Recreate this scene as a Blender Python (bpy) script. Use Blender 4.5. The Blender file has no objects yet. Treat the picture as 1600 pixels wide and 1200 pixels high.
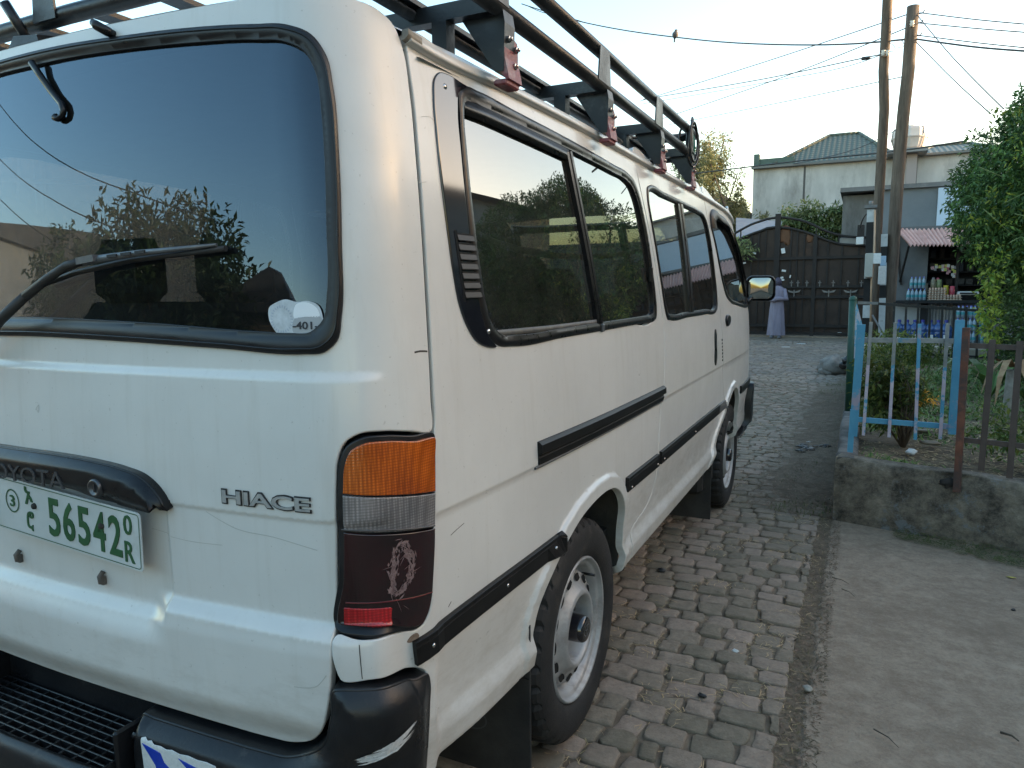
import bpy, math, random
import numpy as np
from mathutils import Vector, Matrix, noise
from mathutils.geometry import delaunay_2d_cdt
R = math.radians
S = bpy.context.scene
COL = S.collection
rnd = random.Random(7)

# ------------------------------------------------------------------ camera
CAM_F, CAM_P = 1124.8, np.array([1.469, -.8631, 1.3143])
YAW, PITCH, ROLL = .4522, -.1306, -.0103
def cam_axes():
    cy, sy, cp, sp = math.cos(YAW), math.sin(YAW), math.cos(PITCH), math.sin(PITCH)
    f = np.array([-sy*cp, cy*cp, sp]); r = np.array([cy, sy, 0.]); u = np.cross(r, f)
    cr, sr = math.cos(ROLL), math.sin(ROLL)
    return cr*r+sr*u, -sr*r+cr*u, f
RX, UX, FX = cam_axes()
def at(px, py, Y):
    """world point at distance y = Y seen at photo pixel (px, py) of 1600x1200"""
    d = FX+(px-800)/CAM_F*RX-(py-600)/CAM_F*UX
    return CAM_P+d*((Y-CAM_P[1])/d[1])
def atx(px, py, X):
    d = FX+(px-800)/CAM_F*RX-(py-600)/CAM_F*UX
    return CAM_P+d*((X-CAM_P[0])/d[0])
cam_d = bpy.data.cameras.new('camera'); cam = bpy.data.objects.new('camera', cam_d); COL.objects.link(cam)
cam_d.sensor_width = 36; cam_d.lens = CAM_F/1600*36; cam_d.clip_start = .05; cam_d.clip_end = 2000
cam.matrix_world = Matrix(((RX[0], UX[0], -FX[0], CAM_P[0]), (RX[1], UX[1], -FX[1], CAM_P[1]), (RX[2], UX[2], -FX[2], CAM_P[2]), (0, 0, 0, 1)))
S.camera = cam

# ------------------------------------------------------------------ materials
def newmat(name):
    m = bpy.data.materials.new(name); m.use_nodes = True; nt = m.node_tree
    return m, nt, nt.nodes, nt.links, nt.nodes['Principled BSDF']
def pm(name, c1, c2=None, scale=5., rough=.6, metal=0., bump=0., bscale=40., coat=0., c3=None, s3=1.5, thr=(.45, .6), island=0., rvar=0., spec=.5, stretch=None, detail=6., nr=.65, rp=(.32, .68)):
    """procedural principled material: c1..c2 mottled by noise, patches of c3, bump, variation per loose piece"""
    m, nt, N, L, b = newmat(name)
    tc = N.new('ShaderNodeTexCoord'); vec = tc.outputs['Object']
    if stretch:
        mp = N.new('ShaderNodeMapping'); mp.inputs['Scale'].default_value = stretch; L.new(vec, mp.inputs[0]); vec = mp.outputs[0]
    col = None
    if c2 is not None:
        nz = N.new('ShaderNodeTexNoise'); nz.inputs['Scale'].default_value = scale; nz.inputs['Detail'].default_value = detail; nz.inputs['Roughness'].default_value = nr
        L.new(vec, nz.inputs[0])
        cr = N.new('ShaderNodeValToRGB'); cr.color_ramp.elements[0].position = rp[0]; cr.color_ramp.elements[1].position = rp[1]
        cr.color_ramp.elements[0].color = (*c1, 1); cr.color_ramp.elements[1].color = (*c2, 1)
        L.new(nz.outputs[0], cr.inputs[0]); col = cr.outputs[0]
        if rvar:
            mr = N.new('ShaderNodeMapRange'); mr.inputs[3].default_value = max(.02, rough-rvar); mr.inputs[4].default_value = rough+rvar; mr.inputs[1].default_value = .3; mr.inputs[2].default_value = .7
            L.new(nz.outputs[0], mr.inputs[0]); L.new(mr.outputs[0], b.inputs['Roughness'])
    if c3 is not None:
        n3 = N.new('ShaderNodeTexNoise'); n3.inputs['Scale'].default_value = s3; n3.inputs['Detail'].default_value = 8; n3.inputs['Roughness'].default_value = max(.7, nr)
        L.new(vec, n3.inputs[0])
        r3 = N.new('ShaderNodeValToRGB'); r3.color_ramp.elements[0].position = thr[0]; r3.color_ramp.elements[1].position = thr[1]
        L.new(n3.outputs[0], r3.inputs[0])
        mx = N.new('ShaderNodeMixRGB'); L.new(r3.outputs[0], mx.inputs[0])
        if col: L.new(col, mx.inputs[1])
        else: mx.inputs[1].default_value = (*c1, 1)
        mx.inputs[2].default_value = (*c3, 1); col = mx.outputs[0]
    if island:
        g = N.new('ShaderNodeNewGeometry'); mr = N.new('ShaderNodeMapRange'); mr.inputs[3].default_value = 1-island; mr.inputs[4].default_value = 1+island
        L.new(g.outputs['Random Per Island'], mr.inputs[0])
        hs = N.new('ShaderNodeHueSaturation'); L.new(mr.outputs[0], hs.inputs['Value'])
        mr2 = N.new('ShaderNodeMapRange'); mr2.inputs[3].default_value = .5+.04*island; mr2.inputs[4].default_value = .5-.06*island
        L.new(g.outputs['Random Per Island'], mr2.inputs[0]); L.new(mr2.outputs[0], hs.inputs['Hue'])
        if col: L.new(col, hs.inputs['Color'])
        else: hs.inputs['Color'].default_value = (*c1, 1)
        col = hs.outputs[0]
    if col: L.new(col, b.inputs['Base Color'])
    else: b.inputs['Base Color'].default_value = (*c1, 1)
    if not (rvar and c2 is not None): b.inputs['Roughness'].default_value = rough
    b.inputs['Metallic'].default_value = metal; b.inputs['Coat Weight'].default_value = coat; b.inputs['Coat Roughness'].default_value = .08
    b.inputs['Specular IOR Level'].default_value = spec
    if bump:
        nb = N.new('ShaderNodeTexNoise'); nb.inputs['Scale'].default_value = bscale; nb.inputs['Detail'].default_value = 8; nb.inputs['Roughness'].default_value = .7
        L.new(vec, nb.inputs[0]); bp = N.new('ShaderNodeBump'); bp.inputs['Strength'].default_value = .9; bp.inputs['Distance'].default_value = bump
        L.new(nb.outputs[0], bp.inputs['Height']); L.new(bp.outputs[0], b.inputs['Normal'])
    return m

# ------------------------------------------------------------------ tagging
def tag(o, label=None, cat=None, group=None, kind=None):
    if label: o['label'] = label
    if cat: o['category'] = cat
    if group: o['group'] = group
    if kind: o['kind'] = kind
    return o
def thing(name, label, cat, loc=(0, 0, 0), group=None):
    o = bpy.data.objects.new(name, None); COL.objects.link(o); o.location = loc; o.empty_display_size = .1
    return tag(o, label, cat, group)
def link(name, me, mats, parent=None, smooth=None):
    o = bpy.data.objects.new(name, me); COL.objects.link(o)
    for m in (mats if isinstance(mats, (list, tuple)) else [mats]): me.materials.append(m)
    if parent is not None:
        o.parent = parent
        l = parent.location; p = parent
        off = Vector((0, 0, 0))
        while p is not None: off += p.location; p = p.parent
        o.location = -off
    return o
def dup(root, loc, label=None):
    def cp(o, par):
        c = o.copy(); COL.objects.link(c)
        if par is not None: c.parent = par
        for ch in o.children: cp(ch, c)
        return c
    r = cp(root, root.parent); r.location = loc
    if label: r['label'] = label
    return r

# ------------------------------------------------------------------ mesh builder
def basis(d):
    d = np.asarray(d, float); d = d/np.linalg.norm(d)
    h = np.array([0, 0, 1.]) if abs(d[2]) < .9 else np.array([1., 0, 0])
    u = np.cross(h, d); u /= np.linalg.norm(u); v = np.cross(d, u)
    return u, v, d
class MB:
    def __init__(s): s.v = []; s.f = []; s.m = []; s.sm = []
    def add(s, vs, fs, m=0, smooth=False):
        o = len(s.v); s.v.extend([tuple(map(float, p)) for p in vs]); s.f.extend([tuple(i+o for i in f) for f in fs]); s.m.extend([m]*len(fs)); s.sm.extend([smooth]*len(fs)); return s
    def box(s, c, d, rot=None, m=0, bev=0.):
        x, y, z = [q/2 for q in d]; b = min(bev, x*.9, y*.9, z*.9)
        if b <= 0:
            vs = [(i*x, j*y, k*z) for i in (-1, 1) for j in (-1, 1) for k in (-1, 1)]
            fs = [(0, 1, 3, 2), (4, 6, 7, 5), (0, 4, 5, 1), (2, 3, 7, 6), (0, 2, 6, 4), (1, 5, 7, 3)]
        else:
            vs = []; 
            for k, (zz, ins) in enumerate(((-z, b), (-z+b, 0), (z-b, 0), (z, b))):
                X, Y = x-ins, y-ins; q = b if ins == 0 else b*.5
                vs += [(-X+q, -Y, zz), (X-q, -Y, zz), (X, -Y+q, zz), (X, Y-q, zz), (X-q, Y, zz), (-X+q, Y, zz), (-X, Y-q, zz), (-X, -Y+q, zz)]
            fs = [tuple(reversed(range(8))), tuple(range(24, 32))]
            for k in range(3):
                for i in range(8): fs.append((k*8+i, k*8+(i+1) % 8, k*8+8+(i+1) % 8, k*8+8+i))
        if rot is not None: vs = [tuple(rot @ Vector(p)) for p in vs]
        return s.add([(p[0]+c[0], p[1]+c[1], p[2]+c[2]) for p in vs], fs, m)
    def tube(s, pts, r, n=8, m=0, caps=True, smooth=True):
        pts = [np.asarray(p, float) for p in pts]; k = len(pts); rr = r if hasattr(r, '__len__') else [r]*k
        vs = []; u0 = None
        for i, p in enumerate(pts):
            d = pts[min(i+1, k-1)]-pts[max(i-1, 0)]; d /= np.linalg.norm(d)+1e-12
            if u0 is None: u0 = basis(d)[0]
            u = u0-d*(u0@d); u /= np.linalg.norm(u)+1e-12; v = np.cross(d, u); u0 = u
            for j in range(n):
                t = 2*math.pi*j/n; vs.append(p+rr[i]*(math.cos(t)*u+math.sin(t)*v))
        fs = [(i*n+j, i*n+(j+1) % n, (i+1)*n+(j+1) % n, (i+1)*n+j) for i in range(k-1) for j in range(n)]
        s.add(vs, fs, m, smooth)
        if caps:
            o = len(s.v)-k*n; s.f += [tuple(o+j for j in reversed(range(n))), tuple(o+(k-1)*n+j for j in range(n))]; s.m += [m, m]; s.sm += [False, False]
        return s
    def bar(s, a, b, w, h=None, m=0, up=(0, 0, 1)):
        a = np.asarray(a, float); b = np.asarray(b, float); d = b-a; d /= np.linalg.norm(d); h = h or w
        up = np.asarray(up, float)
        if abs(d@up) > .95: up = np.array([0, 1., 0])
        u = np.cross(d, up); u /= np.linalg.norm(u); v = np.cross(u, d)
        vs = [p+i*w/2*u+j*h/2*v for p in (a, b) for i, j in ((-1, -1), (1, -1), (1, 1), (-1, 1))]
        return s.add(vs, [(3, 2, 1, 0), (4, 5, 6, 7), (0, 1, 5, 4), (1, 2, 6, 5), (2, 3, 7, 6), (3, 0, 4, 7)], m)
    def lathe(s, prof, c, axis, n=48, m=0, smooth=True, mod=None):
        u, v, d = basis(axis); c = np.asarray(c, float); k = len(prof); vs = []
        for i, (r, h) in enumerate(prof):
            for j in range(n):
                t = 2*math.pi*j/n; q = r if mod is None else r+mod(i, j)
                vs.append(c+d*h+q*(math.cos(t)*u+math.sin(t)*v))
        return s.add(vs, [(i*n+j, i*n+(j+1) % n, (i+1)*n+(j+1) % n, (i+1)*n+j) for i in range(k-1) for j in range(n)], m, smooth)
    def prism(s, poly, o, u, v, t, m=0):
        """poly (2D) in plane o+u*x+v*y, extruded by vector t"""
        o, u, v, t = [np.asarray(q, float) for q in (o, u, v, t)]; n = len(poly)
        a = [o+u*x+v*y for x, y in poly]; b = [p+t for p in a]
        fs = [tuple(range(n)), tuple(reversed(range(n, 2*n)))]+[(i, n+i, n+(i+1) % n, (i+1) % n) for i in range(n)]
        return s.add(a+b, fs, m)
    def blob(s, c, r, seed=0, amp=.25, nu=14, nv=10, m=0, flat=1.):
        vs = []
        for i in range(nv+1):
            th = math.pi*i/nv
            for j in range(nu):
                ph = 2*math.pi*j/nu; d = Vector((math.sin(th)*math.cos(ph), math.sin(th)*math.sin(ph), math.cos(th)))
                q = 1+amp*noise.noise(d*1.7+Vector((seed*3.1, seed, 0)))+amp*.5*noise.noise(d*4+Vector((seed, 0, seed)))
                vs.append((c[0]+d.x*r[0]*q, c[1]+d.y*r[1]*q, c[2]+d.z*r[2]*q*flat))
        return s.add(vs, [(i*nu+j, (i+1)*nu+j, (i+1)*nu+(j+1) % nu, i*nu+(j+1) % nu) for i in range(nv) for j in range(nu)], m, True)
    def mesh(s, name):
        me = bpy.data.meshes.new(name); me.from_pydata(s.v, [], s.f)
        me.polygons.foreach_set('material_index', s.m); me.polygons.foreach_set('use_smooth', s.sm); me.update(); return me
    def build(s, name, mats, parent=None): return link(name, s.mesh(name), mats, parent)

def text_mesh(body, size=1., extrude=.0, res=3, shear=0., weight=0.):
    cu = bpy.data.curves.new('t', 'FONT'); cu.body = body; cu.size = size; cu.extrude = extrude; cu.resolution_u = res; cu.align_x = 'CENTER'; cu.align_y = 'CENTER'; cu.shear = shear; cu.offset = weight
    o = bpy.data.objects.new('t', cu); COL.objects.link(o)
    dg = bpy.context.evaluated_depsgraph_get(); me = bpy.data.meshes.new_from_object(o.evaluated_get(dg))
    v = np.array([tuple(p.co) for p in me.vertices]); f = [tuple(p.vertices) for p in me.polygons]
    bpy.data.objects.remove(o); bpy.data.curves.remove(cu); bpy.data.meshes.remove(me)
    return v, f
def fit_text(body, w, h, ext, weight=0., shear=0.):
    v, f = text_mesh(body, 1., 1., weight=weight, shear=shear)
    lo, hi = v[:, :2].min(0), v[:, :2].max(0)
    v = v.copy(); v[:, 0] = (v[:, 0]-(lo[0]+hi[0])/2)*w/(hi[0]-lo[0]); v[:, 1] = (v[:, 1]-(lo[1]+hi[1])/2)*h/(hi[1]-lo[1]); v[:, 2] = (v[:, 2]/2+.5)*ext
    return v, f
# ------------------------------------------------------------------ van body surface: parameters a (round the plan outline) and z
def sst(a, b, t):
    t = np.clip((np.asarray(t, float)-a)/(b-a), 0, 1); return t*t*(3-2*t)
def hermite(xs, ys):
    xs = np.array(xs); ys = np.array(ys); m = np.gradient(ys, xs)
    for i in range(1, len(xs)-1): m[i] = (ys[i+1]-ys[i-1])/(xs[i+1]-xs[i-1])
    m[0] = (ys[1]-ys[0])/(xs[1]-xs[0]); m[-1] = (ys[-1]-ys[-2])/(xs[-1]-xs[-2])
    def f(x):
        x = np.asarray(x, float); i = np.clip(np.searchsorted(xs, x)-1, 0, len(xs)-2); h = xs[i+1]-xs[i]; t = (x-xs[i])/h; tc = np.clip(t, 0, 1)
        r = (2*tc**3-3*tc*tc+1)*ys[i]+(tc**3-2*tc*tc+tc)*h*m[i]+(-2*tc**3+3*tc*tc)*ys[i+1]+(tc**3-tc*tc)*h*m[i+1]
        return r+np.where(t > 1, (t-1)*h*m[-1], 0)+np.where(t < 0, t*h*m[0], 0)
    return f
Wf = hermite([.40, .55, .75, .93, 1.15, 1.35, 1.55, 1.75, 1.80], [.832, .842, .845, .843, .831, .812, .787, .757, .745])
ryf = hermite([.45, .70, 1.0, 1.2, 1.5, 1.75], [.0, -.012, -.014, -.004, .022, .048])
DA = .002
def _plan():
    T = [(0., 0.)]; x = y = a = 0.; yf = None; s_ = lambda p, q, t: float(sst(p, q, t))
    while x > -.02:
        if a < .64: ph = .11*a/.64
        elif a < .865: ph = .11+1.39*s_(.625, .88, a)*.6+1.39*.4*(a-.64)/.225
        else: ph = 1.50+(math.pi/2-1.50)*min(1, (a-.865)/1.0)
        if y > 3.55: ph = math.pi/2+.10*min(1, (y-3.55)/.45)
        if y > 4.0 or yf is not None:
            if yf is None: yf = a
            ph = math.pi/2+.10+(math.pi/2-.18)*s_(0, .42, a-yf)+.08*min(1, max(0, (a-yf-.42)/.6))
        x += math.cos(ph)*DA; y += math.sin(ph)*DA; a += DA; T.append((x, y))
    return np.array(T)
PT = _plan(); XM = PT[:, 0].max(); AEND = (len(PT)-1)*DA; AG = np.arange(len(PT))*DA
AS = .684
ARCH_R = [(.560, .428), (.562, .50), (.580, .555), (.618, .612), (.688, .676), (.750, .708), (.815, .732), (.885, .746), (.955, .753), (1.03, .752), (1.095, .738), (1.150, .704), (1.188, .650), (1.205, .58), (1.208, .50), (1.206, .428)]
ARCH_F = [(2.60, .417), (2.70, .465), (2.80, .545), (2.90, .615), (2.97, .662), (3.05, .705), (3.15, .742), (3.26, .757), (3.35, .732), (3.41, .66), (3.44, .56), (3.45, .49), (3.45, .428)]
def dist_open(y, z, L):
    L = np.array(L); A = L[:-1]; D = L[1:]-A; q = np.stack([y, z], -1)[..., None, :]
    t = np.clip(((q-A)*D).sum(-1)/((D**2).sum(-1)), 0, 1); return np.sqrt(((q-A-t[..., None]*D)**2).sum(-1)).min(-1)
def base(a, z):
    a = np.asarray(a, float); z = np.asarray(z, float); s = np.sign(a)+(a == 0); q = np.abs(a)
    px = np.interp(q, AG, PT[:, 0]); py = np.interp(q, AG, PT[:, 1])
    w = 1-sst(.25, 1.0, py); fl = sst(3.0, 4.3, py)*(np.maximum(0, z-1.15)*.75)
    return np.stack(np.broadcast_arrays(s*px*Wf(z)/XM, py+ryf(z)*w-fl, z), -1)
def disp(a, z):
    s = np.abs(np.asarray(a, float)); z = np.asarray(z, float); x = s
    k = 1-sst(.74, .80, s); d = .007*(1-sst(1.168, 1.186, z))*k
    inr = 1-sst(.338, .352, x)
    fu = sst(.715, .745, z); d = d-(.013*inr*(1-sst(.935, .95, z))*k+.004*(1-inr)*(1-sst(.935, .945, z))*k)*fu
    i2 = 1-sst(.29, .358, x)
    d = d+(.024*(1-sst(.742, .772, z))*(1-i2)+.024*(1-sst(.675, .735, z))*i2)*k
    d = d-.022*(1-sst(.53, .607, z))*k
    k = sst(.86, .89, s); y = np.interp(s, AG, PT[:, 1]); fr = 1-sst(3.9, 4.1, y)
    d = d-.0040*(1-sst(.912, .926, z))*k*fr
    ks = sst(.10, .35, y)*(1-sst(3.3, 3.6, y))
    d = d-.013*(1-sst(.56, .688, z))*k*fr+.018*(1-sst(.488, .528, z))*k*(.25+.75*ks)-.030*(1-sst(.420, .452, z))*k
    yb, zb = np.broadcast_arrays(y, z)
    for L, y0, y1 in ((ARCH_R, .46, 1.31), (ARCH_F, 2.5, 3.56)):
        mk = (yb > y0) & (yb < y1) & (zb > .38) & (zb < .86)
        if mk.any():
            d = np.array(np.broadcast_to(d, yb.shape)); q = dist_open(yb[mk], zb[mk], L)
            d[mk] += .013*(1-sst(.034, .047, q))*sst(.42, .52, zb[mk])*np.broadcast_to(k, yb.shape)[mk]
    return d
def _nrm(a, z, fn):
    h = .0012; u = fn(a+h, z)-fn(a-h, z); v = fn(a, z+h)-fn(a, z-h); n = np.cross(u, v)
    return n/np.linalg.norm(n, axis=-1, keepdims=True)
def G(a, z): return base(a, z)+_nrm(a, z, base)*disp(a, z)[..., None]
def GN(a, z): return _nrm(np.asarray(a, float), np.asarray(z, float), G)

def resample(loop, step, closed=True, smooth=True):
    P = np.array(loop, float); n = len(P); out = []
    rng = range(n if closed else n-1)
    for i in rng:
        p1, p2 = P[i], P[(i+1) % n]
        p0 = P[i-1] if (closed or i > 0) else p1; p3 = P[(i+2) % n] if (closed or i+2 < n) else p2
        L = np.linalg.norm(p2-p1)
        if L < 1e-9: continue
        k = max(1, int(round(L/step)))
        # centripetal-ish tangents limited by the segment length
        def tan(pa, pb, pc):
            l1 = np.linalg.norm(pb-pa)+1e-9; l2 = np.linalg.norm(pc-pb)+1e-9; return ((pb-pa)/l1*l2+(pc-pb)/l2*l1)/(l1+l2)
        m1, m2 = tan(p0, p1, p2)*L, tan(p1, p2, p3)*L
        for j in range(k):
            t = j/k
            out.append(p1+(p2-p1)*t if not smooth else (2*t**3-3*t*t+1)*p1+(t**3-2*t*t+t)*m1+(-2*t**3+3*t*t)*p2+(t**3-t*t)*m2)
    if not closed: out.append(P[-1])
    return np.array(out)
def area2(P): return .5*np.sum(P[:, 0]*np.roll(P[:, 1], -1)-np.roll(P[:, 0], -1)*P[:, 1])
def inset(P, d):
    """move closed CCW loop inwards (to its left) by d"""
    t = np.roll(P, -1, 0)-np.roll(P, 1, 0); t /= np.linalg.norm(t, axis=1, keepdims=True)+1e-12
    return P+np.stack([-t[:, 1], t[:, 0]], 1)*d
def inpoly(Q, P):
    x, y = Q[:, 0], Q[:, 1]; c = np.zeros(len(Q), bool); j = len(P)-1
    for i in range(len(P)):
        xi, yi = P[i]; xj, yj = P[j]
        if yi != yj:
            c ^= ((yi > y) != (yj > y)) & (x < (xj-xi)*(y-yi)/(yj-yi)+xi)
        j = i
    return c
def dist_loop(Q, P, chunk=4000):
    A = P; B = np.roll(P, -1, 0); D = B-A; L2 = (D**2).sum(1)+1e-15; out = np.empty(len(Q))
    for s in range(0, len(Q), chunk):
        q = Q[s:s+chunk, None, :]; t = np.clip(((q-A)*D).sum(-1)/L2, 0, 1)
        out[s:s+chunk] = np.sqrt((((q-A-t[..., None]*D))**2).sum(-1)).min(1)
    return out
def patch(name, outer, mat, parent=None, holes=(), grid=.025, az=(), zz=(), extra=None, step=.008, r=.003, depth=.014, lift=0., smooth=True, mirror=False, liftfn=None, label=None):
    """a skin on the body surface: region 'outer' minus 'holes' in (a,z), rounded returned edges; lift raises it off the body"""
    loops = []
    for k, lp in enumerate([outer]+list(holes)):
        P = resample(lp, step, smooth=smooth) if not isinstance(lp, np.ndarray) else lp
        ccw = area2(P) > 0
        if (k == 0) != ccw: P = P[::-1].copy()
        loops.append(P)
    ins = [inset(P, r) for P in loops]
    O = ins[0]; lo, hi = O.min(0), O.max(0)
    def lines(l, h, g, ex):
        q = set(np.round(np.arange(l, h, g), 4).tolist())
        for (s, e, st) in ex:
            q = {v for v in q if not s-st < v < e+st} | set(np.round(np.arange(s, e+1e-6, st), 4).tolist())
        return np.array(sorted(q))
    X, Y = np.meshgrid(lines(lo[0]+.3*grid, hi[0], grid, az), lines(lo[1]+.3*grid, hi[1], grid, zz))
    X = X+((np.arange(X.shape[0]) % 2)*.002)[:, None]
    Q = np.stack([X.ravel(), Y.ravel()], 1)
    if extra is not None: Q = np.concatenate([Q, extra])
    ok = inpoly(Q, O); Q = Q[ok]
    for P in ins[1:]: Q = Q[~inpoly(Q, P)]
    for P in ins: Q = Q[dist_loop(Q, P) > .0035]
    Q = np.unique(np.round(Q, 5), axis=0)
    pts = [Vector(map(float, p)) for P in ins for p in P]; ed = []; o = 0
    for P in ins: ed += [(o+i, o+(i+1) % len(P)) for i in range(len(P))]; o += len(P)
    nb = o; pts += [Vector(map(float, p)) for p in Q]
    V, _, F, _, _, _ = delaunay_2d_cdt(pts, ed, [], 0, 1e-7)
    V = np.array([tuple(p) for p in V]); F = np.array(F)
    ce = V[F].mean(1); ok = inpoly(ce, O)
    for P in ins[1:]: ok &= ~inpoly(ce, P)
    F = F[ok]
    A2 = np.cross(V[F[:, 1]]-V[F[:, 0]], V[F[:, 2]]-V[F[:, 0]]); F[A2 < 0] = F[A2 < 0][:, ::-1]
    lf = (lambda q: np.full(len(q), float(lift))) if liftfn is None else liftfn
    def LG(a, z): return G(a, z)+GN(a, z)*lf(np.stack(np.broadcast_arrays(a, z), -1).reshape(-1, 2)).reshape(np.shape(a))[..., None]
    pos = LG(V[:, 0], V[:, 1]); nor = GN(V[:, 0], V[:, 1]) if liftfn is None else _nrm(V[:, 0], V[:, 1], LG)
    verts = [pos]; norms = [nor]; faces = F.tolist(); off = len(pos)
    for P0, PI in zip(loops, ins):
        n = len(P0); w = P0-PI; w /= np.linalg.norm(w, axis=1, keepdims=True)+1e-12
        nb_ = GN(PI[:, 0], PI[:, 1]); e = .001
        pb = LG(PI[:, 0], PI[:, 1])
        ta = (G(PI[:, 0]+w[:, 0]*e, PI[:, 1]+w[:, 1]*e)-G(PI[:, 0], PI[:, 1])); ta -= nb_*(ta*nb_).sum(1)[:, None]; ta /= np.linalg.norm(ta, axis=1, keepdims=True)+1e-12
        rings = []
        for t in (0, 30, 60, 90):
            c, s = math.cos(R(t)), math.sin(R(t)); rings.append((pb+ta*(r*s)-nb_*(r*(1-c)), nb_*c+ta*s))
        rings.append((pb+ta*r-nb_*(r+depth), ta))
        for k, (pp, nn) in enumerate(rings): verts.append(pp); norms.append(nn)
        for k in range(len(rings)-1):
            for i in range(n):
                j = (i+1) % n; a0 = off+k*n; b0 = off+(k+1)*n
                faces.append([a0+i, b0+i, b0+j, a0+j])
        off += n*len(rings)
    V3 = np.concatenate(verts); N3 = np.concatenate(norms)
    N3 /= np.linalg.norm(N3, axis=1, keepdims=True)+1e-12
    def mk(V3, N3, faces):
        me = bpy.data.meshes.new(name); me.from_pydata([tuple(map(float, p)) for p in V3], [], [tuple(int(i) for i in f) for f in faces])
        me.polygons.foreach_set('use_smooth', [True]*len(me.polygons)); me.update()
        me.normals_split_custom_set_from_vertices([tuple(map(float, p)) for p in N3]); return me
    if mirror == 'both':
        n = len(V3); V3 = np.concatenate([V3, V3*[-1, 1, 1]]); N3 = np.concatenate([N3, N3*[-1, 1, 1]])
        faces = faces+[[i+n for i in reversed(f)] for f in faces]
    elif mirror:
        V3 = V3*[-1, 1, 1]; N3 = N3*[-1, 1, 1]; faces = [list(reversed(f)) for f in faces]
    o = link(name, mk(V3, N3, faces), mat, parent)
    if label: o['label'] = label
    return o
def sweep(name, path, prof, mat, parent=None, closed=False, step=.01, smooth=True, caps=True, mirror=False, flat=False):
    """sweep a profile [(across, height)] along a path in (a,z) on the body; across > 0 lies to the left of the path"""
    P = resample(path, step, closed, smooth) if not isinstance(path, np.ndarray) else path
    n = len(P)
    if closed: t = np.roll(P, -1, 0)-np.roll(P, 1, 0)
    else: t = np.gradient(P, axis=0)
    t /= np.linalg.norm(t, axis=1, keepdims=True)+1e-12; l = np.stack([-t[:, 1], t[:, 0]], 1)
    vs = []; k = len(prof)
    for (u, h) in prof:
        Q = P+l*u; vs.append(G(Q[:, 0], Q[:, 1])+GN(Q[:, 0], Q[:, 1])*h)
    V = np.stack(vs, 1).reshape(-1, 3)
    if mirror: V = V*[-1, 1, 1]
    b = MB(); fs = []
    for i in range(n if closed else n-1):
        j = (i+1) % n
        for q in range(k-1):
            f = (i*k+q, i*k+q+1, j*k+q+1, j*k+q); fs.append(f if mirror else f[::-1])
    b.add(V, fs, 0, not flat)
    if caps and not closed: b.add(V, [tuple(range(k)), tuple(range((n-1)*k, n*k))][:2], 0, False)
    me = b.mesh(name)
    o = link(name, me, mat, parent); return o
def on_body(v, f, a0, z0, h0, mb, m=0, ax=1., rot=0.):
    """wrap flat mesh v (x right, y up, z out) on the body at (a0,z0)"""
    c, s = math.cos(rot), math.sin(rot); x = v[:, 0]*c-v[:, 1]*s; y = v[:, 0]*s+v[:, 1]*c
    A = a0+ax*x; Z = z0+y; p = G(A, Z)+GN(A, Z)*(h0+v[:, 2])[:, None]
    mb.add(p, [tuple(q) for q in f] if ax > 0 else [tuple(reversed(q)) for q in f], m)
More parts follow.
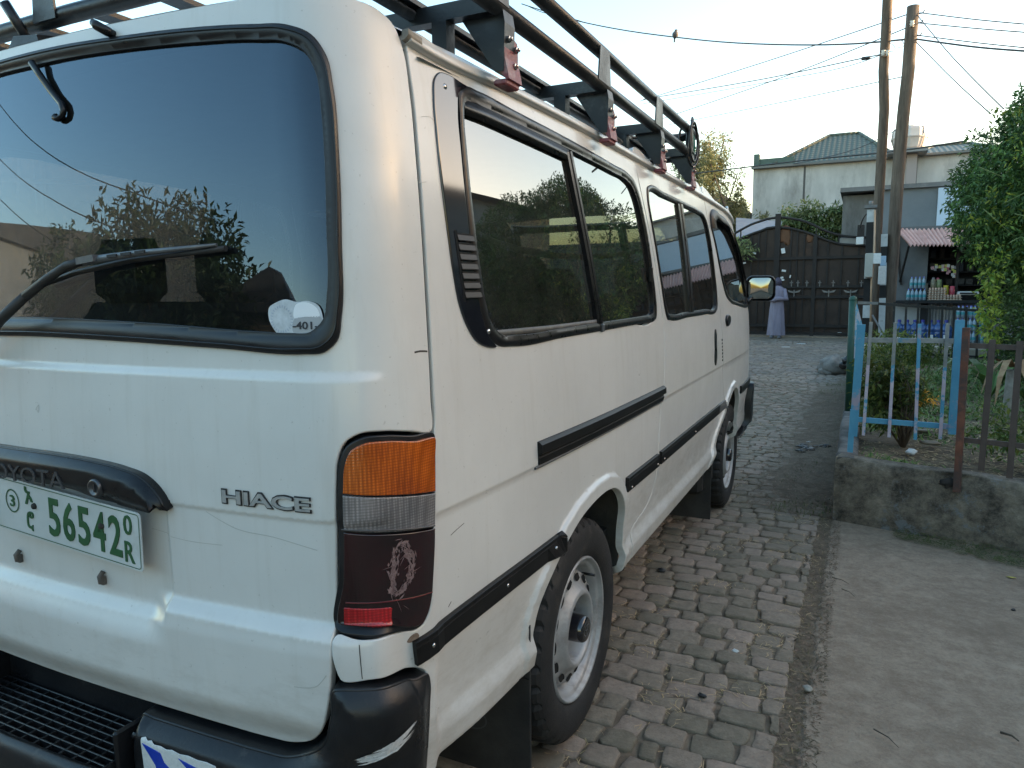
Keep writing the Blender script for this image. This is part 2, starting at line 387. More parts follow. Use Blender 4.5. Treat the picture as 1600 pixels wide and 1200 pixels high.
# ------------------------------------------------------------------ van materials
def paint_mat():
    m, nt, N, L, b = newmat('white_paint')
    tc = N.new('ShaderNodeTexCoord')
    n1 = N.new('ShaderNodeTexNoise'); n1.inputs['Scale'].default_value = 2.2; n1.inputs['Detail'].default_value = 8; n1.inputs['Roughness'].default_value = .65; L.new(tc.outputs['Object'], n1.inputs[0])
    r1 = N.new('ShaderNodeValToRGB'); r1.color_ramp.elements[0].position = .35; r1.color_ramp.elements[1].position = .7
    r1.color_ramp.elements[0].color = (.56, .547, .515, 1); r1.color_ramp.elements[1].color = (.63, .617, .58, 1); L.new(n1.outputs[0], r1.inputs[0])
    # road dirt: streaks and splashes that thin out upwards
    sx = N.new('ShaderNodeSeparateXYZ'); L.new(tc.outputs['Object'], sx.inputs[0])
    mr = N.new('ShaderNodeMapRange'); mr.inputs[1].default_value = .78; mr.inputs[2].default_value = .42; mr.inputs[3].default_value = -.10; mr.inputs[4].default_value = .36; L.new(sx.outputs[2], mr.inputs[0])
    mp = N.new('ShaderNodeMapping'); mp.inputs['Scale'].default_value = (3, 3, 9); L.new(tc.outputs['Object'], mp.inputs[0])
    n2 = N.new('ShaderNodeTexNoise'); n2.inputs['Scale'].default_value = 2.4; n2.inputs['Detail'].default_value = 10; n2.inputs['Roughness'].default_value = .75; L.new(mp.outputs[0], n2.inputs[0])
    ad = N.new('ShaderNodeMath'); ad.operation = 'ADD'; L.new(mr.outputs[0], ad.inputs[0]); L.new(n2.outputs[0], ad.inputs[1])
    r2 = N.new('ShaderNodeMapRange'); r2.inputs[1].default_value = .56; r2.inputs[2].default_value = .95; r2.inputs[3].default_value = 0; r2.inputs[4].default_value = .6; L.new(ad.outputs[0], r2.inputs[0])
    mx = N.new('ShaderNodeMixRGB'); L.new(r2.outputs[0], mx.inputs[0]); L.new(r1.outputs[0], mx.inputs[1]); mx.inputs[2].default_value = (.30, .265, .215, 1)
    mps = N.new('ShaderNodeMapping'); mps.inputs['Scale'].default_value = (16, 16, 1.1); L.new(tc.outputs['Object'], mps.inputs[0])
    ns = N.new('ShaderNodeTexNoise'); ns.inputs['Scale'].default_value = 1.6; ns.inputs['Detail'].default_value = 9; ns.inputs['Roughness'].default_value = .7; L.new(mps.outputs[0], ns.inputs[0])
    rs = N.new('ShaderNodeMapRange'); rs.inputs[1].default_value = .52; rs.inputs[2].default_value = .80; rs.inputs[3].default_value = 0; rs.inputs[4].default_value = .34; L.new(ns.outputs[0], rs.inputs[0])
    mst = N.new('ShaderNodeMixRGB'); L.new(rs.outputs[0], mst.inputs[0]); L.new(mx.outputs[0], mst.inputs[1]); mst.inputs[2].default_value = (.40, .365, .30, 1); mx = mst
    # fine specks
    n3 = N.new('ShaderNodeTexNoise'); n3.inputs['Scale'].default_value = 130; n3.inputs['Detail'].default_value = 3; L.new(tc.outputs['Object'], n3.inputs[0])
    r3 = N.new('ShaderNodeMapRange'); r3.inputs[1].default_value = .69; r3.inputs[2].default_value = .74; r3.inputs[3].default_value = 0; r3.inputs[4].default_value = .45; L.new(n3.outputs[0], r3.inputs[0])
    m2 = N.new('ShaderNodeMixRGB'); L.new(r3.outputs[0], m2.inputs[0]); L.new(mx.outputs[0], m2.inputs[1]); m2.inputs[2].default_value = (.33, .31, .27, 1)
    # the inside of the sheet metal is grey trim
    g = N.new('ShaderNodeNewGeometry'); m3 = N.new('ShaderNodeMixRGB'); L.new(g.outputs['Backfacing'], m3.inputs[0]); L.new(m2.outputs[0], m3.inputs[1]); m3.inputs[2].default_value = (.13, .13, .135, 1)
    L.new(m3.outputs[0], b.inputs['Base Color'])
    rr = N.new('ShaderNodeMapRange'); rr.inputs[1].default_value = .3; rr.inputs[2].default_value = .7; rr.inputs[3].default_value = .26; rr.inputs[4].default_value = .44; L.new(n2.outputs[0], rr.inputs[0]); L.new(rr.outputs[0], b.inputs['Roughness'])
    b.inputs['Coat Weight'].default_value = .35; b.inputs['Coat Roughness'].default_value = .12
    nb = N.new('ShaderNodeTexNoise'); nb.inputs['Scale'].default_value = 4.5; nb.inputs['Detail'].default_value = 2; L.new(tc.outputs['Object'], nb.inputs[0])
    bp = N.new('ShaderNodeBump'); bp.inputs['Strength'].default_value = .5; bp.inputs['Distance'].default_value = .007; L.new(nb.outputs[0], bp.inputs['Height'])
    L.new(bp.outputs[0], b.inputs['Normal'])
    return m
def glass_mat(name, tint, fres=1.5, rough=.0, haze=0., refl=(1, 1, 1)):
    m, nt, N, L, b = newmat(name); N.remove(b); out = N['Material Output']
    fr = N.new('ShaderNodeFresnel'); fr.inputs[0].default_value = fres
    gl = N.new('ShaderNodeBsdfGlossy'); gl.inputs['Roughness'].default_value = rough; gl.inputs[0].default_value = (*refl, 1)
    tr = N.new('ShaderNodeBsdfTransparent'); tr.inputs[0].default_value = (*tint, 1)
    mp = N.new('ShaderNodeMapRange'); mp.inputs[3].default_value = .03; mp.inputs[4].default_value = 1.; L.new(fr.outputs[0], mp.inputs[0])
    ms = N.new('ShaderNodeMixShader'); L.new(mp.outputs[0], ms.inputs[0]); L.new(tr.outputs[0], ms.inputs[1]); L.new(gl.outputs[0], ms.inputs[2])
    fin = ms.outputs[0]
    if haze:      # dust film
        tc = N.new('ShaderNodeTexCoord'); nz = N.new('ShaderNodeTexNoise'); nz.inputs['Scale'].default_value = 5; nz.inputs['Detail'].default_value = 12; nz.inputs['Roughness'].default_value = .8; L.new(tc.outputs['Object'], nz.inputs[0])
        mr = N.new('ShaderNodeMapRange'); mr.inputs[1].default_value = .4; mr.inputs[2].default_value = .8; mr.inputs[3].default_value = haze*.3; mr.inputs[4].default_value = haze; L.new(nz.outputs[0], mr.inputs[0])
        df = N.new('ShaderNodeBsdfDiffuse'); df.inputs[0].default_value = (.45, .43, .38, 1)
        m2 = N.new('ShaderNodeMixShader'); L.new(mr.outputs[0], m2.inputs[0]); L.new(fin, m2.inputs[1]); L.new(df.outputs[0], m2.inputs[2]); fin = m2.outputs[0]
    L.new(fin, out.inputs[0]); return m
PAINT = paint_mat()
GLASS = glass_mat('window_glass', (.15, .17, .165), 2.35, 0, .07, refl=(.90, .96, 1.))
GLASSC = glass_mat('clear_glass', (.80, .84, .82), 1.5)
GLASSR = glass_mat('tinted_rear_glass', (.18, .20, .22), 1.72, 0, .03, refl=(.50, .64, .80))
BLK = pm('black_trim', (.004, .004, .005), (.009, .009, .010), 30, .32, coat=.05, rvar=.08, spec=.32)
MOULD = pm('moulding_black', (.004, .004, .004), (.009, .009, .0095), 20, .45, spec=.25)
GLOSSBLK = pm('gloss_black_panel', (.010, .010, .014), None, rough=.07, coat=.6, spec=.7)
RUB = pm('black_rubber', (.007, .0075, .009), (.015, .015, .017), 12, .36, rvar=.1, spec=.38)
RUBD = pm('dusty_rubber', (.010, .010, .011), (.034, .032, .029), 9, .6, bump=.001, bscale=90)
BUMP = pm('black_bumper_plastic', (.005, .0055, .007), (.014, .0145, .016), 7, .34, rvar=.12, bump=.0006, bscale=160, spec=.4, c3=(.06, .056, .05), s3=7, thr=(.60, .72))
TYRE = pm('tyre_rubber', (.007, .007, .0075), (.018, .017, .016), 10, .75, bump=.0012, bscale=120, c3=(.065, .056, .045), s3=6, thr=(.56, .76))
STEEL = pm('silver_steel_wheel', (.30, .30, .30), (.42, .42, .41), 14, .5, metal=.35, c3=(.20, .18, .16), s3=9, thr=(.5, .72), bump=.0004, bscale=90)
CHR = pm('worn_chrome', (.45, .45, .45), None, rough=.25, metal=1)
DARK = pm('dark_underbody', (.012, .011, .010), (.03, .027, .022), 6, .85)
SEAT = pm('grey_seat_fabric', (.05, .052, .06), (.08, .083, .09), 40, .9)
TRIMG = pm('pale_headlining', (.30, .30, .30), (.36, .355, .34), 6, .9)
RACK = pm('black_rack_paint', (.007, .008, .009), (.018, .020, .022), 14, .36, rvar=.1, spec=.4, c3=(.07, .07, .066), s3=12, thr=(.56, .74), bump=.0008, bscale=70)
RED = pm('worn_maroon_paint', (.16, .018, .028), (.24, .075, .080), 28, .5, c3=(.30, .20, .19), s3=18, thr=(.5, .68), bump=.001, bscale=80)
def lens_mat(name, c1, c2, rough=.12, bscale=(170, 170, 170), bd=.0012, coat=.5, emis=None):
    m, nt, N, L, b = newmat(name); tc = N.new('ShaderNodeTexCoord')
    ck = N.new('ShaderNodeTexVoronoi'); ck.inputs['Scale'].default_value = 210; ck.inputs['Randomness'].default_value = 0; L.new(tc.outputs['Object'], ck.inputs[0])
    nz = N.new('ShaderNodeTexNoise'); nz.inputs['Scale'].default_value = 11; nz.inputs['Detail'].default_value = 5; L.new(tc.outputs['Object'], nz.inputs[0])
    cr = N.new('ShaderNodeValToRGB'); cr.color_ramp.elements[0].position = .35; cr.color_ramp.elements[1].position = .68; cr.color_ramp.elements[0].color = (*c1, 1); cr.color_ramp.elements[1].color = (*c2, 1); L.new(nz.outputs[0], cr.inputs[0])
    mm = N.new('ShaderNodeMapRange'); mm.inputs[1].default_value = 0; mm.inputs[2].default_value = .6; mm.inputs[3].default_value = 1.25; mm.inputs[4].default_value = .55; L.new(ck.outputs['Distance'], mm.inputs[0])
    hs = N.new('ShaderNodeHueSaturation'); L.new(cr.outputs[0], hs.inputs['Color']); L.new(mm.outputs[0], hs.inputs['Value']); L.new(hs.outputs[0], b.inputs['Base Color'])
    b.inputs['Roughness'].default_value = rough; b.inputs['Coat Weight'].default_value = coat; b.inputs['Coat Roughness'].default_value = .05
    bp = N.new('ShaderNodeBump'); bp.inputs['Strength'].default_value = .5; bp.inputs['Distance'].default_value = bd; L.new(ck.outputs['Distance'], bp.inputs['Height']); L.new(bp.outputs[0], b.inputs['Normal'])
    return m
AMBER = lens_mat('amber_lens', (.36, .062, .004), (.60, .125, .009)); CLEAR = lens_mat('clear_lens', (.16, .15, .15), (.30, .27, .26)); DRED = lens_mat('dark_red_lens', (.010, .0006, .002), (.030, .0015, .004), bd=.0005)
REFL = lens_mat('red_reflector', (.42, .008, .012), (.62, .02, .025))

# ------------------------------------------------------------------ the van
van = thing('minibus', 'white minibus with black roof rack and dark tail light parked on the cobbles', 'minibus', (0, 1.9, .06))
def SY(L): return [(y+AS, z) for y, z in L]
TG = [(0, .536), (.15, .536), (.30, .535), (.447, .532), (.545, .530), (.592, .532), (.630, .546), (.657, .575), (.675, .63), (.683, .69), (.686, .755), (.690, .85), (.694, .926), (.699, 1.005), (.704, 1.045), (.716, 1.072), (.738, 1.085), (.775, 1.086), (.83, 1.078), (.884, 1.070),
      (.887, 1.13), (.888, 1.25), (.890, 1.40), (.891, 1.54), (.889, 1.66), (.880, 1.735), (.862, 1.768), (.83, 1.785), (.77, 1.792), (.60, 1.796), (.35, 1.798), (.15, 1.799), (0, 1.799)]
TGF = TG+[(-a, z) for a, z in reversed(TG[1:-1])]
RWIN_O = [(0, 1.776), (.107, 1.775), (.292, 1.768), (.453, 1.760), (.596, 1.748), (.664, 1.739), (.703, 1.722), (.724, 1.690), (.732, 1.636), (.733, 1.523), (.728, 1.39), (.721, 1.275), (.711, 1.234), (.690, 1.217), (.655, 1.214), (.495, 1.220), (.274, 1.228), (.101, 1.232), (0, 1.233)]
RWIN_I = [(0, 1.750), (.107, 1.750), (.291, 1.744), (.451, 1.735), (.594, 1.723), (.655, 1.713), (.689, 1.695), (.704, 1.664), (.709, 1.60), (.709, 1.52), (.705, 1.421), (.699, 1.31), (.690, 1.269), (.668, 1.250), (.63, 1.248), (.563, 1.250), (.354, 1.261), (.102, 1.269), (0, 1.270)]
full = lambda L: L+[(-a, z) for a, z in reversed(L[1:-1])]
tailgate = patch('tailgate', TGF, PAINT, van, holes=[full([(a*.985, z if 1.3 < z < 1.7 else (z-.012 if z > 1.5 else z+.008)) for a, z in RWIN_O])], grid=.022,
                 az=[(-.37, -.29, .005), (.29, .37, .005), (.62, .9, .012), (-.9, -.62, .012)], zz=[(.53, .61, .007), (.67, .78, .004), (.93, .952, .003), (1.163, 1.19, .003)], r=.004, depth=.018)
# rear window: glass and its rubber
def ring_patch(name, outer, inner, mat, parent, prof_h=.008, mirror=False, depth=.012, **k):
    O = resample(outer, .008); I = resample(inner, .008)
    if area2(O) < 0: O = O[::-1].copy()
    if area2(I) < 0: I = I[::-1].copy()
    def lf(q):
        do = dist_loop(q, O); di = dist_loop(q, I); t = do/(do+di+1e-6)
        return prof_h*(.25+.75*np.sqrt(np.clip(np.sin(np.clip(t*1.12, 0, 1)*math.pi), 0, 1))*(1-.35*t))
    return patch(name, O, mat, parent, holes=[I], grid=.006, liftfn=lf, r=.0015, depth=depth, mirror=mirror, **k)
patch('rear_window', full([(a*1.01, z+(.006 if z > 1.5 else -.006)) for a, z in RWIN_I]), GLASSR, tailgate, grid=.04, lift=-.004, r=.001, depth=.002)
ring_patch('window_rubber', full(RWIN_O), full(RWIN_I), RUB, tailgate, .011)
sweep('window_bead', np.concatenate([resample(full([(a*.992, z-(.008 if z > 1.5 else -.008)) for a, z in RWIN_O]), .01)]), [(-.0018, .009), (-.0012, .0115), (.0012, .0115), (.0018, .009)], BLK, tailgate, closed=True)
# seam ridge beside the tail gate glass corner, number plate garnish
GAR = [(0, 1.012), (.10, 1.012), (.20, 1.008), (.268, 1.001), (.315, .990), (.345, .970), (.362, .948), (.366, .935), (.352, .931), (.317, .934), (.20, .944), (.10, .949), (0, .950)]
def gar_lift(q):
    d = dist_loop(q, resample(full(GAR), .01)); return .006+.026*np.sqrt(sst(-.004, .022, d))
garn = patch('number_plate_garnish', full(GAR), BLK, tailgate, grid=.01, liftfn=gar_lift, r=.003, depth=.03)
b = MB(); v, f = fit_text('TOYOTA', .250, .031, .0030, weight=.0); on_body(v, f, .014, .968, .0310, b); b.build('raised_lettering', pm('lettering_edge', (.05, .05, .052), None, rough=.25), garn)
b = MB(); p = G(.222, .964); n = GN(.222, .964); b.lathe([(0, .034), (.010, .034), (.012, .037), (.0155, .037), (.017, .034), (.017, .02)], p, n, 24); b.bar(p+n*.0345-np.array([0, 0, .007]), p+n*.0345+np.array([0, 0, .007]), .0025, .003, up=(1, 0, 0)); b.build('lock', pm('lock_metal', (.10, .10, .105), None, rough=.35, metal=.8), garn)
# crease line groove right of garnish is in the surface; badge
b = MB()
v, f = fit_text('HIACE', .176, .0275, .0015, weight=.045, shear=.0); on_body(v, f, .570, .969, .0015, b, 0)
v, f = fit_text('HIACE', .1715, .0225, .0020, weight=.016, shear=.0); on_body(v, f, .570, .969, .0024, b, 1)
b.build('model_badge', [pm('badge_dark', (.015, .015, .015), None, rough=.4), pm('badge_worn_silver', (.42, .42, .40), (.30, .30, .29), 60, .4, metal=.3)], tailgate)
# number plate: hangs a little crooked under the garnish
pl_c = np.array([.098, -.040, .886]); rz = R(-3.9); pu = np.array([math.cos(rz), 0.012, math.sin(rz)]); pv = np.array([-math.sin(rz), -.03, math.cos(rz)]); pn = np.cross(pu, pv)
def rrect(w, h, r, n=5):
    o = []
    for cx, cy, a0 in ((w/2-r, h/2-r, 0), (-w/2+r, h/2-r, 90), (-w/2+r, -h/2+r, 180), (w/2-r, -h/2+r, 270)):
        o += [(cx+r*math.cos(R(a0+90*i/n)), cy+r*math.sin(R(a0+90*i/n))) for i in range(n+1)]
    return o
PW, PH = .460, .112
b = MB(); b.prism(rrect(PW, PH, .009), pl_c, pu, pv, -pn*.0018)
plate = b.build('number_plate', pm('plate_white', (.44, .47, .455), (.54, .56, .545), 8, .4, rvar=.1, c3=(.42, .42, .38), s3=14, thr=(.56, .75)), van)
def ringpoly(b, w, h, r, t, o, u, v, z, m=0):
    A = rrect(w, h, r); B = rrect(w-2*t, h-2*t, max(.002, r-t)); n = len(A); o = np.asarray(o)
    vs = [o+u*x+v*y+z for x, y in A]+[o+u*x+v*y+z for x, y in B]
    b.add(vs, [(i, (i+1) % n, n+(i+1) % n, n+i) for i in range(n)], m)
b = MB()
def ptxt(body, x, y, w, h, wt=.01, m=0):
    v, f = fit_text(body, w, h, .0016, weight=wt); b.add([pl_c+pu*(x+p[0])+pv*(y+p[1])+pn*(p[2]+.0002) for p in v], f, m)
ringpoly(b, PW-.007, PH-.007, .007, .0016, pl_c, pu, pv, pn*.0008)
x0 = PW/2
for i, ch in enumerate('56542'): ptxt(ch, x0-.243+i*.0435, .0, .034, .078, .018)
ptxt('0', x0-.0335, .028, .022, .038, .008); ptxt('R', x0-.032, -.024, .025, .040, .008)
ptxt('3', x0-.372, .010, .015, .024, .01); ptxt('ኦ', x0-.318, .030, .024, .036, .012); ptxt('ሮ', x0-.318, -.022, .022, .040, .012)
A = [(.0215*math.cos(t*math.pi/16), .0245*math.sin(t*math.pi/16)) for t in range(32)]; cc = pl_c+pu*(x0-.372)+pv*.010+pn*.001
vs = [cc+pu*x+pv*y for x, y in A]+[cc+pu*x*.86+pv*y*.88 for x, y in A]; b.add(vs, [(i, (i+1) % 32, 32+(i+1) % 32, 32+i) for i in range(32)])
b.build('plate_lettering', pm('plate_green', (.010, .065, .022), (.022, .10, .035), 20, .4), plate)
for x, y in ((-.075+.0, .004), (.130-.02, .004)):
    b = MB(); q = pl_c+pu*(x0-.302 if x < 0 else x0-.105)+pv*.012; b.lathe([(0, .005), (.0055, .0045), (.0065, 0)], q, pn, 12); b.build('plate_screw', DARK, plate)
def bracket_clip(a, z):
    b = MB(); p = G(a, z); n = GN(a, z)
    b.tube([p+n*.002+np.array([0, 0, -.010]), p+n*.010+np.array([0, 0, -.008]), p+n*.012+np.array([.001, 0, .004]), p+n*.003+np.array([0, 0, .011])], .0048, 8)
    b.box(p+n*.004+np.array([-.001, 0, -.006]), (.012, .010, .018), bev=.002); return b.build('clip', pm('clip_rusty_grey', (.07, .065, .06), (.13, .11, .09), 60, .6), tailgate)
bracket_clip(-.093, .772); bracket_clip(.163, .769)
# faint scratches on the tail gate and side
def scratch(pts, w=.0009, mat=None, par=None, side=False, name='scratch', h=.0006):
    P = SY(pts) if side else pts
    sweep(name, P, [(-w, h-.0003), (0, h), (w, h-.0003)], mat or SCR, par or tailgate, caps=False, step=.006)
SCR = pm('scratch_grey', (.40, .39, .355), None, rough=.7)
scratch([(.44, .935), (.50, .912), (.58, .905), (.66, .892)], .0006); None
scratch([(.62, .66), (.66, .668), (.676, .69)], .0007); scratch([(.02, 1.09), (.03, 1.10), (.028, 1.085), (.022, 1.092)], .0006)
scratch([(.30, .885), (.40, .876), (.47, .878)], .0005)
DK = pm('scratch_dark', (.04, .035, .03), None, rough=.7)
sweep('scratch', [(.847, 1.210), (.862, 1.211), (.882, 1.209)], [(-.0016, .0004), (0, .0007), (.0016, .0004)], DK, tailgate)
# sticker in the window corner
def sticker(outl, mat, nm, h=-.0005, par=None):
    return patch(nm, outl, mat, par or tailgate, grid=.02, lift=h, r=.0003, depth=.0004, step=.004)
WS = pm('sticker_white', (.40, .42, .43), (.58, .60, .62), 60, .5)
st = sticker([(.590, 1.272), (.592, 1.289), (.606, 1.297), (.625, 1.302), (.645, 1.298), (.668, 1.299), (.684, 1.292), (.690, 1.275), (.689, 1.258), (.678, 1.246), (.655, 1.243), (.630, 1.241), (.608, 1.245), (.596, 1.258)], WS, 'inspection_sticker', .0005)
st['label'] = 'torn pale inspection sticker reading 401 in window corner'
sticker([(.640, 1.272), (.644, 1.293), (.668, 1.296), (.681, 1.288), (.686, 1.276), (.66, 1.274)], pm('sticker_bright', (.72, .73, .74), None, rough=.5), 'sticker_layer', .0011, st)
sticker([(.637, 1.249), (.640, 1.270), (.662, 1.2735), (.688, 1.272), (.687, 1.257), (.676, 1.247), (.655, 1.2445)], pm('sticker_grey', (.33, .34, .35), None, rough=.5), 'sticker_layer', .0011, st)
b = MB(); v, f = fit_text('-401-', .046, .0125, .0003, weight=.02); on_body(v, f, .660, 1.260, .0018, b)
for t in range(10): pass
b.build('sticker_number', pm('ink', (.02, .02, .025), None, rough=.6), st)
b = MB()
for k in range(26):
    th = 2*math.pi*k/26; v, f = fit_text('I', .0009, .0042, .0002); on_body(v, f, .616+.0195*math.cos(th), 1.270+.0205*math.sin(th), .0012, b, rot=th+math.pi/2)
b.build('sticker_seal', pm('faded_blue_ink', (.28, .33, .42), None, rough=.6), st)
# wiper: arm out of the frame to the left, blade across the glass
b = MB()
def wp(a, z, h): return G(a, z)+GN(a, z)*h
b.tube([wp(-.20, 1.16, .03), wp(-.104, 1.208, .040), wp(-.02, 1.262, .046), wp(.06, 1.308, .044)], [.0125, .0115, .010, .009], 8)
b.tube([wp(.06, 1.308, .044), wp(.12, 1.340, .040), wp(.165, 1.362, .036), wp(.205, 1.369, .032)], [.009, .0085, .008, .007], 8)
wiper = b.build('rear_wiper', RUBD, tailgate)
b = MB(); WG = pm('wiper_grey_metal', (.10, .105, .11), (.16, .165, .17), 30, .4, metal=.4)
b.tube([wp(.062, 1.330, .020), wp(.12, 1.349, .026), wp(.185, 1.366, .030), wp(.262, 1.374, .030), wp(.34, 1.381, .026), wp(.40, 1.385, .020), wp(.50, 1.392, .012)], [.004, .0055, .0065, .0075, .006, .005, .003], 6, m=0)
b.bar(wp(.20, 1.369, .034), wp(.245, 1.374, .034), .018, .012)
b.tube([wp(.055, 1.332, .010), wp(.15, 1.352, .010), wp(.30, 1.372, .010), wp(.515, 1.386, .008)], .0055, 6, m=1)
for k in range(3): b.bar(wp(.275+k*.034, 1.3755+k*.0022, .0375), wp(.297+k*.034, 1.3772+k*.0022, .0365), .005, .003, m=1, up=(0, -1, 0))
b.build('wiper_blade', [WG, RUBD], wiper)
# hooks above the glass
b = MB(); b.tube([wp(.022, 1.752, .012), wp(.040, 1.728, .006), wp(.075, 1.692, .003), wp(.104, 1.668, .003), wp(.110, 1.655, .003), wp(.106, 1.645, .003), wp(.093, 1.641, .003), wp(.086, 1.645, .004)], [.0065, .0062, .006, .0062, .006, .0055, .0055, .0075], 8); b.build('hook', BLK, tailgate)
b = MB(); b.tube([wp(.228, 1.792, .022), wp(.236, 1.786, .022), wp(.252, 1.777, .010), wp(.254, 1.776, .0)], [.0065, .0085, .0085, .007], 10); b.build('rubber_stop', BLK, tailgate)

# right flank: rear quarter, sliding door, front door, nose
LIGHT_IN = [(.691, .757), (.720, .750), (.767, .7445), (.800, .735), (.822, .731), (.838, .735), (.851, .747), (.862, .770), (.869, .815), (.876, .870), (.881, .925), (.886, .975), (.890, 1.03), (.892, 1.066)]
D1 = [(1.500, 1.752), (1.540, 1.735), (1.570, 1.67), (1.595, 1.60), (1.625, 1.52), (1.652, 1.43), (1.675, 1.34), (1.693, 1.26), (1.704, 1.18), (1.702, 1.08), (1.685, 1.0), (1.668, .95), (1.645, .90), (1.622, .82), (1.606, .74), (1.598, .66), (1.585, .61), (1.55, .575), (1.48, .555), (1.40, .545), (1.35, .532), (1.315, .505), (1.30, .46), (1.298, .428)]
D1 = [D1[0], (1.552, 1.752)]+D1[2:] if False else [(1.548, 1.752)]+D1[2:]
Q = LIGHT_IN+[(.895, 1.08), (.8955, 1.13), (.8965, 1.25), (.8985, 1.40), (.8995, 1.54), (.8975, 1.66), (.892, 1.72), (.892, 1.752)]+SY([(.40, 1.752), (.8, 1.752), (1.2, 1.752), (1.50, 1.752)])+SY(D1)+SY(list(reversed(ARCH_R))[:1])+SY(list(reversed(ARCH_R))[1:])+SY([(.53, .428), (.35, .430), (.20, .434)])+[(.820, .436), (.820, .52), (.834, .60), (.836, .648), (.815, .662), (.78, .672), (.74, .680), (.695, .682), (.689, .70)]
WSO = SY([(.320, 1.60), (.330, 1.690), (.36, 1.700), (.43, 1.707), (.60, 1.699), (1.0, 1.688), (1.30, 1.678), (1.43, 1.672), (1.50, 1.656), (1.535, 1.62), (1.565, 1.55), (1.588, 1.47), (1.600, 1.37), (1.610, 1.28), (1.607, 1.225), (1.58, 1.212), (1.26, 1.209), (.758, 1.207), (.50, 1.206), (.40, 1.215), (.36, 1.24), (.335, 1.30), (.325, 1.42)])
polar = []
for L in (ARCH_R, ARCH_F):
    P = resample(SY(L), .012, closed=False); t = np.gradient(P, axis=0); t /= np.linalg.norm(t, axis=1, keepdims=True); n_ = np.stack([-t[:, 1], t[:, 0]], 1)
    for dd in (.012, .022, .030, .034, .038, .042, .046, .051, .058): polar.append(P+n_*dd)
polar = np.concatenate(polar)
ZZ = [(.415, .53, .007), (.54, .70, .012), (.915, .928, .0025)]
def crisp(L): return resample(L, .008)
quarter = patch('body_side_panel', Q, PAINT, van, holes=[WSO], grid=.024, az=[(.68, .92, .008)], zz=ZZ, extra=polar, r=.003, depth=.02)
SD = SY([(y+.006, z) for y, z in D1])+SY([(1.5, .422), (1.9, .417), (2.3, .415), (2.55, .415)])+SY(ARCH_F[:5])+SY([(2.995, .688), (2.985, .715), (2.945, .765), (2.905, .85), (2.893, .95), (2.888, 1.05), (2.878, 1.12), (2.850, 1.22), (2.815, 1.33), (2.785, 1.45), (2.765, 1.55), (2.745, 1.65), (2.725, 1.72), (2.712, 1.752), (2.3, 1.752), (1.9, 1.752)])
W2 = SY([(1.655, 1.62), (1.668, 1.660), (1.70, 1.671), (1.90, 1.672), (2.30, 1.670), (2.55, 1.666), (2.66, 1.655), (2.715, 1.625), (2.75, 1.56), (2.775, 1.46), (2.785, 1.36), (2.788, 1.26), (2.775, 1.212), (2.735, 1.198), (2.5, 1.194), (2.1, 1.194), (1.82, 1.195), (1.765, 1.203), (1.742, 1.235), (1.720, 1.31), (1.695, 1.42), (1.670, 1.53)])
door = patch('sliding_door', SD, PAINT, van, holes=[W2], grid=.026, zz=ZZ, extra=polar, r=.003, depth=.02)
FD = SY([(3.005, .690)])+SY(ARCH_F[5:])+SY([(3.7, .430), (4.055, .440), (4.065, .8), (4.065, 1.2), (4.06, 1.5), (4.06, 1.71), (4.0, 1.752), (3.6, 1.752), (3.1, 1.752), (2.719, 1.752), (2.732, 1.72), (2.752, 1.65), (2.772, 1.55), (2.792, 1.45), (2.822, 1.33), (2.857, 1.22), (2.885, 1.12), (2.895, 1.05), (2.900, .95), (2.912, .85), (2.952, .765), (2.992, .715)])
FW = SY([(2.82, 1.62), (2.835, 1.668), (2.90, 1.68), (3.10, 1.68), (3.35, 1.665), (3.60, 1.61), (3.80, 1.50), (3.93, 1.35), (4.00, 1.235), (3.99, 1.200), (3.90, 1.190), (3.6, 1.198), (3.38, 1.215), (3.18, 1.235), (3.06, 1.27), (2.985, 1.33), (2.93, 1.41), (2.87, 1.53)])
fdoor = patch('front_door', FD, PAINT, van, holes=[FW], grid=.028, zz=ZZ, extra=polar, r=.003, depth=.02)
E5 = AEND-.02
NOSE = [(4.757, .44), (5.0, .44), (E5, .44), (E5, .9), (E5, 1.3), (E5, 1.752), (5.2, 1.752), (4.757, 1.752), (4.757, 1.4), (4.757, .8)]
WSH = [(4.83, 1.20), (4.83, 1.69), (4.88, 1.71), (5.3, 1.715), (E5-.03, 1.715), (E5-.03, 1.17), (5.2, 1.17), (4.88, 1.18)]
for mi in (False, True):
    nose = patch('nose_panel', NOSE, PAINT, van, holes=[WSH], grid=.04, r=.003, depth=.02, mirror=mi, smooth=False)
    patch('windscreen', WSH, GLASSC, nose, grid=.06, lift=-.004, r=.001, depth=.002, mirror=mi, smooth=False)
for nm, Lp, hl, mt in (('body_side_panel', Q, [WSO], 0), ('body_side_panel', SD, [W2], 0), ('front_door', FD, [FW], 0)):
    o = patch(nm, Lp, PAINT, van, holes=hl, grid=.05, zz=[(.41, .7, .02)], step=.014, mirror=True); 
    patch('side_window', [(a, z) for a, z in hl[0]], GLASSC, o, grid=.08, lift=-.004, r=.001, depth=.002, mirror=True)

